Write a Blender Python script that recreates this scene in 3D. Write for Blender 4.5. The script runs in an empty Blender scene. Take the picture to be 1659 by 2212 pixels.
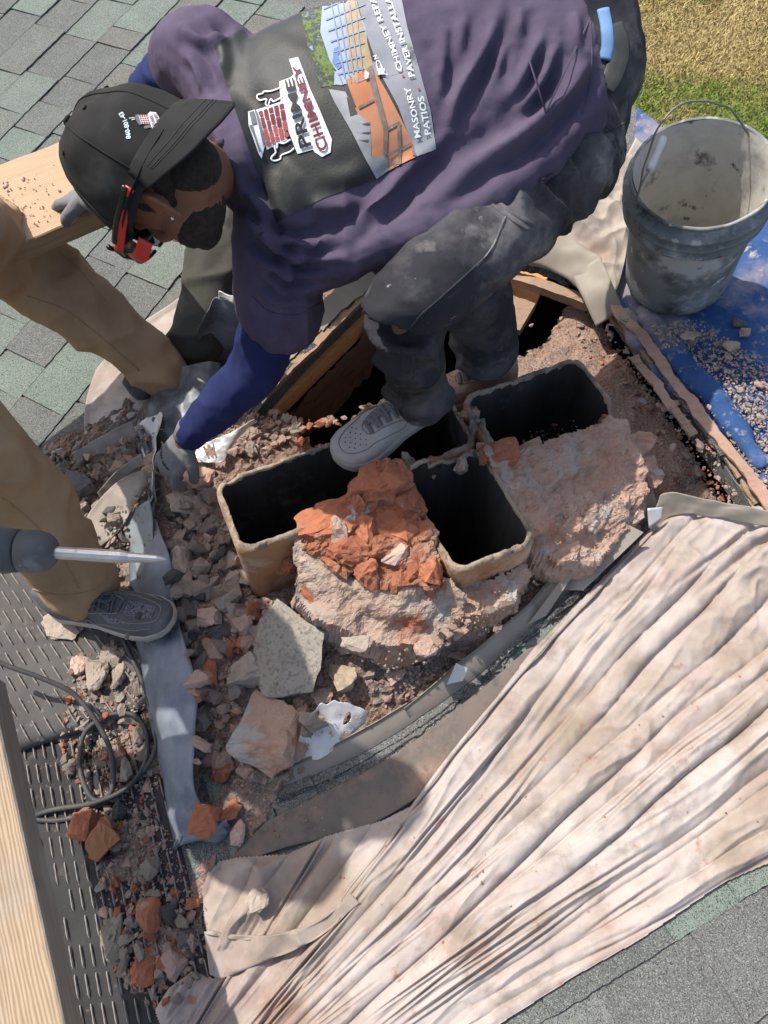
import bpy, bmesh, math, random
import numpy as np
from mathutils import Vector, Matrix
from mathutils.bvhtree import BVHTree
from mathutils.geometry import delaunay_2d_cdt

S = bpy.context.scene
COL = S.collection
rnd = random.Random(7)
NR = np.random.RandomState(11)

# ------------------------------------------------------------------ camera, light
PITCH = math.radians(60)
CAM = np.array([0.0, 0.0, 1.6])
FPX = 1661.0                                   # focal length for an image 1659 wide, 2212 high
cd = bpy.data.cameras.new('camera'); cam = bpy.data.objects.new('camera', cd); COL.objects.link(cam)
cd.sensor_fit = 'HORIZONTAL'; cd.sensor_width = 36.0; cd.lens = 36.0*FPX/1659.0
cd.clip_start = 0.05; cd.clip_end = 400
cam.location = CAM; cam.rotation_euler = (math.pi/2-PITCH, 0, 0)
S.camera = cam

SUN_EL = math.radians(57)
SUN_TRAVEL = (0.86, -0.51)                     # the way the shadows fall on the ground
wd = bpy.data.worlds.new('World'); S.world = wd; wd.use_nodes = True
nt = wd.node_tree; nt.nodes.clear()
sky = nt.nodes.new('ShaderNodeTexSky'); sky.sky_type = 'NISHITA'; sky.sun_disc = False
sky.sun_elevation = SUN_EL; sky.dust_density = 3.0; sky.ozone_density = .5
sky.sun_rotation = math.atan2(-SUN_TRAVEL[0], -SUN_TRAVEL[1])
bg = nt.nodes.new('ShaderNodeBackground'); bg.inputs[1].default_value = 0.135
wo = nt.nodes.new('ShaderNodeOutputWorld')
nt.links.new(sky.outputs[0], bg.inputs[0]); nt.links.new(bg.outputs[0], wo.inputs[0])
sl = bpy.data.lights.new('sun', 'SUN'); sl.energy = 3.7; sl.angle = math.radians(0.53); sl.color = (1.0, .94, .86)
so = bpy.data.objects.new('sun', sl); COL.objects.link(so)
_d = Vector((SUN_TRAVEL[0]*math.cos(SUN_EL), SUN_TRAVEL[1]*math.cos(SUN_EL), -math.sin(SUN_EL)))
so.rotation_euler = _d.to_track_quat('-Z', 'Y').to_euler(); so.location = (-3, 3, 6)
S.view_settings.view_transform = 'Standard'; S.view_settings.look = 'None'
S.view_settings.exposure = 0.6; S.view_settings.gamma = 1.0; S.view_settings.use_curve_mapping = False
S.cycles.max_bounces = 6

# ------------------------------------------------------------------ where a pixel of the photograph lies in the place
AX_F = np.array([0, math.cos(PITCH), -math.sin(PITCH)]); AX_U = np.array([0, math.sin(PITCH), math.cos(PITCH)]); AX_R = np.array([1.0, 0, 0])
def ray(u, v): return AX_F + AX_R*(u-829.5)/FPX + AX_U*(1106-v)/FPX
def W(u, v, d): return CAM + ray(u, v)*d                     # at depth d
def PZ(u, v, z):
    r = ray(u, v); return CAM + r*(z-CAM[2])/r[2]
RA, RB = 0.13, 0.08
def roofz(x, y): return -0.06 + RA*x + RB*(y-1)
RN = np.array([-RA, -RB, 1.0]); RN /= np.linalg.norm(RN)
def PR(u, v, h=0.0):                                        # on the roof plane, h above it
    r = ray(u, v); p0 = np.array([0, 1, -0.06+h])
    return CAM + r*((RN@(p0-CAM))/(RN@r))
def nrm(a): a = np.asarray(a, float); return a/np.linalg.norm(a)

# ------------------------------------------------------------------ noise (vectorised gradient noise)
_perm = np.random.RandomState(3).permutation(256); _perm = np.concatenate([_perm, _perm, _perm])
_g = np.random.RandomState(4).normal(size=(256, 3)); _g /= np.linalg.norm(_g, axis=1)[:, None]
def noise(p):
    p = np.asarray(p, float); i = np.floor(p).astype(int); f = p-i; i &= 255
    u = f*f*f*(f*(f*6-15)+10); out = 0
    for dx in (0, 1):
        for dy in (0, 1):
            for dz in (0, 1):
                h = _perm[_perm[_perm[i[:, 0]+dx]+i[:, 1]+dy]+i[:, 2]+dz]
                d = f-np.array([dx, dy, dz]); n = (_g[h]*d).sum(1)
                w = (u[:, 0] if dx else 1-u[:, 0])*(u[:, 1] if dy else 1-u[:, 1])*(u[:, 2] if dz else 1-u[:, 2])
                out = out+w*n
    return out*1.6
def fbm(p, o=4, g=.5):
    s = 0; a = 1
    p = np.asarray(p, float)
    for k in range(o): s = s+a*noise(p*2**k+k*17.3); a *= g
    return s
def ridge(p, o=3):
    s = 0; a = 1
    p = np.asarray(p, float)
    for k in range(o): s = s+a*(1-np.abs(noise(p*2**k+k*9.1))*2); a *= .5
    return s

# ------------------------------------------------------------------ objects
def tag(o, label=None, cat=None, group=None, kind=None):
    if label: o['label'] = label
    if cat: o['category'] = cat
    if group: o['group'] = group
    if kind: o['kind'] = kind
    return o
def mesh(name, V, Fs, mats=None, smooth=False, midx=None):
    me = bpy.data.meshes.new(name); me.from_pydata([tuple(map(float, v)) for v in V], [], [tuple(map(int, f)) for f in Fs]); me.update()
    for m in (mats if isinstance(mats, (list, tuple)) else [mats] if mats else []): me.materials.append(m)
    if midx is not None: me.polygons.foreach_set('material_index', np.asarray(midx, np.int32))
    if smooth: me.polygons.foreach_set('use_smooth', np.ones(len(me.polygons), bool))
    return me
def link(name, me, parent=None, loc=None, rot=None):
    o = bpy.data.objects.new(name, me); COL.objects.link(o)
    if parent is not None: o.parent = parent
    if loc is not None: o.location = tuple(map(float, loc))
    if rot is not None: o.rotation_euler = rot
    return o
def obj(name, V, Fs, mats=None, parent=None, smooth=False, midx=None):
    """one mesh object; its vertices are given in world space, its origin is put at their middle (or its parent's)"""
    V = np.asarray(V, float)
    org = np.array(parent_world(parent)) if parent is not None else np.array([(V[:, 0].min()+V[:, 0].max())/2, (V[:, 1].min()+V[:, 1].max())/2, V[:, 2].min()])
    o = link(name, mesh(name, V-org, Fs, mats, smooth, midx), parent)
    if parent is None: o.location = tuple(org)
    return o
def parent_world(p):
    w = Vector((0, 0, 0))
    while p is not None: w = w+p.location; p = p.parent
    return tuple(w)
def empty(name, loc, label, cat, group=None):
    o = bpy.data.objects.new(name, None); COL.objects.link(o); o.location = tuple(map(float, loc)); o.empty_display_size = .05
    return tag(o, label, cat, group)
class MB:
    def __init__(s): s.V = []; s.F = []; s.M = []; s.n = 0
    def add(s, V, Fs, m=0):
        s.V.append(np.asarray(V, float)); s.F += [tuple(i+s.n for i in f) for f in Fs]; s.M += [m]*len(Fs); s.n += len(V); return s
    def verts(s): return np.concatenate(s.V)
    def build(s, name, mats, parent=None, smooth=False): return obj(name, s.verts(), s.F, mats, parent, smooth, s.M)
def curve(pts, n):
    """smooth resample (Catmull-Rom) of a list of k-dim points, n samples"""
    P = np.asarray(pts, float); m = len(P)
    if m == 2: t = np.linspace(0, 1, n)[:, None]; return P[0]*(1-t)+P[1]*t
    Q = np.vstack([2*P[0]-P[1], P, 2*P[-1]-P[-2]]); out = []
    for t in np.linspace(0, m-1, n):
        i = min(int(t), m-2); f = t-i; a, b, c, d = Q[i:i+4]
        out.append(.5*((2*b)+(-a+c)*f+(2*a-5*b+4*c-d)*f*f+(-a+3*b-3*c+d)*f**3))
    return np.array(out)
def loft(C, ra, rb=None, ref=None, n=16, cap=True, sup=2.0, arc=None):
    """rings round a path; ra across, rb along the reference direction; sup = superellipse exponent"""
    C = np.asarray(C, float); k = len(C); ra = np.broadcast_to(ra, (k,)).astype(float); rb = ra if rb is None else np.broadcast_to(rb, (k,)).astype(float)
    T = np.gradient(C, axis=0); T /= np.linalg.norm(T, axis=1)[:, None]+1e-12
    if ref is None:
        ref = np.array([0, 0, 1.0]) if abs(T[:, 2]).mean() < .8 else np.array([0, 1.0, 0])
    ref = np.broadcast_to(ref, (k, 3))
    N = ref-(ref*T).sum(1)[:, None]*T; N /= np.linalg.norm(N, axis=1)[:, None]+1e-12
    B = np.cross(T, N); V = []
    for i in range(k):
        a = np.linspace(0, 2*math.pi, n, endpoint=False); c, s = np.cos(a), np.sin(a)
        if sup != 2.0: c = np.sign(c)*np.abs(c)**(2/sup); s = np.sign(s)*np.abs(s)**(2/sup)
        V.append(C[i]+ra[i]*c[:, None]*B[i]+rb[i]*s[:, None]*N[i])
    V = np.concatenate(V); Fs = []
    for i in range(k-1):
        for j in range(n): a, b = i*n+j, i*n+(j+1) % n; Fs.append((a, b, b+n, a+n))
    if cap: Fs.append(tuple(range(n-1, -1, -1))); Fs.append(tuple((k-1)*n+j for j in range(n)))
    return V, Fs
def limb(pts, n=16, res=14, ref=None):
    """pts: (x,y,z,ra[,rb]); a smooth tapering tube with rounded ends"""
    k = max(len(p) for p in pts); pts = [list(p)+([p[3]] if len(p) < k else []) for p in pts]
    c = curve(pts, res); C = c[:, :3]; ra = c[:, 3]; rb = c[:, 4] if k > 4 else ra
    t0 = nrm(C[0]-C[1]); t1 = nrm(C[-1]-C[-2])
    def end(c0, t, r, rr, order):
        fr = [(.5, .87), (.87, .5), (.99, .12)]; L = [(c0+t*r*a, b) for a, b in fr]
        return L if order else L[::-1]
    e0 = end(C[0], t0, min(ra[0], rb[0]), 0, False); e1 = end(C[-1], t1, min(ra[-1], rb[-1]), 0, True)
    CC = np.array([e[0] for e in e0]+list(C)+[e[0] for e in e1])
    rr = np.array([ra[0]*e[1] for e in e0]+list(ra)+[ra[-1]*e[1] for e in e1]); rq = np.array([rb[0]*e[1] for e in e0]+list(rb)+[rb[-1]*e[1] for e in e1])
    return loft(CC, rr, rq, ref, n)
def ellipsoid(c, ax, r, n=20, m=12):
    """ax: 3 unit vectors, r: 3 radii"""
    ax = np.asarray(ax, float); V = [c+ax[2]*r[2]]; Fs = []
    for i in range(1, m):
        th = math.pi*i/m
        for j in range(n):
            ph = 2*math.pi*j/n; V.append(c+ax[0]*r[0]*math.sin(th)*math.cos(ph)+ax[1]*r[1]*math.sin(th)*math.sin(ph)+ax[2]*r[2]*math.cos(th))
    V.append(c-ax[2]*r[2]); L = len(V)-1
    for j in range(n): Fs.append((0, 1+j, 1+(j+1) % n)); Fs.append((L, L-n+(j+1) % n, L-n+j))
    for i in range(m-2):
        for j in range(n): a, b = 1+i*n+j, 1+i*n+(j+1) % n; Fs.append((a, a+n, b+n, b))
    return np.array(V), Fs
def boxv(c, ax, h):
    """box: centre, 3 axes, half sizes"""
    c = np.asarray(c, float); ax = np.asarray(ax, float)
    V = [c+ax[0]*h[0]*i+ax[1]*h[1]*j+ax[2]*h[2]*k for k in (-1, 1) for j in (-1, 1) for i in (-1, 1)]
    return np.array(V), [(0, 2, 3, 1), (4, 5, 7, 6), (0, 1, 5, 4), (2, 6, 7, 3), (0, 4, 6, 2), (1, 3, 7, 5)]
def bar(a, b, w, h, up=(0, 0, 1)):
    a = np.asarray(a, float); b = np.asarray(b, float); t = nrm(b-a); s = nrm(np.cross(t, up)); n = np.cross(s, t)
    return boxv((a+b)/2, [t, s, n], [np.linalg.norm(b-a)/2, w/2, h/2])
def remesh(mb, voxel=.008, smooth=4, decim=None):
    """the union of overlapping closed shapes as one continuous surface: vertices, faces"""
    me = mesh('tmp', mb.verts() if isinstance(mb, MB) else mb[0], mb.F if isinstance(mb, MB) else mb[1])
    o = bpy.data.objects.new('tmp', me); COL.objects.link(o)
    r = o.modifiers.new('r', 'REMESH'); r.mode = 'VOXEL'; r.voxel_size = voxel
    if smooth:
        q = o.modifiers.new('s', 'SMOOTH'); q.iterations = smooth; q.factor = .5
    if decim:
        q = o.modifiers.new('d', 'DECIMATE'); q.ratio = decim
    dg = bpy.context.evaluated_depsgraph_get(); dg.update()
    m2 = o.evaluated_get(dg).to_mesh(); n = len(m2.vertices); V = np.empty(n*3); m2.vertices.foreach_get('co', V); V = V.reshape(-1, 3)
    Fs = [tuple(p.vertices) for p in m2.polygons]
    o.evaluated_get(dg).to_mesh_clear(); bpy.data.objects.remove(o); bpy.data.meshes.remove(me)
    return V, Fs
def vnormals(V, Fs):
    me = mesh('tmp', V, Fs); N = np.empty(len(V)*3); me.vertices.foreach_get('normal', N); bpy.data.meshes.remove(me); return N.reshape(-1, 3)
def bvh(V, Fs): return BVHTree.FromPolygons([tuple(v) for v in V], Fs)
def grid_faces(a, b, keep=None):
    return [(i*b+j, i*b+j+1, (i+1)*b+j+1, (i+1)*b+j) for i in range(a-1) for j in range(b-1) if keep is None or keep[i, j] and keep[i+1, j] and keep[i, j+1] and keep[i+1, j+1]]
def inside(poly, X, Y):
    poly = np.asarray(poly, float); r = np.zeros(np.shape(X), bool); n = len(poly)
    for i in range(n):
        x1, y1 = poly[i]; x2, y2 = poly[(i+1) % n]
        c = ((y1 > Y) != (y2 > Y)) & (X < (x2-x1)*(Y-y1)/((y2-y1) if y2 != y1 else 1e-9)+x1); r ^= c
    return r
def proj(P):
    d = np.asarray(P)-CAM; zc = d@AX_F; return 829.5+FPX*(d@AX_R)/zc, 1106-FPX*(d@AX_U)/zc

# ------------------------------------------------------------------ materials
def lk(t, a, b): t.links.new(a, b)
def M(name, cols, scale=8., detail=6., rough=.85, bump=.3, bscale=60., metal=0., rnd_val=0., spec=.3, speck=None, dirt=None, stretch=None, coord='Object', rnd_cols=None, wave=None, bdist=.004, ntype='noise', trans=None):
    """procedural: colour ramp over noise, optional per-object colour choice, specks, dust patches and fine relief"""
    m = bpy.data.materials.new(name); m.use_nodes = True; t = m.node_tree; N = t.nodes; b = N['Principled BSDF']
    b.inputs['Roughness'].default_value = rough; b.inputs['Metallic'].default_value = metal; b.inputs['Specular IOR Level'].default_value = spec
    tc = N.new('ShaderNodeTexCoord'); vec = tc.outputs[coord]
    oi = N.new('ShaderNodeObjectInfo')
    if rnd_val or rnd_cols:
        ad = N.new('ShaderNodeVectorMath'); ad.operation = 'ADD'; sc = N.new('ShaderNodeVectorMath'); sc.operation = 'SCALE'
        cb = N.new('ShaderNodeCombineXYZ'); [lk(t, oi.outputs['Random'], cb.inputs[i]) for i in range(3)]
        lk(t, cb.outputs[0], sc.inputs[0]); sc.inputs['Scale'].default_value = 37.; lk(t, vec, ad.inputs[0]); lk(t, sc.outputs[0], ad.inputs[1]); vec = ad.outputs[0]
    nv = vec
    if stretch:
        mp = N.new('ShaderNodeMapping'); mp.inputs['Scale'].default_value = stretch; lk(t, vec, mp.inputs[0]); nv = mp.outputs[0]
        if len(stretch) > 3: pass
    n1 = N.new('ShaderNodeTexNoise'); n1.inputs['Scale'].default_value = scale; n1.inputs['Detail'].default_value = detail; n1.inputs['Roughness'].default_value = .62
    lk(t, nv, n1.inputs['Vector']); fac = n1.outputs['Fac']
    cr = N.new('ShaderNodeValToRGB'); cr.color_ramp.interpolation = 'LINEAR'; k = len(cols)
    while len(cr.color_ramp.elements) < k: cr.color_ramp.elements.new(.5)
    for i, c in enumerate(cols):
        e = cr.color_ramp.elements[i]; e.position = .3+.4*i/max(1, k-1); e.color = (*c, 1)
    lk(t, fac, cr.inputs[0]); col = cr.outputs[0]
    def mix(a, bcol, f, mode='MIX'):
        x = N.new('ShaderNodeMix'); x.data_type = 'RGBA'; x.blend_type = mode
        lk(t, a, x.inputs[6])
        if hasattr(bcol, 'links'): lk(t, bcol, x.inputs[7])
        else: x.inputs[7].default_value = (*bcol, 1)
        if hasattr(f, 'links'): lk(t, f, x.inputs[0])
        else: x.inputs[0].default_value = f
        return x.outputs[2]
    if rnd_cols:
        r2 = N.new('ShaderNodeValToRGB'); r2.color_ramp.interpolation = 'CONSTANT'; k = len(rnd_cols)
        while len(r2.color_ramp.elements) < k: r2.color_ramp.elements.new(.5)
        for i, c in enumerate(rnd_cols): r2.color_ramp.elements[i].position = i/k; r2.color_ramp.elements[i].color = (*c, 1)
        lk(t, oi.outputs['Random'], r2.inputs[0]); col = mix(col, r2.outputs[0], .999, 'MULTIPLY')
    if rnd_val:
        mr = N.new('ShaderNodeMapRange'); mr.inputs['To Min'].default_value = 1-rnd_val; mr.inputs['To Max'].default_value = 1+rnd_val; lk(t, oi.outputs['Random'], mr.inputs[0])
        hs = N.new('ShaderNodeHueSaturation'); lk(t, mr.outputs[0], hs.inputs['Value']); lk(t, col, hs.inputs['Color']); col = hs.outputs[0]
    def thr(sc_, lo, hi, det=3., v=None, seed=0.):
        n = N.new('ShaderNodeTexNoise'); n.noise_dimensions = '4D'; n.inputs['W'].default_value = seed; n.inputs['Scale'].default_value = sc_; n.inputs['Detail'].default_value = det; n.inputs['Roughness'].default_value = .65; lk(t, v or vec, n.inputs['Vector'])
        q = N.new('ShaderNodeMapRange'); q.inputs['From Min'].default_value = lo; q.inputs['From Max'].default_value = hi; lk(t, n.outputs['Fac'], q.inputs[0]); return q.outputs[0]
    for i, d in enumerate(dirt or []):         # (colour, scale, lo, hi)
        col = mix(col, d[0], thr(d[1], d[2], d[3], 6., seed=i*3.7+1), 'MIX')
    hgt = None
    if speck:                                   # (light, dark, scale)
        vo = N.new('ShaderNodeTexVoronoi'); vo.inputs['Scale'].default_value = speck[2]; lk(t, vec, vo.inputs['Vector'])
        sp = N.new('ShaderNodeSeparateColor'); lk(t, vo.outputs['Color'], sp.inputs[0])
        a = N.new('ShaderNodeMapRange'); a.inputs['From Min'].default_value = .68; a.inputs['From Max'].default_value = .95; lk(t, sp.outputs[0], a.inputs[0])
        c = N.new('ShaderNodeMapRange'); c.inputs['From Min'].default_value = .6; c.inputs['From Max'].default_value = .95; lk(t, sp.outputs[1], c.inputs[0])
        col = mix(mix(col, speck[0], a.outputs[0]), speck[1], c.outputs[0])
        hgt = sp.outputs[2]
    lk(t, col, b.inputs['Base Color'])
    if wave:                                     # wood grain rings or weave: (direction, scale, distortion, strength of colour)
        wv = N.new('ShaderNodeTexWave'); wv.bands_direction = wave[0]; wv.inputs['Scale'].default_value = wave[1]; wv.inputs['Distortion'].default_value = wave[2]; wv.inputs['Detail'].default_value = 3; wv.inputs['Detail Scale'].default_value = .8
        lk(t, nv, wv.inputs['Vector']); col2 = mix(col, wave[4], wv.outputs['Fac']); col = mix(col, col2, wave[3]); lk(t, col, b.inputs['Base Color'])
    if bump:
        n2 = N.new('ShaderNodeTexNoise'); n2.inputs['Scale'].default_value = bscale; n2.inputs['Detail'].default_value = 8; n2.inputs['Roughness'].default_value = .7; lk(t, nv if stretch else vec, n2.inputs['Vector'])
        h = n2.outputs['Fac']
        if hgt is not None:
            mm = N.new('ShaderNodeMath'); mm.operation = 'ADD'; lk(t, h, mm.inputs[0]); lk(t, hgt, mm.inputs[1]); h = mm.outputs[0]
        bp = N.new('ShaderNodeBump'); bp.inputs['Strength'].default_value = bump; bp.inputs['Distance'].default_value = bdist; lk(t, h, bp.inputs['Height']); lk(t, bp.outputs[0], b.inputs['Normal'])
    return m
# ------------------------------------------------------------------ material set
m_shingle = M('shingle granules', [(.135, .14, .132), (.185, .19, .18)], 9, rough=.95, bump=.55, bscale=420, speck=((.25, .26, .245), (.045, .047, .047), 600), bdist=.0025,
              rnd_cols=[(.78, .78, .76), (.74, .76, .74), (.98, 1.16, 1.02), (.86, .90, .84), (.93, .88, .80), (1.02, 1.26, 1.10), (.80, .82, .80), (1.02, 1.24, 1.10), (.90, 1.04, .93)])
m_felt = M('roof sheet', [(.05, .05, .05), (.10, .095, .09)], 6, rough=.95, bump=.4, bscale=200, speck=((.2, .2, .19), (.02, .02, .02), 400))
m_dirtfelt = M('dusty flashing membrane', [(.085, .08, .075), (.13, .115, .10), (.17, .13, .11)], 7, rough=.9, bump=.35, bscale=90, dirt=[((.27, .18, .135), 6, .52, .66), ((.17, .135, .115), 3, .5, .62), ((.10, .095, .09), 25, .56, .66), ((.05, .05, .05), 5, .58, .7)])
m_soot = M('soot', [(.02, .019, .018), (.06, .055, .05)], 9, rough=.9, bump=.3, bscale=50, stretch=(1, 1, .15), dirt=[((.16, .15, .14), 5, .56, .7)])
m_dark = M('attic dark', [(.012, .011, .01), (.02, .018, .016)], 5, rough=.95, bump=0)  # near-black, so the darkness of the void is in the colour
m_clay = M('flue clay', [(.29, .135, .06), (.37, .19, .09), (.28, .15, .09)], 9, rough=.8, bump=.5, bscale=70, dirt=[((.48, .40, .32), 8, .52, .66), ((.10, .07, .05), 7, .6, .74)])
m_rim = M('flue rim', [(.33, .235, .155), (.43, .335, .24), (.22, .165, .125)], 45, rough=.95, bump=.9, bscale=150, dirt=[((.34, .19, .115), 20, .56, .66), ((.09, .08, .072), 10, .50, .62), ((.33, .30, .27), 30, .55, .63)], bdist=.006)
m_brick = M('brick red', [(.31, .105, .055), (.40, .15, .08), (.27, .10, .06)], 16, rough=.92, bump=.8, bscale=110, rnd_val=.15, dirt=[((.50, .36, .28), 14, .60, .72), ((.20, .07, .04), 9, .62, .75)], bdist=.006)
m_mortar = M('pink mortar', [(.42, .235, .16), (.50, .34, .255), (.45, .275, .20)], 7, rough=.95, bump=1., bscale=120, dirt=[((.44, .42, .39), 7, .53, .62), ((.42, .14, .07), 9, .58, .70), ((.16, .09, .07), 12, .66, .76)], bdist=.008)
m_mass = M('brick and mortar rubble', [(.33, .125, .065), (.40, .17, .095), (.44, .29, .215)], 15, rough=.95, bump=1., bscale=130, dirt=[((.55, .48, .41), 9, .58, .63), ((.24, .08, .04), 17, .60, .72), ((.56, .24, .11), 30, .6, .7)], bdist=.008)
m_bed = M('brick dust and grit', [(.29, .185, .14), (.40, .265, .205), (.34, .245, .195)], 6, rough=.97, bump=1., bscale=110, rnd_val=0, dirt=[((.20, .175, .155), 4, .52, .64), ((.40, .19, .11), 7, .6, .7), ((.42, .38, .34), 40, .64, .7)], speck=((.40, .31, .25), (.20, .14, .11), 260), bdist=.008)
m_grey = M('grey mortar stone', [(.255, .205, .165), (.37, .31, .255), (.305, .245, .195)], 14, rough=.95, bump=.8, bscale=90, rnd_val=.28, dirt=[((.42, .27, .20), 9, .6, .7), ((.47, .45, .41), 16, .62, .72)], bdist=.006)
m_pink = M('pink mortar stone', [(.35, .215, .165), (.47, .33, .265), (.41, .27, .21)], 14, rough=.95, bump=.8, bscale=90, rnd_val=.22, dirt=[((.45, .42, .38), 9, .58, .68), ((.38, .12, .06), 11, .6, .7)], bdist=.006)
m_dkst = M('dark slag stone', [(.075, .07, .068), (.14, .13, .12), (.10, .095, .09)], 14, rough=.95, bump=.8, bscale=90, rnd_val=.25, dirt=[((.26, .24, .21), 9, .6, .7)], bdist=.006)
m_tan = M('tan stone', [(.36, .275, .195), (.45, .355, .26), (.33, .25, .18)], 12, rough=.95, bump=.7, bscale=90, rnd_val=.12, dirt=[((.3, .2, .14), 9, .6, .7)], bdist=.005)
m_rafter = M('orange rafter wood', [(.68, .30, .09), (.80, .42, .16), (.60, .25, .075)], 7, rough=.75, bump=.3, bscale=60, stretch=(1, 14, 14), dirt=[((.20, .09, .04), 5, .58, .7)])
m_oldwood = M('weathered board', [(.20, .13, .085), (.33, .235, .165), (.25, .165, .11)], 9, rough=.9, bump=.5, bscale=80, stretch=(2, 12, 12), dirt=[((.42, .27, .19), 7, .55, .68)])
m_alu = M('grey painted flashing', [(.25, .22, .18), (.33, .295, .245)], 7, rough=.65, spec=.25, bump=.12, bscale=20, dirt=[((.33, .23, .175), 6, .52, .68), ((.10, .095, .09), 7, .64, .76)])
m_lead = M('grey blue lead sheet', [(.085, .10, .125), (.16, .18, .215), (.235, .255, .29)], 7, detail=9, rough=.55, metal=.2, spec=.4, bump=.3, bscale=30, dirt=[((.035, .038, .042), 4.5, .56, .68), ((.30, .32, .34), 10, .60, .70), ((.24, .19, .155), 14, .63, .72)], stretch=(1.6, 1, 1.6))
m_leaddark = M('soot stained lead', [(.05, .055, .06), (.11, .12, .13), (.23, .25, .27)], 8, rough=.5, metal=.3, spec=.45, bump=.3, bscale=25, dirt=[((.36, .38, .40), 9, .60, .70)])
m_zinc = M('pale torn zinc', [(.50, .50, .49), (.60, .60, .59)], 5, rough=.45, metal=.3, bump=.15, bscale=20, dirt=[((.36, .24, .13), 11, .60, .64)])

m_boul = M('grey pink mortar', [(.37, .235, .17), (.45, .34, .27), (.40, .28, .215)], 7, rough=.95, bump=1., bscale=140, dirt=[((.38, .35, .31), 6, .55, .64), ((.36, .14, .075), 7, .54, .66), ((.22, .15, .115), 14, .60, .72)], bdist=.006)
# ------------------------------------------------------------------ lawn and the sky is the world's
LZ = -4.4
def lawn():
    n = 60; xs = np.linspace(-60, 60, n); ys = np.linspace(-20, 110, n); X, Y = np.meshgrid(xs, ys, indexing='ij')
    V = np.stack([X.ravel(), Y.ravel(), LZ+.12*noise(np.stack([X.ravel()*.15, Y.ravel()*.15, X.ravel()*0], 1))], 1)
    m = M('mown lawn', [(.12, .16, .03), (.21, .21, .06), (.36, .28, .12), (.44, .33, .16)], .55, detail=8, rough=.95, bump=.7, bscale=30, dirt=[((.36, .27, .14), 1.3, .52, .7), ((.07, .11, .02), 2.1, .54, .68)], speck=((.3, .26, .1), (.03, .05, .01), 26), bdist=.05)
    o = obj('lawn', V, grid_faces(n, n), m, smooth=True); tag(o, kind='structure')
    # blades where the photograph looks
    k = 60000; u = NR.uniform(1290, 1720, k); v = NR.uniform(-60, 640, k); P = np.array([PZ(a, b, LZ) for a, b in zip(u, v)])
    P[:, 2] = LZ+.12*noise(np.stack([P[:, 0]*.15, P[:, 1]*.15, P[:, 0]*0], 1))
    dry = fbm(np.stack([P[:, 0]*.55, P[:, 1]*.55, P[:, 0]*0+3], 1), 3)+(P[:, 1]-6.0)*.09+NR.normal(0, .18, k)
    a = NR.uniform(0, 6.28, k); h = NR.uniform(.03, .075, k); w = .012
    d = np.stack([np.cos(a), np.sin(a), a*0], 1)*w; tip = P+np.stack([NR.normal(0, .04, k), NR.normal(0, .04, k), h], 1)
    V = np.empty((k*3, 3)); V[0::3] = P-d; V[1::3] = P+d; V[2::3] = tip
    Fs = np.arange(k*3).reshape(-1, 3)
    ms = [M('green grass blade', [(.15, .22, .035), (.22, .28, .06)], 3, bump=0), M('dry grass blade', [(.44, .34, .15), (.54, .43, .22)], 3, bump=0), M('olive grass blade', [(.25, .25, .075), (.34, .30, .11)], 3, bump=0)]
    mi = np.where(dry > .32, 1, np.where(dry > .0, 2, 0))
    g = obj('grass', V, Fs, ms, midx=mi); tag(g, 'short patchy lawn grass far below the roof, half dried to straw', 'grass', kind='stuff')
lawn()

# ------------------------------------------------------------------ roof: sheet with a hole, shingles laid on it as parts
HOLE = [(470, 960), (540, 905), (690, 740), (830, 600), (930, 555), (1060, 545), (1240, 565), (1310, 640), (1470, 870), (1625, 1095), (1420, 1110), (1210, 1280), (1000, 1480), (800, 1600), (620, 1690), (480, 1500), (420, 1150)]
holeXY = [tuple(PR(u, v)[:2]) for u, v in HOLE]
# the roof's own outline on the plane: its right side ends at an edge above the lawn
e0, e1 = PR(1385, 245), PR(1800, 640); ed = nrm(e1-e0)
outXY = [(-5, -2.2), tuple((e0+ed*6)[:2]), tuple((e0-ed*.9)[:2]), (.75, 3.2), (.2, 6.5), (-5, 6.5)]
def roof():
    pts = [Vector(p) for p in outXY+holeXY]; a, b = len(outXY), len(holeXY)
    ed_ = [(i, (i+1) % a) for i in range(a)]+[(a+i, a+(i+1) % b) for i in range(b)]
    vs, _, fs, *_ = delaunay_2d_cdt(pts, ed_, [], 0, 1e-6)
    vs = [np.array(v) for v in vs]; keep = []
    for f in fs:
        c = np.mean([vs[i] for i in f], 0)
        if inside(outXY, c[0], c[1]) and not inside(holeXY, c[0], c[1]): keep.append(tuple(f))
    V = np.array([(v[0], v[1], roofz(v[0], v[1])) for v in vs]); n = len(V)
    Vb = V-np.array([0, 0, .05]); Fs = list(keep)+[tuple(i+n for i in f[::-1]) for f in keep]
    from collections import Counter
    c = Counter(); d = {}
    for f in keep:
        for i in range(len(f)):
            e = (f[i], f[(i+1) % len(f)]); c[tuple(sorted(e))] += 1; d[tuple(sorted(e))] = e
    for e, k in c.items():
        if k == 1: x, y = d[e]; Fs.append((y, x, x+n, y+n))
    r = obj('roof', np.vstack([V, Vb]), Fs, M('shingle ground', [(.12, .122, .115), (.165, .165, .158)], 5, rough=.95, bump=.5, bscale=300, speck=((.25, .26, .245), (.045, .047, .047), 500), dirt=[((.21, .15, .12), 3, .55, .72)], bdist=.0025)); tag(r, kind='structure'); return r
ROOF = roof()
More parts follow.
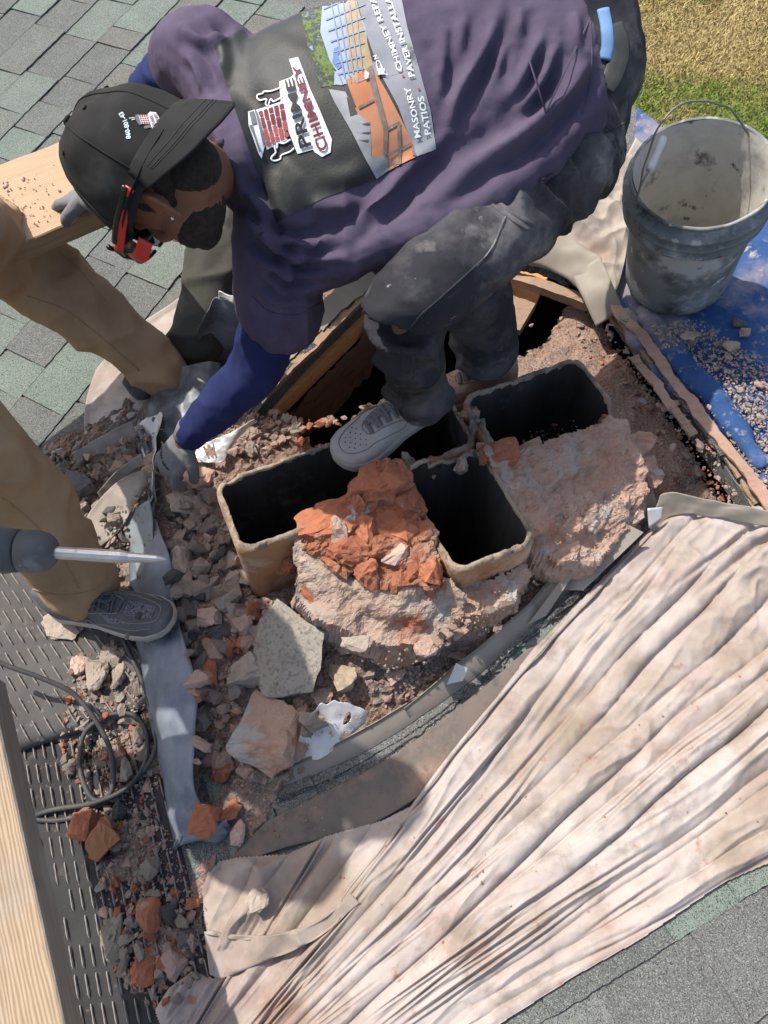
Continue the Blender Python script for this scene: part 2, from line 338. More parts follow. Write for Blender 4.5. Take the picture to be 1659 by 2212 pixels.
def attic():
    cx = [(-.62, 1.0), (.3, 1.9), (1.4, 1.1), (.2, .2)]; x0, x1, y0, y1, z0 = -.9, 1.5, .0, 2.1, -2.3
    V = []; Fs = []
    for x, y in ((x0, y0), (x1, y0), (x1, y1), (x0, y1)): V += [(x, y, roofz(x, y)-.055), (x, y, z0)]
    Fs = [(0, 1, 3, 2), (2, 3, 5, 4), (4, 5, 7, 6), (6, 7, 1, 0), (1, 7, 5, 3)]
    o = obj('attic_dark_box', V, Fs, m_dark); tag(o, kind='structure')  # near-black box round the void, keeps sky light out of the hole
attic()
# shingle tabs: slabs with a stepped butt, ten shapes sharing mesh data
def tab_mesh(w, L, seed):
    r = random.Random(seed); h = .0055; nx = max(3, int(w/.012)); V = []; Fs = []
    ys = [0, L*.33, L*.66, L]
    for k, (zt) in enumerate((0, 1)):
        for j, y in enumerate(ys):
            for i in range(nx+1):
                x = w*i/nx; yy = y
                if j == 0: yy += r.uniform(-.0016, .0016)
                V.append((x+(.004*(j/3.) if i == 0 else -.004*(j/3.) if i == nx else 0), yy, (h if zt else 0)-(y/L)*h*.92+.0004*r.uniform(-1, 1)))
    n = (nx+1); m = n*4
    for j in range(3):
        for i in range(nx): a = j*n+i; Fs.append((m+a, m+a+1, m+a+n+1, m+a+n))
    for i in range(nx): Fs.append((i, i+1, m+i+1, m+i))
    for j in range(3): a = j*n; Fs.append((a+n, a, m+a, m+a+n)); a = j*n+nx; Fs.append((a, a+n, m+a+n, m+a))
    return mesh('shingle', V, Fs, m_shingle)
TABW = [.10, .12, .145, .17, .20, .23, .27]
TABS = [tab_mesh(w-.001, .22, i) for i, w in enumerate(TABW)]
n_tab = [0]
def shingles(theta, org, ua, region, avoid, EXPO=.168):
    """courses along heading theta in the roof plane, butts towards +90 degrees right of it"""
    d = np.array([math.sin(theta), math.cos(theta), 0]); d[2] = RA*d[0]+RB*d[1]; d = nrm(d); e = np.cross(RN, d)       # e: up-roof, butt at -e
    Mx = Matrix((tuple(d), tuple(e), tuple(RN))).transposed().to_4x4(); r = random.Random(5)
    c = np.array(org, float); c[2] = roofz(c[0], c[1])
    n0 = 0; rest = MB(); cells = []
    for k in range(-22, 22):
        x = -3.6+r.uniform(0, .2)
        while x < 3.6:
            i = r.randrange(len(TABW)); w = TABW[i]
            p = c+d*x+e*(k*EXPO+r.uniform(-.002, .002)); q = p+d*w/2+e*.07; u, v = proj(q)
            vis = -80 < u < 1740 and -80 < v < 2300 and (q-CAM)@AX_F > .3
            if vis and region(q, u, v) and not any(inside(a, u, v) for a in avoid): cells.append((p, i, k, x))
            elif not vis and np.hypot(q[0]+.3, q[1]-1) < 3.2 and (q[1] > .95 and q[0] < .9 if theta < .8 else q[1] < .95 and q[0] > -1.4 and q[1] > -1.6) and inside(outXY, q[0], q[1]):
                me = TABS[i]; P_ = np.array([vv.co for vv in me.vertices]); rest.add(P_@np.array([d, e, RN])+p+RN*.001, [tuple(f.vertices) for f in me.polygons])
            x += w
    if rest.n:
        o = rest.build('shingle', M('shingle rest', [(.12, .125, .118), (.19, .20, .185)], 3.5, rough=.95, bump=.5, bscale=420, speck=((.25, .26, .245), (.045, .047, .047), 600), bdist=.0025), ROOF); o['kind'] = 'stuff'
    for p, i, k, x in cells:
        jitter = r.choice([0, 0, .003])
        o = link('shingle', TABS[i], ROOF, np.array(p)+RN*(.001+jitter)-np.array(ROOF.location)); o.rotation_euler = Mx.to_euler(); n_tab[0] += 1
shingles(math.radians(30), PR(150, 600), None, lambda q, u, v: q[0] < .9 and q[1] > .95 and (v < 1000) and u < 700 and inside(outXY, q[0], q[1]),
         [HOLE, [(640, -60), (1400, -60), (1400, 520), (820, 640), (600, 520)]])
shingles(math.radians(63), PR(1394, 2071), None, lambda q, u, v: q[1] < .75 and u > 380 and v > 1180,
         [HOLE, [(455, 2010), (760, 1900), (1100, 1600), (1420, 1250), (1659, 1150), (1740, 1100), (1740, 1780), (1555, 1850), (1245, 2040), (1075, 2150), (800, 2240), (380, 2230)], [(100, 1300), (640, 1300), (640, 1700), (420, 1860), (100, 2212)], [(560, 1690), (1020, 1480), (1180, 1330), (1260, 1300), (1000, 1620), (850, 1720)]])
print('TABS', n_tab)

# ------------------------------------------------------------------ bed of dust and grit in and round the hole
def idw(ctrl, U, V_, p=2.6, reg=60):
    c = np.array(ctrl, float); num = 0; den = 0
    for u, v, h in c:
        w = 1/((U-u)**2+(V_-v)**2+reg)**(p/2); num = num+w*h; den = den+w
    return num/den
BEDC = [(420, 1100, .065), (430, 1300, .06), (350, 1000, .05), (250, 960, .03), (200, 1060, .03), (100, 1000, .012), (500, 1450, .05), (600, 1400, .075), (700, 1450, .07), (620, 1600, .03), (500, 1650, .02), (850, 1450, .035),
        (1000, 1350, .10), (900, 1545, -.03), (1010, 1450, -.03), (780, 1610, -.02), (1230, 1245, -.03), (1060, 1270, .09), (1200, 1210, .03), (1360, 1110, .01), (1450, 1000, -.05), (1400, 850, -.07), (1500, 1050, -.08), (1330, 720, -.10), (1200, 720, -.07), (1550, 1080, -.09), (1100, 820, -.03),
        (600, 930, .02), (700, 930, -.06), (550, 980, .05), (250, 1450, .015), (280, 1600, .01), (250, 1800, .008), (300, 1950, .008), (380, 2100, .008), (430, 1700, .004), (450, 1850, .003), (560, 1290, .07), (1280, 760, -.05), (850, 860, -.02), (1110, 1360, -.035), (1300, 1230, .0)]
BEDP = [(60, 970), (180, 930), (330, 860), (480, 890), (545, 900), (600, 890), (655, 935), (760, 910), (900, 800), (1040, 790), (1085, 760), (1110, 740), (1185, 705), (1240, 600), (1310, 640), (1470, 870), (1630, 1100), (1420, 1115), (1210, 1285), (1000, 1485), (800, 1605), (620, 1700), (590, 1790), (480, 1850), (440, 1990), (450, 2240), (300, 2240), (210, 1900), (160, 1640), (300, 1560), (330, 1420), (100, 1350), (80, 1180)]
def bed_h(P2):
    P2 = np.asarray(P2, float); z0 = roofz(P2[:, 0], P2[:, 1]); u, v = proj(np.column_stack([P2, z0]))
    h = idw(BEDC, u, v, 2.8, 700); q = np.column_stack([P2*1.0, z0*0])
    return z0+h, u, v
def bed_z(x, y): return float(bed_h([[x, y]])[0][0])
FL = [(-.376, .891)]
CEX = np.array([.915, .403, 0]); CEY = np.array([-.403, .915, 0]); C0 = np.array([-.376, .891, 0])
def CH(s, t, z): return C0+CEX*s+CEY*t+np.array([0, 0, z])
FLUES = dict(a=(0, .345, -.192, 0.004), b=(.355, .592, -.135, .075), c=(.602, .925, -.205, .0), d=(.382, .588, -.412, -.14))
def bed():
    st = .0062; xs = np.arange(-.95, 1.25, st); ys = np.arange(-.25, 1.75, st); X, Y = np.meshgrid(xs, ys, indexing='ij'); P2 = np.column_stack([X.ravel(), Y.ravel()])
    z, u, v = bed_h(P2); P3 = np.column_stack([P2, z])
    sm = np.clip((1120-u)/120, .22, 1); z = z+.016*fbm(P3*np.array([9, 9, 9]), 3)+sm*(.004*fbm(P3*40, 2)+.005*ridge(P3*38, 2)+.003*noise(P3*95)-.003)
    z = z+np.where(np.abs(idw(BEDC, u, v)) < .02, -.006, 0)
    jt = np.column_stack([P2*28, z*0+3]); jt2 = np.column_stack([P2*28, z*0+9]); keep = inside(BEDP, u+11*fbm(jt, 2), v+11*fbm(jt2, 2))
    d = P2-C0[:2]; s = d@CEX[:2]; t = d@CEY[:2]
    for a, b, c, e in FLUES.values(): keep &= ~((s > a+.01) & (s < b-.01) & (t > c+.01) & (t < e-.01))
    Fs = grid_faces(len(xs), len(ys), keep.reshape(X.shape))
    used = np.unique(np.array(Fs)); mp = -np.ones(len(P2), int); mp[used] = np.arange(len(used))
    V = np.column_stack([P2, z])[used]; Fs = [tuple(mp[i] for i in f) for f in Fs]
    e_ = {}
    for f in Fs:
        for i in range(4): e_[(f[i], f[(i+1) % 4])] = 1
    bd = np.array(sorted({i for x in e_ if (x[1], x[0]) not in e_ for i in x})); rj = np.random.RandomState(8); V[bd] += np.column_stack([rj.uniform(-.005, .005, len(bd)), rj.uniform(-.005, .005, len(bd)), -rj.uniform(.004, .03, len(bd))])
    o = obj('rubble_ground', V, Fs, m_bed, smooth=False); tag(o, kind='structure'); return V, Fs
BEDV, BEDF = bed(); BEDT = bvh(BEDV, BEDF)

# ------------------------------------------------------------------ stones
def hull(dim, seed, n=13, rough=0., sub=0, boxy=.5):
    r = np.random.RandomState(seed); p = r.normal(size=(n, 3)); p /= np.abs(p).max(1)[:, None]**boxy*np.linalg.norm(p, axis=1)[:, None]**(1-boxy); p *= r.uniform(.8, 1.05, (n, 1))
    p = p*np.asarray(dim)/2; bm = bmesh.new(); vs = [bm.verts.new(q) for q in p]; bmesh.ops.convex_hull(bm, input=vs)
    bmesh.ops.delete(bm, geom=[v for v in bm.verts if not v.link_faces], context='VERTS')
    bmesh.ops.dissolve_limit(bm, angle_limit=.12, verts=bm.verts, edges=bm.edges)
    if sub:
        bmesh.ops.triangulate(bm, faces=bm.faces); bmesh.ops.subdivide_edges(bm, edges=bm.edges, cuts=sub, use_grid_fill=True)
        bmesh.ops.triangulate(bm, faces=bm.faces)
    bm.verts.index_update(); V = np.array([v.co for v in bm.verts]); Fs = [[v.index for v in f.verts] for f in bm.faces]; bm.free()
    if rough:
        L = max(dim); q = V/L
        c = V/np.linalg.norm(V, axis=1)[:, None]
        V = V+c*(rough*L*(.6*fbm(q*3.1+seed, 3)+.5*ridge(q*6+seed, 2)-.45))[:, None]
    return V, Fs

# ------------------------------------------------------------------ chimney: four flue liners in a broken mass of brick and mortar
chim = empty('chimney', CH(.45, -.2, -.1), 'half demolished brick chimney with four clay flue liners open at the top', 'chimney')
def rrect(a, b, r, n):                         # rounded rectangle outline, centre 0
    P = []
    for cx, cy, s in ((a-r, b-r, 0), (-a+r, b-r, 1), (-a+r, -b+r, 2), (a-r, -b+r, 3)):
        for k in range(7): an = math.pi/2*(s+k/6.); P.append((cx+r*math.cos(an), cy+r*math.sin(an)))
    P = np.array(P+[P[0]]); L = np.concatenate([[0], np.cumsum(np.linalg.norm(np.diff(P, axis=0), axis=1))]); t = np.linspace(0, L[-1], n, endpoint=False)
    return np.column_stack([np.interp(t, L, P[:, 0]), np.interp(t, L, P[:, 1])])
def flue(name, box, seed, ztop=.18, brk=None):
    a, b, c, d = box; cs, ct = (a+b)/2, (c+d)/2; ha, hb = (b-a)/2, (d-c)/2; n = 150; th = .0142
    prof = [(0, -1.5, 0), (0, -.5, 0), (0, -.16, 0), (0, -.09, 0), (0, -.045, 0), (0, -.02, 0), (0.002, -.006, 0), (.006, .0, 1), (.010, .002, 1), (.014, .0, 1), (th-.001, -.008, 1), (th, -.02, 2), (th, -.05, 2), (th, -.1, 2), (th, -.2, 2), (th, -.5, 2), (th, -1.5, 2)]
    V = []; Fs = []; mi = []
    for k, (ins, dz, m) in enumerate(prof):
        O = rrect(ha-ins, hb-ins, .035-ins*.6, n)
        P = np.array([CH(cs+x, ct+y, 0) for x, y in O])
        top = ztop+.007*fbm(P*11+seed, 3)+.002*noise(P*60+seed)+.0016*noise(P*170+seed)-.012*np.clip((noise(P*17+seed*5)-.35)*6, 0, 1)
        if brk is not None: top = top+np.array([brk(cs+x, ct+y) for x, y in O])
        P[:, 2] = top+dz
        if 5 < k < 12: P[:, 2] -= .009*np.clip((noise(P*42+k*3.1+seed)-.12)*4, 0, 1)*(1 if k != 8 else .5)
        nn = (fbm(P*30+seed*2, 2)*.0016+noise(P*130+seed)*.0012)*(1 if k > 2 and k < 13 else .4); ctr = CH(cs, ct, 0); dr = P-ctr; dr[:, 2] = 0; dr /= np.linalg.norm(dr, axis=1)[:, None]
        P = P+dr*nn[:, None]; V.append(P)
        if k:
            for j in range(n): p, q = (k-1)*n+j, (k-1)*n+(j+1) % n; Fs.append((p, q, q+n, p+n)); mi.append({0: 0, 1: 1, 2: 2}[m])
    return obj('flue_liner', np.concatenate(V), Fs, [m_clay, m_rim, m_soot], chim, True, mi)
flue('a', FLUES['a'], 1); flue('b', FLUES['b'], 5, .165)
flue('c', FLUES['c'], 9, .18, lambda s, t: -.05*max(0, min(1, (-.15-t)/.05))*(s > .66))
flue('d', FLUES['d'], 13, .178, lambda s, t: .03*(s < .45 and t > -.2))
def relief(name, poly, ctrl, step, amp, freq, mat, zlow, parent=None, drop=.2, lumps=0., soft=False):
    U, V_ = np.meshgrid(np.arange(min(p[0] for p in poly), max(p[0] for p in poly)+step, step), np.arange(min(p[1] for p in poly), max(p[1] for p in poly)+step, step), indexing='ij')
    z = idw(ctrl, U, V_, 3.4, 1600); P = np.array([PZ(a, b, c) for a, b, c in zip(U.ravel(), V_.ravel(), z.ravel())])
    keep = inside(poly, U, V_); Fs = [f[::-1] for f in grid_faces(*U.shape, keep)]
    used = np.unique(np.array(Fs)); mp = -np.ones(len(P), int); mp[used] = np.arange(len(used)); P = P[used]; Fs = [tuple(mp[i] for i in f) for f in Fs]
    # skirt
    ed_ = {}
    for f in Fs:
        for i in range(4): ed_[(f[i], f[(i+1) % 4])] = 1
    bd = [e for e in ed_ if (e[1], e[0]) not in ed_]; n = len(P); V = list(P); idx = {}
    lev = [.008, .017, .027, .038, .05, .063, .077, .092, .11, .13, .155, .18, drop]; cen = P.mean(0)
    for e in bd:
        for i in e:
            if i not in idx:
                idx[i] = len(V); o = P[i]-cen; o[2] = 0; o = nrm(o)
                for l in lev: V.append(P[i]-np.array([0, 0, l])+o*(.012*math.sqrt(l/.1)-(.10*l if soft else 0)))
    for a, b in bd:
        A = [a]+[idx[a]+k for k in range(len(lev))]; B = [b]+[idx[b]+k for k in range(len(lev))]
        for k in range(len(lev)): Fs.append((A[k], A[k+1], B[k+1], B[k]))
    V = np.array(V); N = vnormals(V, Fs)
    cl_ = np.round(fbm(V*freq*1.3+2, 2)*2.2)/2.2
    V = V+N*(amp*(.9*fbm(V*np.array([1, 1, 1.5])*freq*.6, 4)+(0 if soft else .54)*cl_+(0 if soft else .35)*(ridge(V*freq*1.7, 2)-.7)+(.25*noise(V*freq*2.2+4) if soft else 0)))[:, None]+N*(.0028*fbm(V*75, 3)+.0012*noise(V*230))[:, None]
    if lumps: V = V+N*(lumps*np.maximum(0, fbm(V*freq*1.6+5, 2)-.15))[:, None]
    d_ = V[:, :2]-C0[:2]; s_ = d_@CEX[:2]; t_ = d_@CEY[:2]; bad = np.zeros(len(V), bool)
    for a_, b_, c_, e_ in FLUES.values(): bad |= (s_ > a_+.014) & (s_ < b_-.014) & (t_ > c_+.014) & (t_ < e_-.014)
    Fs = [f for f in Fs if not bad[list(f)].any()]
    return obj(name, V, Fs, mat, parent, False)
relief('brick_mass', [(640, 1150), (690, 1105), (760, 1060), (790, 1010), (830, 990), (880, 1005), (905, 1090), (935, 1180), (970, 1256), (935, 1268), (850, 1262), (770, 1262), (715, 1235), (672, 1195)],
       [(830, 1005, .25), (760, 1070, .215), (680, 1130, .19), (890, 1060, .205), (950, 1230, .185), (800, 1180, .205), (700, 1200, .17), (650, 1260, .10), (700, 1310, .08), (760, 1315, .09), (850, 1270, .15), (960, 1265, .16)], 4, .016, 14, m_mass, -.1, chim, .22, .02)
relief('mortar_mass', [(628, 1190), (645, 1140), (680, 1135), (720, 1220), (780, 1250), (860, 1252), (975, 1245), (1012, 1285), (990, 1345), (925, 1388), (840, 1398), (755, 1368), (680, 1335), (640, 1290)],
       [(650, 1160, .165), (690, 1200, .165), (660, 1235, .13), (720, 1265, .15), (800, 1270, .158), (880, 1275, .16), (970, 1275, .155), (690, 1300, .085), (760, 1320, .10), (840, 1320, .118), (910, 1320, .115), (970, 1330, .07), (860, 1375, .05), (800, 1365, .05), (920, 1375, .04), (650, 1300, .05)], 4, .017, 15, m_boul, -.1, chim, .2, 0., True)
relief('mortar_mass', [(1035, 975), (1085, 965), (1150, 950), (1230, 915), (1310, 895), (1355, 905), (1385, 980), (1405, 1060), (1385, 1110), (1290, 1215), (1210, 1215), (1155, 1190), (1130, 1130), (1070, 1050)],
       [(1060, 975, .19), (1150, 960, .175), (1310, 900, .185), (1200, 1000, .175), (1370, 960, .165), (1395, 1060, .125), (1250, 1090, .15), (1330, 1060, .14), (1290, 1200, .075), (1370, 1120, .08), (1150, 1120, .165), (1190, 1200, .09), (1090, 1050, .175)], 4, .014, 15, m_mortar, -.1, chim, .22, .012)
relief('mortar_mass', [(960, 1262), (1060, 1250), (1130, 1222), (1150, 1240), (1120, 1290), (1060, 1322), (985, 1340)],
       [(980, 1270, .10), (1080, 1260, .10), (1150, 1215, .09), (1060, 1310, .07), (1190, 1260, .05)], 5, .013, 18, m_mortar, -.1, chim, .2)
# separate bricks showing in the broken mass
def brick_lump(u, v, z, dim, rot, seed, mat=None, rough=.10, sub=4):
    V, Fs = hull(dim, seed, 22, rough, sub, .85); R = Matrix.Rotation(rot[2], 3, 'Z') @ Matrix.Rotation(rot[1], 3, 'Y') @ Matrix.Rotation(rot[0], 3, 'X')
    V = V@np.array(R).T+PZ(u, v, z); return obj('brick', V, Fs, mat or m_brick, chim, False)
brick_lump(815, 1062, .205, (.15, .11, .085), (.1, .15, .5), 21); brick_lump(720, 1115, .175, (.16, .12, .08), (.1, .0, .3), 22); brick_lump(880, 1092, .19, (.08, .09, .07), (.3, .1, .9), 23)
brick_lump(840, 1135, .17, (.14, .10, .07), (.2, 0, .2), 24); brick_lump(705, 1275, .075, (.115, .08, .08), (.5, 0, .35), 25); brick_lump(622, 1205, .06, (.05, .075, .10), (.2, .1, .2), 26)
brick_lump(905, 1205, .155, (.08, .09, .06), (.1, .1, .3), 27); brick_lump(760, 1190, .17, (.12, .07, .06), (.3, .1, .4), 28); brick_lump(1080, 985, .175, (.10, .07, .05), (.1, 0, .2), 29); brick_lump(1110, 1052, .15, (.06, .05, .04), (.2, 0, .5), 33, m_pink)
for k_, (u_, v_, z_, m_, d_) in enumerate([(1150, 1010, .16, m_mortar, .12), (1215, 1085, .125, m_boul, .13), (1300, 1040, .12, m_mortar, .13), (1340, 1110, .085, m_boul, .12), (1105, 1015, .165, m_brick, .08), (1375, 960, .13, m_boul, .09), (1260, 960, .16, m_mortar, .12), (1250, 1180, .06, m_boul, .12), (1160, 1120, .14, m_mortar, .09), (1320, 930, .16, m_brick, .08), (1200, 980, .165, m_pink, .05)]):
    brick_lump(u_, v_, z_-.03, (d_, d_*.8, .07), (rnd.uniform(-.3, .3), rnd.uniform(-.3, .3), rnd.uniform(0, 3)), 90+k_, m_, .10, 4)
for k_, (u_, v_, z_) in enumerate([(775, 1085, .21), (850, 1035, .235), (690, 1160, .17), (735, 1150, .185), (790, 1145, .19), (880, 1155, .18), (920, 1150, .18), (850, 1185, .175), (800, 1235, .16), (930, 1235, .17), (730, 1215, .15), (665, 1205, .12)]):
    brick_lump(u_, v_, z_, (.05+.03*rnd.random(), .045+.03*rnd.random(), .05), (rnd.uniform(-.5, .5), rnd.uniform(-.5, .5), rnd.uniform(0, 3)), 60+k_, [m_brick, m_brick, m_mass, m_pink][k_ % 4], .12, 3)
for k_, (u_, v_, z_, d_) in enumerate([(1028, 928, .150, .055), (1052, 982, .155, .06), (940, 1003, .150, .05), (880, 1003, .16, .05), (1000, 1004, .150, .045), (1015, 895, .150, .05), (1075, 1000, .16, .05)]):
    brick_lump(u_, v_, z_, (d_, d_*.7, .05), (rnd.uniform(-.3, .3), rnd.uniform(-.3, .3), rnd.uniform(0, 3)), 130+k_, [m_rim, m_boul, m_mortar][k_ % 3], .12, 3)
brick_lump(1395, 1020, .06, (.06, .10, .09), (0, 0, .4), 34, m_mortar)

# ------------------------------------------------------------------ rafters, sheathing edges and flashing round the hole
raf = empty('roof_rafter', PR(700, 740, -.05), 'orange pine rafter exposed along the left edge of the hole', 'rafter')
def board_px(name, a, b, h, w, t, mat, parent, up=RN, jag=0):
    A = PR(*a, h); B = PR(*b, h); V, Fs = bar(A, B, w, t, up); return obj(name, V, Fs, mat, parent)
def plank_mesh(A, B, w, t, up, n=40, jag=.0, seed=0):
    A = np.asarray(A); B = np.asarray(B); tt = nrm(B-A); s = nrm(np.cross(tt, up)); nn = np.cross(s, tt); V = []; Fs = []
    for i in range(n+1):
        c = A+(B-A)*i/n
        for sx, sz in ((-1, -1), (1, -1), (1, 1), (-1, 1)):
            q = c+s*w/2*sx+nn*t/2*sz
            if jag: q = q+s*jag*float(noise([q*9+seed])[0]+.45*noise([q*37+seed])[0]+.25*noise([q*110+seed])[0])+nn*jag*.4*float(noise([q*20+seed+5])[0])
            V.append(q)
    for i in range(n):
        for k in range(4): a = i*4+k; b = i*4+(k+1) % 4; Fs.append((a, a+4, b+4, b))
    Fs += [(0, 1, 2, 3), tuple(n*4+k for k in (3, 2, 1, 0))]; return np.array(V), Fs
def plank_obj(name, A, B, w, t, up, mat, parent, jag=.0, seed=0, n=40): V, Fs = plank_mesh(A, B, w, t, up, n, jag, seed); return obj(name, V, Fs, mat, parent)
plank_obj('beam', PR(520, 925, -.05), PR(875, 575, -.05), .022, .085, RN, m_rafter, raf, .002, 1)
plank_obj('beam', PR(560, 925, -.075), PR(890, 595, -.075), .020, .05, RN, m_rafter, raf, .002, 2)
plank_obj('nailer', PR(500, 915, .008), PR(870, 556, .008), .035, .014, RN, m_oldwood, raf, .006, 3)
sh = empty('torn_roof_edge', PR(640, 770, .0), 'torn layers of felt and grey flashing along the left edge of the hole', 'roof edge')
for i, (a, b, h, w, t, m) in enumerate([((478, 925), (850, 548), .012, .05, .006, m_felt), ((560, 820), (690, 690), .022, .06, .004, m_alu), ((680, 700), (800, 585), .028, .06, .004, m_alu), ((700, 640), (840, 530), .034, .07, .005, m_oldwood), ((500, 880), (580, 800), .022, .05, .004, m_felt)]):
    plank_obj(['felt_strip', 'flashing_piece', 'flashing_piece', 'wood_strip', 'felt_strip'][i], PR(*a, h), PR(*b, h), w, t, nrm(RN+np.array([.1, -.1, 0])*i), m, sh, .010, 11+i, 50)
# brown parging below the rafter, going down into the dark
def patch(name, c0, c1, nl, nw, hf, mat, parent=None, thick=.0, absz=False, smooth=True, keep=None):
    """sheet between two outlines given as (u, v, height); hf(L, Wd, P) -> extra height (and optional shift)"""
    A = curve(c0, nl); B = curve(c1, nl); L, Wd = np.meshgrid(np.linspace(0, 1, nl), np.linspace(0, 1, nw), indexing='ij')
    conv = PZ if absz else PR
    PA = np.array([conv(*a) for a in A]); PB = np.array([conv(*b) for b in B])
    P = PA[:, None, :]*(1-Wd[..., None])+PB[:, None, :]*Wd[..., None]; P = P.reshape(-1, 3)
    r = hf(L.ravel(), Wd.ravel(), P) if hf else 0
    if isinstance(r, tuple): P = P+RN*r[0][:, None]+r[1]
    else: P = P+RN*np.broadcast_to(r, (len(P),))[:, None]
    Fs = grid_faces(nl, nw, keep(L, Wd) if keep else None)
    if keep:
        used = np.unique(np.array(Fs)); mp = -np.ones(len(P), int); mp[used] = np.arange(len(used)); P = P[used]; Fs = [tuple(mp[i] for i in f) for f in Fs]
    if thick:
        e = {}
        for f in Fs:
            for i in range(4): e[(f[i], f[(i+1) % 4])] = 1
        bd = [x for x in e if (x[1], x[0]) not in e]; n = len(P); N = vnormals(P, Fs)
        if N[:, 2].mean() < 0: N = -N
        P = np.vstack([P, P-N*thick]); Fs = Fs+[tuple(i+n for i in f[::-1]) for f in Fs]+[(b, a, a+n, b+n) for a, b in bd]
    return obj(name, P, Fs, mat, parent, smooth)
patch('mortar_parging', [(560, 960, -.10), (700, 820, -.10), (860, 650, -.10)], [(600, 960, -.28), (690, 930, -.36), (840, 760, -.36)], 60, 24, lambda l, w, P: .012*fbm(P*np.array([14, 14, 14]), 4)+.012*ridge(P*22, 2), M('brown parging', [(.20, .11, .07), (.30, .18, .12), (.22, .13, .09)], 10, rough=.95, bump=.9, bscale=60, stretch=(1, 1, 3), dirt=[((.36, .26, .2), 9, .6, .7)]), raf)
fw = empty('roof_sheathing', PR(1460, 850, -.02), 'split layers of old sheathing boards along the right edge of the hole', 'roof edge')
for i, (a, b, h, w, t, m) in enumerate([((1262, 600), (1640, 1105), -.040, .022, .03, m_oldwood), ((1272, 598), (1648, 1102), -.004, .022, .012, m_oldwood), ((1278, 600), (1640, 1085), .010, .012, .006, m_oldwood), ((1290, 612), (1560, 985), .027, .014, .005, m_felt), ((1284, 604), (1600, 1030), .020, .020, .006, m_oldwood), ((1306, 628), (1672, 1100), .036, .026, .005, M('dusty board', [(.33, .20, .145), (.42, .28, .21)], 8, rough=.95, bump=.4, bscale=70, stretch=(2, 10, 10))), ((1370, 770), (1500, 940), .044, .022, .006, m_oldwood)]):
    plank_obj('board', PR(*a, h), PR(*b, h), w, t, RN, m, fw, .010, 31+i, 90)
# the corner at the back: bent flashing and old boards over the dark hole
bk = empty('bent_flashing', PR(1200, 560, .0), 'bent grey metal flashing folded over the back corner of the hole', 'flashing')
patch('flashing_piece', [(1030, 580, .03), (1130, 572, .035), (1200, 590, .035), (1268, 640, .025)], [(1035, 505, .09), (1130, 492, .10), (1215, 500, .10), (1300, 560, .08)], 44, 12, lambda l, w, P: .010*fbm(P*12, 2)+.012*np.sin(w*3.1), m_alu, bk, .002)
patch('flashing_piece', [(1232, 592, .045), (1262, 650, .035), (1288, 705, .0)], [(1296, 556, .09), (1322, 610, .075), (1345, 668, .03)], 20, 10, lambda l, w, P: .006*fbm(P*12, 2), m_alu, bk, .002)
patch('flashing_piece', [(1090, 575, .01), (1160, 590, .01), (1225, 620, .0)], [(1100, 560, .03), (1170, 570, .03), (1240, 600, .02)], 30, 6, lambda l, w, P: .012*fbm(P*30, 2), m_felt, bk, .003)
plank_obj('board', PR(1075, 590, -.015), PR(1275, 655, -.015), .03, .03, RN, m_oldwood, bk, .006, 41)
bb = empty('loose_board', PR(1090, 620, -.05), 'short weathered boards lying under the bent flashing in the dark corner', 'board')
plank_obj('board', PR(1045, 655, -.06), PR(1140, 690, -.06), .10, .025, nrm([.1, -.3, 1]), m_oldwood, bb, .003, 42); plank_obj('board', PR(1060, 590, -.05), PR(1170, 630, -.07), .12, .02, nrm([0, -.5, 1]), m_rafter, bb, .003, 43)

# front counterflashing: overlapping upright grey pieces
ff = empty('step_flashing', PR(1000, 1480, .0), 'long grey metal step flashing standing along the front edge of the hole', 'flashing')
FLINE = curve([(590, 1712), (700, 1665), (840, 1590), (1000, 1478), (1130, 1365), (1240, 1262), (1330, 1180), (1420, 1105)], 80)
def flash_piece(i0, i1, lean, hgt, lift, seed):
    A = FLINE[i0:i1]; n = len(A); V = []; out = np.array([.45, -.85, 0]); rows = 6
    for k, (u, v) in enumerate(A):
        f = k/(n-1); base = PR(u, v, .002)
        for j in range(rows):
            g = j/(rows-1); hh = hgt*(.75+.25*math.sin(f*3.0))*(1+.25*f)
            p = base+RN*hh*g+out*(lean*hh*(g**1.5)-.02*g+lift)+np.array([0, 0, 0]); p = p+out*.006*float(noise([p*9+seed])[0]); V.append(p)
    Fs = grid_faces(n, rows); V = np.array(V); N = nrm(out); m = len(V); V2 = np.vstack([V, V-N*.0016])
    F2 = Fs+[tuple(i+m for i in f[::-1]) for f in Fs]; top = [(k*rows+rows-1) for k in range(n)]
    F2 += [(a, b, b+m, a+m) for a, b in zip(top[:-1], top[1:])]+[(k, k+1, k+1+m, k+m) for k in range(rows-1)]+[(k+(n-1)*rows, k+1+(n-1)*rows, k+1+(n-1)*rows+m, k+(n-1)*rows+m) for k in range(rows-1)]
    return obj('flashing_piece', V2, F2, m_alu, ff, True)
for i0, i1, hg in ((0, 30, .030), (26, 50, .038), (47, 66, .046), (62, 80, .060)): flash_piece(i0, i1, -.40, hg, .002*(i0 % 3), i0)
def tri_px(name, pts, mat, parent, th=.0016):
    P = np.array([PR(*p) for p in pts]); n = len(P); N = nrm(np.cross(P[1]-P[0], P[2]-P[0])); V = np.vstack([P, P-N*th])
    return obj(name, V, [tuple(range(n)), tuple(range(2*n-1, n-1, -1))]+[(i, i+n, (i+1) % n+n, (i+1) % n) for i in range(n)], mat, parent)
tri_px('flashing_piece', [(1215, 1275, .02), (1335, 1122, .10), (1390, 1150, .09), (1260, 1275, .03)], m_alu, ff); tri_px('flashing_piece', [(1140, 1350, .02), (1245, 1207, .08), (1258, 1212, .08), (1180, 1330, .02)], m_alu, ff)
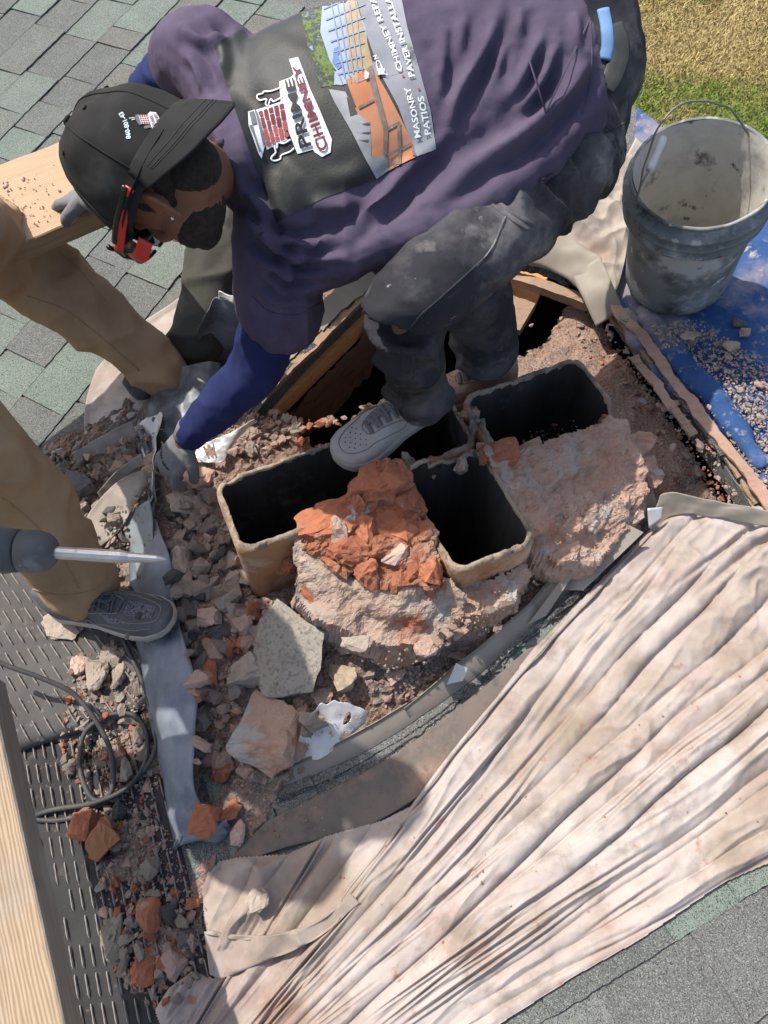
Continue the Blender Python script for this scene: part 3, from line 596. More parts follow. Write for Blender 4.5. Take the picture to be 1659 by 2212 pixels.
tri_px('flashing_piece', [(965, 1478, .05), (985, 1432, .07), (1010, 1443, .06), (1000, 1470, .04)], m_zinc, ff)
patch('dusty_membrane', [(575, 1775, .013), (700, 1712, .013), (850, 1632, .013), (1010, 1512, .013), (1160, 1385, .013), (1290, 1270, .013)], [(470, 1880, .013), (620, 1830, .013), (780, 1790, .013), (930, 1700, .013), (1040, 1570, .013), (1250, 1320, .013)], 70, 30, lambda l, w, P: .003*fbm(P*14, 2), m_dirtfelt, ff, .003)
patch('torn_felt', [(575, 1748, .012), (700, 1690, .014), (865, 1600, .014), (1008, 1500, .014), (1165, 1365, .014), (1285, 1272, .012)], [(600, 1722, .018), (720, 1680, .018), (880, 1590, .018), (1010, 1490, .02), (1150, 1365, .02), (1270, 1255, .02)], 260, 16, lambda l, w, P: .012*fbm(P*35, 3), m_felt, ff, .003, keep=lambda L, Wd: (Wd > .35*(noise(np.column_stack([L.ravel()*30, L.ravel()*0, L.ravel()*0])).reshape(L.shape)+.6)))
# ------------------------------------------------------------------ lead and zinc sheets
m_canvas = M('dusty canvas', [(.33, .28, .25), (.405, .355, .325), (.455, .41, .38)], 5, detail=8, rough=.95, spec=.1, bump=.35, bscale=260, dirt=[((.29, .20, .16), 4.5, .49, .66), ((.28, .225, .175), 3.1, .50, .68), ((.30, .17, .12), 22, .62, .70), ((.23, .19, .16), 9, .55, .70), ((.12, .10, .09), 75, .725, .74)], bdist=.0015)
m_canvas2 = M('grey canvas', [(.24, .205, .175), (.32, .28, .24), (.38, .335, .295)], 6, detail=8, rough=.95, spec=.1, bump=.35, bscale=240, dirt=[((.30, .22, .17), 6, .56, .7), ((.2, .18, .16), 9, .6, .75)], bdist=.0015)
m_blue = M('blue quilted blanket', [(.024, .055, .15), (.036, .083, .21), (.05, .105, .245)], 9, detail=8, rough=.95, spec=.1, bump=.5, bscale=220, dirt=[((.34, .29, .27), 3.2, .50, .66), ((.33, .29, .27), 30, .56, .68), ((.10, .13, .20), 7, .55, .7)], bdist=.002)
def curlnoise(k=.01, f=9., s=0): return lambda l, w, P: k*fbm(P*f+s, 3)
lead = empty('lead_flashing', PR(370, 1450, .02), 'long blue grey lead flashing strip running down between the shoe and the rubble', 'flashing')
patch('strip', [(285, 1110, .03), (278, 1200, .05), (285, 1330, .06), (305, 1450, .055), (325, 1560, .045), (350, 1680, .03), (378, 1830, .012)], [(335, 1120, .10), (368, 1210, .12), (378, 1320, .12), (425, 1480, .11), (418, 1600, .095), (425, 1720, .07), (495, 1800, .03)], 90, 16,
      lambda l, w, P: .010*fbm(P*9, 3)+.012*np.sin(w*math.pi)+.010*np.exp(-((l-.93)/.03)**2), m_lead, lead, .002)
patch('edge_fold', [(335, 1570, .02), (352, 1680, .012), (370, 1790, .01), (380, 1838, .012)], [(325, 1560, .045), (352, 1680, .035), (385, 1760, .03), (400, 1800, .03)], 40, 6, lambda l, w, P: .008*fbm(P*18, 3), m_leaddark, lead, .002)
patch('lower_lip', [(375, 1836, .012), (420, 1815, .012), (470, 1822, .012), (500, 1795, .015)], [(385, 1770, .05), (430, 1770, .05), (470, 1780, .045), (492, 1770, .04)], 30, 8, lambda l, w, P: .01*fbm(P*22, 2), m_lead, lead, .002)
patch('upper_flap', [(258, 1125, .07), (280, 1180, .07), (296, 1250, .075)], [(325, 1080, .11), (330, 1140, .11), (330, 1245, .10)], 20, 10, lambda l, w, P: .008*fbm(P*14, 2), M('weathered lead', [(.16, .19, .20), (.24, .27, .28)], 6, rough=.6, metal=.2, bump=.2, bscale=30, dirt=[((.3, .28, .25), 9, .6, .7)]), lead, .002)
ll = empty('folded_lead_sheet', PR(380, 850, .05), 'soot blackened lead sheet folded over the roof beside the brown trouser cuff', 'lead sheet')
patch('sheet', [(318, 870, .04), (330, 840, .09), (365, 800, .12), (440, 785, .13), (480, 790, .11)], [(330, 1000, .05), (360, 1010, .05), (400, 960, .06), (440, 930, .07), (470, 900, .06)], 50, 40, lambda l, w, P: .018*fbm(P*9+3, 3)+.02*np.sin(w*3.1), m_leaddark, ll, .002)
patch('bright_edge', [(278, 930, .06), (300, 960, .07), (316, 1010, .06), (322, 1100, .05)], [(345, 888, .13), (350, 900, .13), (335, 960, .11), (330, 1080, .08)], 40, 14, lambda l, w, P: .014*fbm(P*14+7, 3), m_zinc, ll, .002)
patch('torn_rim', [(285, 945, .05), (312, 1010, .04), (315, 1060, .04), (318, 1120, .05)], [(300, 900, .09), (328, 1000, .10), (334, 1070, .10), (332, 1120, .09)], 40, 8, lambda l, w, P: .014*fbm(P*24+2, 3), m_leaddark, ll, .002)
l2 = empty('curled_lead_sheet', PR(470, 780, .05), 'curled upright lead sheet standing in front of the dark trouser leg', 'lead sheet')
patch('sheet', [(424, 705, .20), (450, 668, .24), (470, 640, .26), (530, 670, .25), (560, 690, .24)], [(428, 788, .04), (440, 785, .04), (480, 780, .03), (520, 770, .03), (550, 745, .03)], 60, 30, lambda l, w, P: .016*fbm(P*8+1, 3)+.03*np.sin(w*2.6)*np.sin(l*5), m_lead, l2, .0025)
patch('torn_lip', [(470, 640, .26), (500, 655, .265), (535, 680, .26)], [(472, 630, .28), (505, 636, .29), (532, 640, .28)], 24, 6, lambda l, w, P: .010*fbm(P*30, 2), m_zinc, l2, .002)
zs = empty('torn_zinc_sheet', PR(500, 960, .05), 'white torn metal sheet with a square hole under the grey glove', 'metal sheet')
patch('sheet', [(415, 975, .09), (430, 960, .10), (470, 945, .11), (520, 925, .11), (550, 905, .10)], [(420, 1000, .09), (450, 1000, .085), (480, 998, .085), (500, 965, .09), (548, 915, .09)], 120, 40, lambda l, w, P: .006*fbm(P*20+3, 3), m_zinc, zs, .0018, keep=lambda L, Wd: ~((abs(L-.36) < .07) & (abs(Wd-.48) < .25+.1*np.sin(L*90))))
zt = empty('rusted_zinc_sheet', PR(720, 1570, .05), 'white torn metal sheet with rust patches at the lower end of the step flashing', 'metal sheet')
patch('sheet', [(620, 1658, .03), (660, 1640, .03), (700, 1635, .03), (790, 1560, .03)], [(664, 1556, .09), (695, 1516, .10), (740, 1505, .10), (792, 1535, .07)], 170, 110, lambda l, w, P: .010*fbm(P*12+9, 3), M('rusty white zinc', [(.55, .54, .52), (.62, .61, .59)], 5, rough=.5, metal=.15, bump=.15, bscale=20, dirt=[((.40, .27, .14), 17, .57, .60), ((.45, .30, .22), 30, .64, .68)]), zt, .002,
      keep=lambda L, Wd: ~(((L-.80)/.035)**2+((Wd-.62)/.14)**2 < 1) & ~(((L-.30)/.06)**2+((Wd-.75)/.10)**2 < 1) & (Wd < .93+.12*noise(np.column_stack([L.ravel()*5, L.ravel()*0, L.ravel()*0])).reshape(L.shape)))

# ------------------------------------------------------------------ drop cloth, front
FR = random.Random(23); FOLDS = []
def sst(x): x = np.clip(x, 0, 1); return x*x*(3-2*x)
def rdg(q): return np.clip(1-np.abs(noise(q))*3.2, 0, 1)**1.4
cl = empty('drop_cloth', PR(1200, 1700, .01), 'large pale dusty canvas drop cloth lying in long folds across the front of the roof', 'drop cloth')
UP = [(446, 1990), (440, 1925), (452, 1890), (480, 1858), (520, 1850), (625, 1843), (710, 1804), (829, 1771), (904, 1734), (959, 1659), (1040, 1552), (1149, 1406), (1290, 1262), (1429, 1118), (1480, 1098), (1560, 1102), (1780, 1092)]
LO = [(1790, 1790), (1659, 1864), (1555, 1909), (1380, 2029), (1245, 2104), (1075, 2212), (930, 2290), (760, 2400), (560, 2440), (430, 2290), (352, 2215), (340, 2180), (372, 2130), (420, 2095), (470, 2110)]
CREASE = [.035, .10, .20, .255, .36, .45, .485, .60, .69, .74, .86, .955, 1.06, 1.15, 1.30, 1.42, 1.60]      # the valleys between the folds, as a fan
for k in range(60):                                     # shorter creases across the folds
    w0 = FR.uniform(.02, 1.2); a_ = FR.uniform(-.1, .85); FOLDS.append((w0, w0+FR.uniform(-.6, .6), a_, a_+FR.uniform(.10, .38), FR.uniform(.004, .015), FR.uniform(.0035, .010), FR.uniform(0, 9)))
def big_cloth():
    R0, R1, T0, T1 = 560., 2560., math.radians(29), math.radians(67); nr, nt_ = 430, 560
    r, t = np.meshgrid(np.linspace(R0, R1, nr), np.linspace(T0, T1, nt_), indexing='ij'); u = (r*np.cos(t)).ravel(); v = (2860-r*np.sin(t)).ravel()
    dn = ray(0, 0); rays = AX_F[None]+np.outer((u-829.5)/FPX, AX_R)+np.outer((1106-v)/FPX, AX_U); p0 = np.array([0, 1, -.06]); P = CAM+rays*((RN@(p0-CAM))/(rays@RN))[:, None]
    pl = np.array(UP+LO, float); dm = np.full(len(u), 1e9)
    for i in range(len(pl)):
        a_, b_ = pl[i], pl[(i+1) % len(pl)]; ab = b_-a_; k = np.clip(((u-a_[0])*ab[0]+(v-a_[1])*ab[1])/(ab@ab), 0, 1); dm = np.minimum(dm, np.hypot(u-a_[0]-k*ab[0], v-a_[1]-k*ab[1]))
    keep = inside(pl, u, v).reshape(r.shape)
    l = (r.ravel()-700)/1800; w = (np.degrees(t.ravel())-31)/21; one = np.ones(len(u)); ix = None
    wn = w+.030*noise(np.column_stack([l*2.2, w*3.1, one+1]))+.010*noise(np.column_stack([l*8, w*8, one+4]))
    C = np.sort(np.array([c+.040*noise(np.column_stack([l*2.0+i*3.7, one+i*1.9, one]))+.012*noise(np.column_stack([l*6+i*2.7, one+i*1.3, one+6])) for i, c in enumerate(CREASE)]), axis=0)
    lo = np.where(C <= wn, C, -.06).max(0); hi = np.where(C > wn, C, 1.75).min(0); ix = (C <= wn).sum(0); wd = np.clip(hi-lo, .004, 1); q = np.clip((wn-lo)/wd, 0, 1)
    q = q**(.7+.6*np.clip(.5+noise(np.column_stack([ix*3.1, l*2, one])), 0, 1)); pil = (1-np.abs(2*q-1)**2.2)**.66
    wm = np.minimum(wd, .12)*.3665*r.ravel()*.00085
    h = .40*wm*pil*(.12+1.3*np.clip(.45+noise(np.column_stack([l*2.8+ix*5.3, ix*1.7, one+9])), 0, 1.2))+.018*noise(np.column_stack([l*2.2, w*3.5, one+20]))
    for w0, w1, l0, l1, a, s, sd in FOLDS:
        cc = w0+(w1-w0)*l+.014*noise(np.column_stack([l*4+sd, one+sd, one])); en = sst((l-l0)/.11)*sst((l1-l)/.11); x = (wn-cc)/s
        h += a*en*(.8*np.exp(-((x-2.2)/1.6)**2)+.8*np.exp(-((x+2.0)/1.4)**2)-.9*np.exp(-np.abs(x)**1.3))
    cr = np.clip(noise(P*3.2)+.15, 0, 1)+.9*sst((l-.72)/.2)*np.clip(noise(P*5+40)+.5, 0, 1)
    h += .006*rdg(np.column_stack([l*5+w*7+noise(P*5)*.5, w*8-l*6, one+3]))*np.clip(noise(P*4+8)+.4, 0, 1)+.006*rdg(np.column_stack([l*6-w*6+noise(P*4+2)*.5, w*7+l*7, one+13]))*np.clip(noise(P*4+18)+.4, 0, 1)+.011*rdg(P*8+5)*cr+.005*rdg(P*19+15)*cr
    h += .0028*fbm(P*22, 3)
    sl_ = np.exp(-(((u-470)/130)**2+((v-1900)/130)**2)); h += .05*sl_*(rdg(P*8+9)-.2)
    h = .016+h*np.clip(dm/26, .08, 1); h = np.maximum(h, .0105); P = P+RN*h[:, None]
    Fs = grid_faces(nr, nt_, keep); used = np.unique(np.array(Fs)); mp = -np.ones(len(P), int); mp[used] = np.arange(len(used)); P = P[used]; Fs = [tuple(mp[i] for i in f) for f in Fs]
    # the rim of the cloth is turned down to the roof
    e_ = {}
    for f in Fs:
        for i in range(4): e_[(f[i], f[(i+1) % 4])] = 1
    bd = [x for x in e_ if (x[1], x[0]) not in e_]; ib = np.array(sorted({i for x in bd for i in x})); n = len(P); m2 = {int(i): n+k for k, i in enumerate(ib)}
    P = np.vstack([P, P[ib]-RN*.010]); Fs += [(a, b, m2[b], m2[a]) for a, b in bd]
    obj('cloth', P, Fs, m_canvas, cl, True)
big_cloth()
# its left corner turned over, with a stitched hem
def crump(k, f, s=0, e=.1): return lambda l, w, P: (k*.75*(ridge(np.column_stack([(P[:, 0]*.8+P[:, 1]*.6)*f*1.3+noise(P*f*.7)*.5, (P[:, 1]*.8-P[:, 0]*.6)*f*.45, P[:, 2]*f])+s, 1)-.5)+.35*k*(ridge(P*f*1.4+s+3, 1)-.5)+.25*k*fbm(P*f*2.3+s, 2))*np.clip(np.minimum(np.minimum(l, 1-l), np.minimum(w, 1-w))/e, 0, 1)+.014
patch('turned_corner', [(446, 2012, .02), (530, 2020, .03), (620, 2015, .036), (700, 1985, .036), (760, 1930, .034)], [(458, 2104, .012), (490, 2110, .012), (570, 2078, .02), (680, 2030, .030), (780, 1950, .028)], 100, 24, crump(.012, 9, 3), m_canvas, cl, .0015)
hem = MB()
for c, hgt, r in (([(1429, 1126), (1290, 1275), (1150, 1425), (1000, 1600), (900, 1732), (800, 1872), (720, 1972)], .030, .0045), ([(448, 2014), (520, 2026), (600, 2022), (690, 1992), (740, 1950)], .036, .0045), ([(446, 2014), (452, 2060), (460, 2102)], .022, .004)):
    pts = curve(c, 90); C = np.array([PR(u, v, hgt+.004*math.sin(i*.5)) for i, (u, v) in enumerate(pts)]); hem.add(*loft(C, r, r*.7, None, 8))
hem.build('hem', m_canvas, cl, True)
mk = MB()                                        # a small pen mark printed on the cloth
# the cloth over the ridge of flashing at the right, and its grey backing sheet
gs = empty('grey_membrane', PR(1500, 1090, .05), 'crumpled silver grey membrane sticking out above the drop cloth at the right', 'membrane')
patch('sheet', [(1402, 1140, .05), (1420, 1090, .07), (1440, 1065, .09), (1540, 1080, .09), (1700, 1110, .09)], [(1425, 1150, .03), (1440, 1120, .04), (1480, 1110, .05), (1560, 1120, .05), (1700, 1150, .05)], 60, 16, lambda l, w, P: .012*fbm(P*14, 3), m_zinc if False else m_alu, gs, .002)
patch('bright_corner', [(1402, 1140, .06), (1398, 1100, .09)], [(1430, 1120, .07), (1432, 1096, .09)], 8, 8, lambda l, w, P: .004*fbm(P*20, 2), m_zinc, gs, .002)

# ------------------------------------------------------------------ other cloths and blankets
c2 = empty('crumpled_canvas', PR(1290, 450, .02), 'crumpled grey beige canvas heaped between the dark trousers and the bucket', 'drop cloth')
patch('cloth', [(1205, 500, .06), (1240, 465, .07), (1280, 420, .07), (1335, 365, .06), (1395, 320, .04)], [(1330, 640, .03), (1345, 585, .04), (1360, 510, .05), (1390, 430, .05), (1440, 340, .03)], 150, 120, crump(.042, 8, 21), m_canvas2, c2, .0015)
patch('pale_edge', [(1225, 490, .07), (1290, 430, .07), (1345, 355, .06), (1372, 305, .05)], [(1262, 490, .05), (1310, 440, .05), (1365, 370, .05), (1400, 330, .04)], 60, 14, crump(.012, 10, 1), m_canvas, c2, .0015)
c3 = empty('canvas_sheet', PR(250, 850, .01), 'pale beige canvas sheet lying flat on the shingles beside the brown trouser leg', 'drop cloth')
patch('cloth', [(188, 947, .006), (187, 905, .006), (192, 868, .006), (206, 820, .006), (225, 788, .006), (300, 712, .01), (390, 650, .012), (445, 590, .012)], [(250, 925, .012), (300, 900, .015), (330, 850, .02), (370, 800, .02), (420, 740, .02), (480, 660, .02)], 110, 60, crump(.014, 5, 2), m_canvas, c3, .0015)
c4 = empty('folded_canvas_strip', PR(250, 1080, .05), 'dusty grey brown canvas strips folded in the rubble left of the lead sheet', 'drop cloth')
patch('cloth', [(172, 1180, .05), (200, 1110, .08), (260, 1045, .10), (315, 1020, .10)], [(225, 1185, .05), (262, 1150, .07), (300, 1090, .09), (325, 1050, .08)], 60, 30, crump(.012, 8, 4), m_canvas2, c4, .002)
patch('strip', [(165, 985, .05), (220, 950, .07), (290, 915, .08)], [(172, 1000, .03), (230, 985, .04), (300, 950, .05)], 50, 18, crump(.012, 9, 6), m_canvas2, c4, .002)
patch('strip', [(215, 1070, .06), (260, 1020, .085), (310, 985, .09)], [(225, 1085, .04), (270, 1040, .06), (318, 1010, .07)], 40, 14, crump(.010, 9, 7), m_canvas2, c4, .002)
bl = empty('blue_blanket', PR(1500, 700, .0), 'blue quilted moving blanket spread on the roof under the bucket', 'blanket')
def quilt(l, w, P):
    a = P[:, 0]*11+P[:, 1]*7; b = P[:, 0]*7-P[:, 1]*11
    return .006*(np.abs(np.sin(a*1.6))*np.abs(np.sin(b*1.6)))+.010*fbm(P*5, 3)+.008
patch('quilt', [(1300, 640, .0), (1340, 560, .0), (1360, 400, .0), (1375, 235, .0)], [(1650, 1060, .0), (1720, 980, .0), (1800, 800, .0), (1810, 610, .0)], 150, 190, quilt, m_blue, bl, .004)
def foldridge(A_, name, par, hgt, wd, seed):
    pts = curve(A_, 70); C = []; R_ = []
    for i, p in enumerate(pts): C.append(PR(p[0], p[1], hgt*.45+.004*float(noise([[i*.13+seed, 0, 0]])[0]))); R_.append(p[2])
    V, Fs = loft(np.array(C), np.array(R_), np.array(R_)*.7*hgt/.03, RN, 14); V = V+vnormals(V, Fs)*(.009*fbm(V*14+seed, 3)+.003*(ridge(V*40+seed, 1)-.5))[:, None]
    return obj(name, V, Fs, m_blue, par, True)
foldridge([(1378, 665, .012), (1400, 690, .030), (1460, 770, .036), (1530, 850, .034), (1580, 915, .028), (1650, 1010, .018)], 'folded_edge', bl, .034, .03, 1)
foldridge([(1318, 635, .014), (1350, 690, .020), (1400, 770, .019), (1450, 830, .024), (1500, 890, .017), (1580, 968, .007)], 'folded_edge', bl, .034, .02, 5)

# ------------------------------------------------------------------ bucket
def bucket():
    m_out = M('mortar caked grey plastic', [(.115, .125, .128), (.19, .205, .208), (.28, .295, .29)], 6, detail=8, rough=.8, bump=.5, bscale=40, stretch=(1, 1, .6), dirt=[((.46, .46, .44), 7, .51, .61), ((.045, .05, .055), 5, .53, .66), ((.5, .5, .47), 22, .60, .66), ((.05, .055, .06), 15, .6, .68)])
    m_in = M('mortar lined inside', [(.42, .40, .36), (.52, .50, .45), (.36, .34, .31)], 8, detail=8, rough=.9, bump=.6, bscale=35, dirt=[((.10, .10, .10), 9, .58, .66), ((.6, .57, .5), 7, .58, .7), ((.12, .12, .115), 24, .62, .66)])
    m_wire = M('wire', [(.16, .16, .155), (.24, .24, .23)], 20, rough=.5, metal=.6, bump=.1); m_grip = M('white grip', [(.52, .52, .50), (.6, .6, .58)], 9, rough=.6, bump=.1)
    rim = W(1515, 372, 1.72); rim = rim+np.array([0.004, 0, 0]); base = PR(1442, 616, .014)+np.array([0, 0, .0]); ax = nrm(nrm(rim-base)+np.array([-.05, -.02, .0])); base = rim-ax*.37
    # sits on the blanket: drop it until its foot meets the roof plane
    gap = float(RN@(base-np.array([0, 1, -.06]))); rt = empty('bucket', base, 'grey five gallon bucket caked with dried mortar standing on the blue blanket', 'bucket')
    print('bucket gap', gap)
    prof = [(.0, .0), (.118, .0), (.128, .004), (.131, .012), (.146, .27), (.147, .272), (.163, .271), (.164, .281), (.1475, .286), (.148, .299), (.167, .301), (.167, .311), (.149, .315), (.1495, .329), (.169, .331), (.169, .341), (.151, .345), (.152, .362), (.158, .364), (.159, .371), (.156, .374), (.151, .372)]
    pin = [(.151, .372), (.148, .36), (.142, .27), (.127, .02), (.118, .008), (0, .008)]
    s = nrm(np.cross([0, 1, .0], ax)); q = np.cross(ax, s)
    def spin(pr, n=72, wob=0., seed=0):
        V = []; Fs = []
        for r, h in pr:
            for j in range(n):
                a = 2*math.pi*j/n; V.append(base+ax*h+(s*math.cos(a)+q*math.sin(a))*r)
        for i in range(len(pr)-1):
            for j in range(n): a, b = i*n+j, i*n+(j+1) % n; Fs.append((a, b, b+n, a+n))
        V = np.array(V)
        if wob: V = V+(V-base-ax*((V-base)@ax)[:, None])*(wob*fbm(V*16+seed, 3))[:, None]
        return V, Fs
    def dens(pr, k=6):
        o = []
        for (r0, h0), (r1, h1) in zip(pr[:-1], pr[1:]):
            m = k if abs(h1-h0) > .05 else 1
            for i in range(m): o.append((r0+(r1-r0)*i/m, h0+(h1-h0)*i/m))
        return o+[pr[-1]]
    V, Fs = spin(dens(prof), wob=.012); obj('shell', V, Fs, m_out, rt, True); V, Fs = spin(dens(pin, 10), wob=.022, seed=4); obj('inside', V, Fs, m_in, rt, True)
    for sg, pxv in ((1, (1432, 300)), (-1, (1662, 320))):
        pass
    # lugs at the two ends of the handle, the wire handle leaning to the back
    ang = math.radians(205); d = s*math.cos(ang)+q*math.sin(ang); n_ = np.cross(ax, d)
    for sg in (1, -1):
        c = base+ax*.318+d*.158*sg; V, Fs = loft([c-d*sg*.008, c+d*sg*.012], .022, .022, ax, 14); obj('lug', V, Fs, m_out, rt)
    top = [base+ax*.318+d*.166]
    P0 = base+ax*.318+d*.168; P1 = base+ax*.318-d*.168; back = nrm(n_ if n_[1] > 0 else -n_)
    pts = [P0, P0*.82+P1*.18+back*.07+ax*.10, P0*.55+P1*.45+back*.11+ax*.155, P0*.2+P1*.8+back*.085+ax*.11, P1]
    C = curve(pts, 46); C = C+.004*np.column_stack([noise(C*22), noise(C*22+5), noise(C*22+9)]); V, Fs = loft(C, .0024, None, ax, 8); obj('handle', V, Fs, m_wire, rt, True)
    C2 = curve([W(1432, 300, 1.60), W(1418, 335, 1.575), W(1402, 368, 1.56)], 10); V, Fs = loft(C2, [.008, .009, .009, .0085, .0075, .008, .009, .009, .009, .007], None, ax, 12); obj('hand_grip', V, Fs, m_grip, rt, True)
    C3 = curve([W(1402, 368, 1.56), W(1385, 400, 1.57), W(1374, 432, 1.60)], 10); V, Fs = loft(C3, .0022, None, ax, 8); obj('wire_end', V, Fs, m_wire, rt, True)
bucket()

# ------------------------------------------------------------------ planks
m_pine = M('pine plank', [(.36, .245, .155), (.46, .335, .22), (.41, .29, .185)], 3, detail=5, rough=.7, bump=.25, bscale=40, stretch=(1.2, 9, 9), wave=('Y', 5.5, 6., .55, (.31, .19, .10)), dirt=[((.40, .26, .17), 7, .62, .75)])
m_pineend = M('pine plank edge', [(.30, .20, .11), (.48, .34, .20)], 3, rough=.8, bump=.35, bscale=40, stretch=(1.2, 30, 30), wave=('Z', 22, 4., .6, (.16, .09, .045)))
m_board_shade = M('weathered pine shaded side', [(.25, .215, .175), (.36, .315, .26), (.30, .25, .20)], 4, rough=.85, bump=.4, bscale=50, stretch=(1, 12, 12), wave=('Y', 7, 5, .6, (.19, .145, .105)), dirt=[((.22, .19, .16), 20, .6, .7)])  # the board side's shade is put into this greyer wood colour
def plank(name, A, B, wv, w, t, label, mats):
    """A,B: two points on the near top edge; wv: direction across the top; drops t below"""
    A = np.asarray(A); B = np.asarray(B); d = nrm(B-A); wv = nrm(wv-d*(wv@d)); n = np.cross(d, wv); n = n if n[2] > 0 else -n
    c = (A+B)/2+wv*w/2-n*t/2; L = np.linalg.norm(B-A); nx = 40
    V = []; Fs = []; mi = []; pr = [(-w/2, -t/2), (w/2, -t/2), (w/2, t/2-.003), (w/2-.003, t/2), (-w/2+.003, t/2), (-w/2, t/2-.003)]
    for i in range(nx+1):
        x = L*(i/nx-.5)
        for y, z in pr: V.append((x, y, z+.0008*rnd.uniform(-1, 1)))
    k = len(pr)
    for i in range(nx):
        for j in range(k): a = i*k+j; b = i*k+(j+1) % k; Fs.append((a, a+k, b+k, b)); mi.append(0 if j == 3 else 1)
    Fs += [tuple(range(k)), tuple(nx*k+j for j in range(k-1, -1, -1))]; mi += [1, 1]
    o = link(name, mesh(name, V, Fs, mats, False, mi)); R = Matrix((tuple(d), tuple(wv), tuple(n))).transposed()
    if R.determinant() < 0: R = Matrix((tuple(d), tuple(-wv), tuple(n))).transposed()
    o.matrix_world = Matrix.Translation(tuple(c)) @ R.to_4x4(); return tag(o, label, 'plank')
PLZ = .42
pa, pb = PZ(65, 517, PLZ), PZ(268, 432, PLZ); pd = nrm(pb-pa); pw = np.cross([0, 0, 1], pd); pw = pw if pw[1] > 0 else -pw
plank('scaffold_plank', pa-pd*1.1, pb, pw, .29, .045, 'wide pine scaffold plank with brick crumbs at the upper left, under the gloved fingers', [m_pine, m_pineend])
crumbs = MB(); rr = random.Random(4)
for i in range(170):
    s_ = pa+pw*rr.uniform(.02, .22)+pd*(rr.gauss(-.02, .07) if i < 120 else rr.uniform(-.15, .1)); V, Fs = hull([rr.uniform(.002, .007)*(2 if i < 12 else 1) for _ in range(3)], i+300, 8); crumbs.add(V+s_+np.array([0, 0, .002]), Fs)
tag(crumbs.build('plank_crumbs', m_pink), 'brick and mortar crumbs scattered on the pine scaffold plank', 'crumbs', kind='stuff')
# board at the lower left, close to the camera
ba, bz = PZ(-22, 1470, .26), PZ(146, 2240, .26); bd_ = nrm(bz-ba); bw = np.cross([0, 0, 1], bd_); bw = bw if bw[0] < 0 else -bw
m_board_lit = M('pale weathered pine', [(.30, .225, .15), (.42, .33, .225), (.36, .275, .19)], 3, detail=7, rough=.8, bump=.35, bscale=50, stretch=(1.2, 10, 10), wave=('Y', 5, 8., .85, (.24, .165, .10)), dirt=[((.34, .30, .26), 5, .54, .68), ((.50, .46, .40), 9, .6, .7)])  # pale yellow tone carries the sunlight on the board's top face
plank('toe_board', ba-bd_*.02, bz+bd_*.3, bw, .19, .075, 'pale weathered pine board along the lower left edge of the picture', [m_board_lit, m_board_shade])
cp = PR(1690, 2238, .05); plank('wood_offcut', cp+np.array([-.08, -.05, 0]), cp+np.array([.25, .10, 0]), np.array([.2, -.9, 0]), .06, .03, 'corner of an orange brown wood piece at the lower right edge', [m_pine, m_pineend])

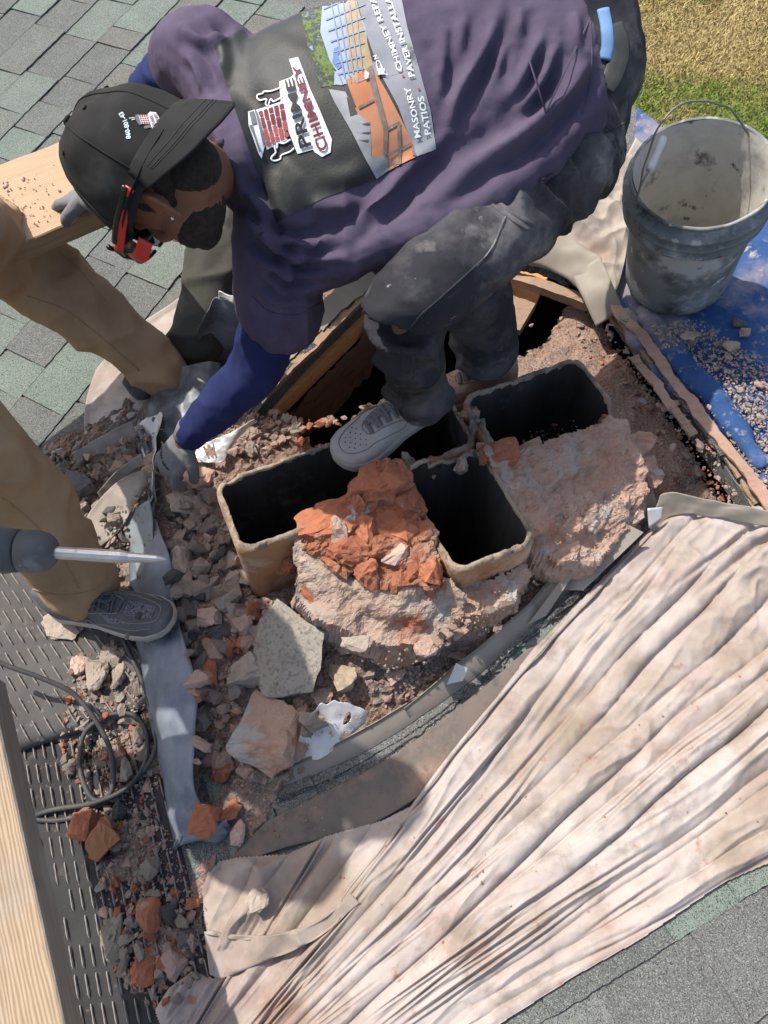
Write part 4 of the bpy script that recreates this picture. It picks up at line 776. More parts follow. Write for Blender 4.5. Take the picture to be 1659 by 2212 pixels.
# ------------------------------------------------------------------ rubber mats with moulded ribs
m_rub = M('dusty black rubber', [(.025, .024, .026), (.045, .043, .043)], 6, rough=.85, bump=.3, bscale=150, dirt=[((.20, .145, .115), 5, .58, .74), ((.13, .10, .085), 60, .60, .70)])
m_rub2 = M('dusty grey rubber', [(.06, .057, .055), (.10, .095, .09)], 6, rough=.85, bump=.3, bscale=150, dirt=[((.24, .20, .175), 5, .56, .74), ((.2, .18, .16), 60, .60, .70)])
m_rib = M('dust on ribs', [(.20, .14, .11), (.30, .21, .165), (.10, .08, .07)], 25, rough=.95, bump=.3, bscale=90)
m_rib2 = M('dust on grey ribs', [(.17, .15, .135), (.26, .23, .205), (.11, .10, .095)], 25, rough=.95, bump=.3, bscale=90)
ribm = {}
def mat_(name, quad, h, nrow, ncol, label, m, mr, group=None, th=.018, rl=.62):
    """quad: 4 pixel corners (0,0),(1,0),(1,1),(0,1) of the mat top on the roof at height h"""
    Q = [PR(u, v, h) for u, v in quad]; c = np.mean(Q, 0)
    rt = empty(name, c, label, 'mat', group)
    def at(a, b): return (Q[0]*(1-a)+Q[1]*a)*(1-b)+(Q[3]*(1-a)+Q[2]*a)*b
    n = 40; V = []
    for i in range(n):
        for j in range(n): p = at(i/(n-1), j/(n-1)); V.append(p+RN*(.004*float(noise([p*5])[0])+(-.012 if i in (0, n-1) or j in (0, n-1) else 0)))
    V = np.array(V); Fs = grid_faces(n, n); m0 = len(V); N_ = RN; V2 = np.vstack([V, V-N_*th]); per = [i*n for i in range(n)]+[(n-1)*n+j for j in range(1, n)]+[i*n+n-1 for i in range(n-2, -1, -1)]+[j for j in range(n-2, 0, -1)]
    obj('sheet', V2, Fs+[tuple(i+m0 for i in f[::-1]) for f in Fs]+[(a, b, b+m0, a+m0) for a, b in zip(per, per[1:]+per[:1])], m, rt, True)
    for r in range(nrow):
        for q in range(ncol):
            if rnd.random() < .04: continue
            a0 = (q+.5)/ncol; b0 = (r+.5-rl/2)/nrow; b1 = (r+.5+rl/2)/nrow; p0, p1 = at(a0, b0)+RN*.002, at(a0, b1)+RN*.002
            u, v = proj((p0+p1)/2)
            if not (-40 < u < 640 and 900 < v < 2260): continue
            L = np.linalg.norm(p1-p0); d = (p1-p0)/L; s = np.cross(RN, d); key = (name, round(L, 2))
            if key not in ribm:
                w = .0021; pr = [(-w, 0), (-w*.5, .0035), (w*.5, .0035), (w, 0)]; VV = []; FF = []; k = 6
                for i in range(k+1):
                    for y, z in pr: VV.append((L*(i/k-.5), y*(1 if 0 < i < k else .4)+.0006*rnd.uniform(-1, 1), z*(1 if 0 < i < k else .3)))
                for i in range(k):
                    for j in range(3): a = i*4+j; FF.append((a, a+1, a+5, a+4))
                ribm[key] = mesh('tread_rib', VV, FF, mr)
            o = link('tread_rib', ribm[key], rt, (p0+p1)/2-c+RN*.002); o.rotation_euler = Matrix((tuple(d), tuple(s), tuple(RN))).transposed().to_euler()
    return rt
mat_('rubber_mat', [(-260, 1175), (95, 1165), (318, 1385), (-110, 1660)][:4] if False else [(-170, 1240), (150, 1230), (395, 1500), (30, 1620)], .035, 8, 14, 'thick grey rubber mat with rows of raised ribs under the lower trouser leg', m_rub2, m_rib2, None, .04, .68)
mat_('rubber_mat', [(20, 1600), (330, 1575), (520, 2330), (150, 2380)], .006, 13, 15, 'flat black rubber mat with brown dusty ribs beside the toe board', m_rub, m_rib, None, .010, .74)
mat_('rubber_mat', [(-60, 985), (150, 975), (300, 1200), (-20, 1230)], .012, 4, 16, 'grey ribbed rubber mat edge showing above the knee of the brown trousers', m_rub2, m_rib2, None, .012, .66)

# ------------------------------------------------------------------ power cable and demolition hammer
cb = [(-60, 1400, .20), (0, 1432, .17), (90, 1465, .13), (160, 1500, .10), (215, 1570, .07), (243, 1640, .045), (240, 1710, .03), (205, 1728, .03), (180, 1690, .03), (172, 1640, .03), (185, 1580, .035), (235, 1545, .035), (290, 1545, .035), (318, 1590, .03), (310, 1655, .03), (270, 1705, .03), (200, 1735, .03), (120, 1748, .02), (78, 1762, .014), (90, 1772, .012), (160, 1765, .012), (250, 1718, .016), (318, 1655, .03), (338, 1590, .05), (318, 1500, .055), (275, 1400, .06), (262, 1370, .03)]
C = curve([PR(*p) for p in cb], 320); V, Fs = loft(C, .0055, None, (0, 0, 1), 10)
m_cable = M('dusty black cable', [(.035, .035, .037), (.085, .08, .075)], 20, rough=.6, bump=.15, bscale=60, dirt=[((.2, .17, .15), 20, .6, .72)])
tag(obj('power_cable', V, Fs, m_cable, None, True), 'black power cable looping over the rubble at the lower left', 'cable')
C = curve([PR(*p) for p in [(20, 1020, .12), (60, 1045, .12), (110, 1080, .10), (150, 1130, .08), (170, 1180, .06)]], 60); V, Fs = loft(C, .0065, None, (0, 0, 1), 10)
tag(obj('hose', V, Fs, m_cable, None, True), 'thick black hose curving over the rubble behind the hammer chisel', 'hose')
def hammer():
    HD = 1.22; a = W(-330, 1165, HD+.02); b = W(118, 1194, HD); tip = W(364, 1207, HD+.01); ax = nrm(tip-a); rt = empty('demolition_hammer', b, 'grey demolition hammer with a pointed steel chisel held over the flashing', 'hammer')
    m_bod = M('dusty grey tool body', [(.075, .078, .08), (.14, .14, .14)], 9, rough=.6, bump=.3, bscale=60, dirt=[((.26, .25, .24), 8, .56, .7), ((.35, .33, .30), 30, .66, .72)]); m_st = M('worn steel chisel', [(.42, .41, .40), (.60, .59, .57)], 16, rough=.38, metal=.75, bump=.2, bscale=50, dirt=[((.30, .22, .16), 14, .62, .72)], stretch=(1, 4, 4))
    x0 = -np.linalg.norm(b-a); s = lambda x: b+ax*x
    V, Fs = loft([s(x) for x in (x0, x0*.8, -.12, -.085, -.056)], [.040, .040, .038, .036, .034], None, None, 24); obj('body', V, Fs, m_bod, rt, True)
    V, Fs = loft([s(x) for x in (-.054, -.052, -.03, -.012, -.002, .002)], [.030, .034, .0345, .031, .022, .016], None, None, 24); V = V+vnormals(V, Fs)*(.001*fbm(V*60, 2))[:, None]; obj('tool_holder', V, Fs, m_bod, rt, True)
    L = np.linalg.norm(tip-b); r = .0102
    V, Fs = loft([s(x) for x in (-.005, L*.20, L*.22, L*.6, L*.64, L*.67, L*.92, L*.985, L)], [r, r, r*1.05, r*1.05, r*.93, r*.82, r*.62, r*.3, r*.06], None, None, 10); obj('chisel', V, Fs, m_st, rt)
    V, Fs = loft([s(x)+np.array([0, 0, 0]) for x in (x0-.16, x0-.02, x0+.01)], [.022, .05, .045], None, None, 20); obj('motor_housing', V, Fs, m_bod, rt, True)
    C = curve([s(x0+.02)+np.array([0, 0, -.05]), s(x0-.1)+np.array([0, 0, -.12]), s(x0-.2)+np.array([0, 0, -.02])], 20); V, Fs = loft(C, .016, None, None, 14); obj('handle', V, Fs, m_bod, rt, True)
hammer()
# ------------------------------------------------------------------ people
m_skin = M('brown skin', [(.17, .075, .042), (.23, .105, .06)], 12, rough=.55, spec=.35, bump=.12, bscale=120)
m_hair = M('short black hair', [(.014, .011, .009), (.045, .034, .027)], 90, rough=.8, bump=.6, bscale=300)
m_tee = M('washed plum cotton', [(.068, .055, .088), (.092, .075, .116), (.11, .09, .134)], 7, detail=8, rough=.95, spec=.08, bump=.38, bscale=48, dirt=[((.13, .108, .15), 5, .54, .72)], bdist=.0035)
m_navy = M('navy jersey', [(.016, .021, .075), (.026, .034, .11)], 8, rough=.9, spec=.12, bump=.25, bscale=420, dirt=[((.05, .06, .15), 6, .58, .74)], bdist=.0012)
m_pants = M('dusty black work cotton', [(.022, .0225, .027), (.042, .042, .049)], 6, detail=8, rough=.9, spec=.12, bump=.38, bscale=48, dirt=[((.15, .145, .15), 4, .49, .74), ((.32, .31, .30), 16, .655, .70), ((.20, .19, .19), 9, .57, .72)], bdist=.0035)
m_khaki = M('brown canvas', [(.29, .185, .10), (.37, .245, .14), (.42, .29, .17)], 6, detail=8, rough=.92, spec=.1, bump=.38, bscale=48, dirt=[((.30, .21, .13), 7, .57, .74), ((.38, .33, .28), 17, .70, .75)], bdist=.0035)
m_grey_tr = M('grey work trousers', [(.045, .044, .038), (.075, .072, .062)], 6, detail=8, rough=.92, spec=.1, bump=.38, bscale=48, dirt=[((.12, .115, .10), 6, .57, .74)], bdist=.0035)
m_cap = M('black twill', [(.017, .017, .017), (.031, .031, .0305)], 9, detail=8, rough=.85, spec=.15, bump=.35, bscale=500, dirt=[((.065, .065, .062), 7, .55, .78)], bdist=.001)
m_glove = M('grey knit glove', [(.14, .145, .15), (.20, .20, .21)], 10, rough=.9, spec=.1, bump=.4, bscale=500, dirt=[((.24, .22, .20), 9, .58, .74)], bdist=.001)
m_red = M('red plastic', [(.55, .028, .02), (.62, .04, .03)], 4, rough=.35, spec=.5, bump=0); m_blkpl = M('black plastic', [(.008, .008, .008), (.014, .014, .014)], 4, rough=.3, spec=.5, bump=0)
m_lens = M('green lens', [(.03, .075, .042), (.045, .10, .055)], 3, rough=.12, spec=.8, bump=0); m_clear = M('clear guard', [(.30, .29, .27), (.36, .35, .33)], 3, rough=.1, spec=.8, bump=0)
m_stud = M('steel stud', [(.6, .6, .6), (.7, .7, .7)], 3, rough=.2, metal=.9, bump=0)
m_white = M('white leather scuffed', [(.33, .29, .265), (.43, .39, .36), (.37, .33, .30)], 8, detail=8, rough=.7, spec=.25, bump=.25, bscale=120, dirt=[((.30, .24, .20), 9, .56, .72)]); m_lace = M('grey lace', [(.15, .138, .14), (.22, .205, .21)], 30, rough=.95, bump=.4, bscale=400)
m_sole = M('dirty rubber sole', [(.37, .32, .28), (.46, .41, .36)], 9, rough=.8, bump=.25, bscale=80, dirt=[((.26, .20, .16), 8, .55, .7)]); m_stitch = M('seam line', [(.19, .165, .15), (.24, .21, .19)], 30, rough=.9, bump=0); m_hole = M('punched hole', [(.02, .018, .017), (.03, .027, .025)], 9, bump=0)  # seam line: one tone for stitching and overlay edges
m_tanl = M('tan leather', [(.34, .21, .145), (.42, .28, .20)], 8, rough=.7, bump=.25, bscale=120, dirt=[((.5, .42, .36), 8, .58, .7)])
m_run = M('grey runner fabric', [(.075, .078, .084), (.125, .128, .136)], 9, rough=.85, bump=.35, bscale=300, dirt=[((.20, .185, .17), 8, .56, .72)]); m_runmesh = M('grey runner mesh', [(.15, .155, .165), (.20, .205, .215)], 9, rough=.9, bump=.9, bscale=500, speck=((.22, .225, .235), (.03, .03, .033), 420), bdist=.002)
m_runlace = M('dark lace', [(.075, .073, .075), (.11, .108, .11)], 30, rough=.9, bump=.4, bscale=400)

def disp(V, Fs, fn):
    N = vnormals(V, Fs); return V+N*fn(V)[:, None]
def reach(P0, u, v, L, near=True):
    r = ray(u, v); d = CAM-P0; a = r@r; b = 2*r@d; c = d@d-L*L; q = max(b*b-4*a*c, 0)**.5
    return CAM+r*((-b-q)/(2*a) if near else (-b+q)/(2*a))
def dep(P): return (P-CAM)@AX_F
def L5(P, r, r2=None): return (P[0], P[1], P[2], r, r if r2 is None else r2)
def lerp(a, b, t): return a*(1-t)+b*t

def head_parts(mb, H, f, c, k=1.0):
    """skull, jaw, nose, ears, neck stub; f face direction, c crown direction; returns side vector"""
    s = np.cross(c, f)
    mb.add(*ellipsoid(H+c*.018*k, [f, s, c], [.099*k, .078*k, .098*k])); mb.add(*ellipsoid(H+f*.030*k-c*.060*k, [f, s, c], [.062*k, .058*k, .058*k])); mb.add(*ellipsoid(H+f*.062*k-c*.098*k, [f, s, c], [.028*k, .032*k, .02*k], 12, 8))
    mb.add(*limb([L5(H+f*.094*k+c*.012*k, .010*k), L5(H+f*.112*k-c*.022*k, .013*k), L5(H+f*.098*k-c*.036*k, .014*k)], 8, 6)); mb.add(*ellipsoid(H+f*.090*k-c*.062*k, [f, s, c], [.012*k, .026*k, .006*k], 12, 6)); mb.add(*ellipsoid(H+f*.089*k-c*.072*k, [f, s, c], [.012*k, .024*k, .007*k], 12, 6))
    for q in (1, -1):
        mb.add(*ellipsoid(H+f*.083*k+s*q*.032*k+c*.008*k, [f, s, c], [.012*k, .013*k, .012*k], 10, 8)); mb.add(*limb([L5(H+f*.094*k+s*q*.014*k+c*.026*k, .006*k), L5(H+f*.086*k+s*q*.044*k+c*.027*k, .007*k)], 6, 5))
    return s
def ear(H, f, s, c, k, q):
    """outer ear as a cupped shell with a rim"""
    o = H-f*.010*k-c*.036*k+s*q*.076*k; mb = MB(); rim = []
    for i in range(16):
        a = math.pi*(-.62+1.62*i/15.); x = math.cos(a); rim.append(L5(o-f*(.016*k*x*.9+.004*k)*1.0+c*(.031*k*math.sin(a)+.002)+s*q*(.010+.006*abs(x))*k, .0048*k))
    rim = [L5(o-f*.018*k*math.sin(t)+c*(.031*k*math.cos(t)-(.012*k if t > 2.6 else 0))+s*q*(.006+.012*math.sin(t))*k, .0046*k) for t in np.linspace(-.5, 3.3, 14)]
    mb.add(*limb(rim, 8, 30)); mb.add(*ellipsoid(o-f*.004*k+s*q*.004*k, [f, s, c], [.017*k, .006*k, .027*k], 12, 8)); mb.add(*limb([L5(o-f*.008*k*math.sin(t)+c*.018*k*math.cos(t)+s*q*.010*k, .0036*k) for t in np.linspace(.1, 2.6, 8)], 8, 12)); mb.add(*ellipsoid(o-c*.027*k+f*.002*k+s*q*.006*k, [f, s, c], [.009*k, .006*k, .010*k], 10, 8)); mb.add(*ellipsoid(o+f*.012*k-c*.004*k+s*q*.003*k, [f, s, c], [.005*k, .006*k, .009*k], 10, 8))
    return mb
def hand_mb(wrist, dirv, palm_n, side, curl=.5, L=.18, r=.0098, spread=.10, thumb_out=.6):
    """palm + four unequal bent fingers + thumb; dirv wrist->fingers, palm_n out of the palm, side towards the thumb"""
    d = nrm(dirv); n = nrm(palm_n-d*(palm_n@d)); t = nrm(side-d*(side@d)-n*(side@n)); mb = MB(); pl = L*.52
    mb.add(*limb([L5(wrist-d*.03, .026, .020), L5(wrist+d*pl*.3, .036, .017), L5(wrist+d*pl*.75, .040, .015), L5(wrist+d*pl, .036, .013)], 16, 10, n))
    for i, (off, ln) in enumerate(((.030, .92), (.010, 1.0), (-.010, .94), (-.029, .74))):
        base = wrist+d*pl*.93+t*off; a = curl*(1+.08*i); dd = nrm(d+t*off*spread/.03); p = base; pts = [L5(base-dd*.02, r*1.1), L5(base, r*1.1)]; ang = 0
        for j, (seg, ka) in enumerate(((.48, .75), (.30, 1.1), (.22, .8))):
            ang += a*ka; q = dd*math.cos(ang)+n*math.sin(ang); p = p+q*seg*L*.48*ln; pts.append(L5(p, r*(1.0-.10*j)))
        mb.add(*limb(pts, 10, 14))
    b = wrist+d*pl*.25+t*.026; q = nrm(d*.7+t*thumb_out+n*.35); p1 = b+q*L*.20; q2 = nrm(d*.85+t*thumb_out*.35+n*(.3+.5*curl)); p2 = p1+q2*L*.17; p3 = p2+nrm(d*.8+n*(.3+.6*curl))*L*.13
    mb.add(*limb([L5(b-q*.01, .015), L5(p1, .0125), L5(p2, .0112), L5(p3, .0095)], 10, 12)); return mb

def shoe(name, heel, toe, up, par, kind, L=None, wide=1.0):
    """a laced low shoe: sole, upper, tongue, laces, seams; heel and toe are points on the sole's underside"""
    heel = np.asarray(heel, float); toe = np.asarray(toe, float); x = nrm(toe-heel); Ln = np.linalg.norm(toe-heel); up = nrm(up-x*(up@x)); y = np.cross(up, x)
    mu, ms, ml, mst = {'white': (m_white, m_sole, m_lace, m_stitch), 'tan': (m_tanl, m_sole, m_lace, m_stitch), 'run': (m_run, m_sole, m_runlace, m_stitch), 'dark': (m_run, m_sole, m_runlace, m_stitch)}[kind]
    T = np.array([0, .03, .1, .25, .42, .58, .72, .84, .93, .98, 1.0]); Wd = np.array([.018, .027, .034, .034, .035, .043, .048, .046, .036, .022, .006])*wide
    st = .030 if kind in ('white', 'tan') else .022
    HT = np.array([.085, .098, .098, .094, .088, .076, .058, .047, .040, .034, .028])+(.004 if st > .025 else 0)
    t = np.linspace(0, 1, 44); w = np.interp(t, T, Wd); h = np.interp(t, T, HT); k = np.ones(5)/5; h = np.convolve(np.pad(h, 2, 'edge'), k, 'valid')
    rk = .012*np.clip((t-.78)/.22, 0, 1)**2+.006*np.clip((.1-t)/.1, 0, 1)
    at = lambda tt, yy, zz: heel+x*(tt*Ln)+y*yy+up*zz
    rt = bpy.data.objects.new(name, None); COL.objects.link(rt); rt.parent = par; rt.location = tuple(heel-np.array(parent_world(par)))
    mb = MB(); V = []; prof = [(-.96, 0), (-1.03, .2), (-1.0, .75), (-.97, 1.0), (.97, 1.0), (1.0, .75), (1.03, .2), (.96, 0)]
    for i in range(44):
        for a, b in prof: V.append(at(t[i], a*w[i]*1.04+.0, rk[i]+b*st*(1 if t[i] < .9 else 1-.25*(t[i]-.9)/.1)))
    n = len(prof); Fs = [(i*n+j, i*n+(j+1) % n, (i+1)*n+(j+1) % n, (i+1)*n+j) for i in range(43) for j in range(n)]; Fs += [tuple(range(n-1, -1, -1)), tuple(43*n+j for j in range(n))]
    obj('sole', V, Fs, ms, rt, True)
    V = []; m = 19
    def sec(i, j):
        a = math.pi*j/(m-1); cx = math.cos(a); sx = math.sin(a); e = .72; yy = np.sign(cx)*abs(cx)**e*w[i]*.97*(1-.30*(sx**2)*(t[i] < .6)*(1 if t[i] < .5 else (.6-t[i])/.1)); zz = st*.8+abs(sx)**(.8)*(h[i]-st*.8)
        return yy, zz+rk[i]
    for i in range(44):
        for j in range(m): yy, zz = sec(i, j); V.append(at(t[i], yy, zz))
    Fs = [(i*m+j, (i+1)*m+j, (i+1)*m+j+1, i*m+j+1) for i in range(43) for j in range(m-1)]+[tuple(range(m)), tuple(43*m+j for j in range(m-1, -1, -1))]
    V = np.array(V); V = V+vnormals(V, Fs)*(.0012*fbm(V*30, 2))[:, None]; obj('upper', V, Fs, mu, rt, True)
    T_ = bvh(V, Fs)
    def on(tt, yy, off=.001):
        o = at(tt, yy, .2); hit = T_.ray_cast(Vector(o), Vector(-up)); p = np.array(hit[0]) if hit[0] is not None else at(tt, yy, .05)
        return p+up*off
    def seam(pts, r=.0011, off=.0006, nm='stitching', mt=None, nn=30):
        C = np.array([on(a, b, off) for a, b in curve(pts, nn)]); V_, F_ = loft(C, r, None, up, 6); return obj(nm, V_, F_, mt or mst, rt, True)
    # toe box and eyestay outlines
    if kind in ('white', 'tan'):
        seam([(.70, .036), (.80, .034), (.90, .022), (.935, .0), (.90, -.022), (.80, -.034), (.70, -.036)]); seam([(.42, .030), (.62, .022), (.70, .014), (.715, 0), (.70, -.014), (.62, -.022), (.42, -.030)]); seam([(.30, .030), (.45, .038), (.60, .040), (.70, .036)]); seam([(.30, -.030), (.45, -.038), (.60, -.040), (.70, -.036)])
        hb = MB()
        for (a, b) in [(.75, 0), (.775, .010), (.775, -.010), (.80, 0), (.80, .019), (.80, -.019), (.825, .010), (.825, -.010), (.85, 0), (.85, .017), (.85, -.017), (.875, .008), (.875, -.008), (.745, .018), (.745, -.018), (.765, .027), (.765, -.027)]:
            p = on(a, b, .0004); V_, F_ = loft([p, p+up*.0006], .0014, None, x, 8); hb.add(V_, F_)
        hb.build('vent_holes', m_hole, rt)
    elif kind == 'run':
        pg = MB()
        def pan(nm, poly, mt, off=.0016):
            U_, V__ = np.meshgrid(np.linspace(.2, 1, 60), np.linspace(-.055, .055, 36), indexing='ij'); kp = inside(poly, U_, V__); F_ = grid_faces(60, 36, kp)
            if not F_: return
            us = np.unique(np.array(F_)); mp = -np.ones(U_.size, int); mp[us] = np.arange(len(us)); P = np.array([on(a, b, off) for a, b in zip(U_.ravel()[us], V__.ravel()[us])]); obj(nm, P, [tuple(mp[i] for i in f) for f in F_], mt, rt, True)
        pan('mesh_panel', [(.70, -.019), (.90, -.017), (.90, .017), (.70, .019)], m_runmesh); pan('mesh_panel', [(.52, .024), (.70, .027), (.80, .036), (.60, .043)], m_runmesh); pan('mesh_panel', [(.52, -.024), (.70, -.027), (.80, -.036), (.60, -.043)], m_runmesh)
        seam([(.68, .034), (.80, .030), (.915, .018), (.935, 0), (.915, -.018), (.80, -.030), (.68, -.034)], .0016, .001, 'overlay_edge', m_stitch); seam([(.36, .03), (.5, .026), (.66, .018), (.685, 0), (.66, -.018), (.5, -.026), (.36, -.03)], .0018, .001, 'overlay_edge', m_stitch)
        seam([(.30, .034), (.5, .040), (.75, .045), (.9, .034)], .0016, .001, 'overlay_edge', m_stitch); seam([(.30, -.034), (.5, -.040), (.75, -.045), (.9, -.034)], .0016, .001, 'overlay_edge', m_stitch)
    for i in range(6):                                    # laces, one by one
        tt = .47+.040*i; hw = .024-.0015*i
        C = np.array([on(tt+.012*(q+1)/2*(1 if i % 2 else -1), hw*q, .0032+.003*(1-q*q)) for q in np.linspace(-1, 1, 11)]); V_, F_ = loft(C, .0052 if kind != 'run' else .0028, .0022, up, 8); obj('lace', V_, F_, ml, rt, True)
    if kind in ('run', 'white'):
        for sg in (1, -1):
            C = np.array([on(a, b*sg, .007) for a, b in curve([(.42, .002), (.50, .012), (.60, .020), (.60, .004), (.5, .0)] if kind == 'run' else [(.40, .004), (.50, .003), (.60, -.004), (.68, -.006)], 24)]); V_, F_ = loft(C, .0026, .0018, up, 8); obj('lace', V_, F_, ml, rt, True)
            if kind == 'white': break
    return rt

def text_curve(s, bold=.0):
    cu = bpy.data.curves.new('tmp', 'FONT'); cu.body = s; cu.size = 1.0; cu.offset = bold; cu.resolution_u = 3
    o = bpy.data.objects.new('tmp', cu); COL.objects.link(o); dg = bpy.context.evaluated_depsgraph_get(); dg.update()
    me = bpy.data.meshes.new_from_object(o.evaluated_get(dg)); bpy.data.objects.remove(o)
    bm = bmesh.new(); bm.from_mesh(me); bmesh.ops.triangulate(bm, faces=bm.faces); bmesh.ops.subdivide_edges(bm, edges=[e for e in bm.edges if e.calc_length() > .22], cuts=2); bmesh.ops.triangulate(bm, faces=bm.faces)
    bm.verts.index_update(); V = np.array([v.co for v in bm.verts]); Fs = [tuple(v.index for v in f.verts) for f in bm.faces]; bm.free(); bpy.data.meshes.remove(me); return V, Fs
class Cloth:
    """a surface on which flat print is laid: pixels are projected onto it along the line of sight"""
    def __init__(s, V, Fs): s.t = bvh(V, Fs)
    def at(s, u, v, off):
        r = nrm(ray(u, v)); h = s.t.ray_cast(Vector(CAM), Vector(r))
        if h[0] is None:
            q = s.t.find_nearest(Vector(CAM+r*1.35)); return np.array(q[0])+np.array(q[1])*off
        n = np.array(h[1]); n = n if n@r < 0 else -n; return np.array(h[0])+n*off*.4-r*off*.6
    def poly(s, name, px, mat, par, off=.001, step=9., smooth=True):
        step = min(step, 6.)
        px = np.asarray(px, float); pts = []
        for i in range(len(px)):
            a, b = px[i], px[(i+1) % len(px)]; k = max(1, int(np.linalg.norm(b-a)/step)); pts += [a+(b-a)*j/k for j in range(k)]
        nb = len(pts); U, V_ = np.meshgrid(np.arange(px[:, 0].min(), px[:, 0].max(), step), np.arange(px[:, 1].min(), px[:, 1].max(), step), indexing='ij'); kp = inside(px, U, V_)
        pts += [np.array(q) for q in zip(U[kp], V_[kp])]
        vs, _, fs, *_ = delaunay_2d_cdt([Vector(p) for p in pts], [(i, (i+1) % nb) for i in range(nb)], [], 1, 1e-4)
        V = np.array([s.at(v[0], v[1], off) for v in vs]); fs = [tuple(f) for f in fs if max(np.linalg.norm(V[f[i]]-V[f[i-1]]) for i in range(len(f))) < .018]
        return obj(name, V, fs, mat, par, smooth)
    def text(s, name, txt, path, hgt, mat, par, off=.003, bold=.02, squeeze=None):
        """path: baseline in pixels; hgt: cap height in pixels"""
        V, Fs = text_curve(txt, bold); V = V-np.array([V[:, 0].min(), 0, 0]); wd = V[:, 0].max(); P = curve(path, 60); sl_ = np.concatenate([[0], np.cumsum(np.linalg.norm(np.diff(P, axis=0), axis=1))])
        t = V[:, 0]/wd*sl_[-1]; X = np.interp(t, sl_, P[:, 0]); Y = np.interp(t, sl_, P[:, 1]); G = np.gradient(P, axis=0); GX = np.interp(t, sl_, G[:, 0]); GY = np.interp(t, sl_, G[:, 1]); g = np.hypot(GX, GY); hh = V[:, 1]/.72*(np.interp(t, sl_, np.linspace(hgt[0], hgt[1], 60)) if isinstance(hgt, tuple) else hgt)
        return obj(name, [s.at(a, b, off) for a, b in zip(X+GY/g*hh, Y-GX/g*hh)], Fs, mat, par)

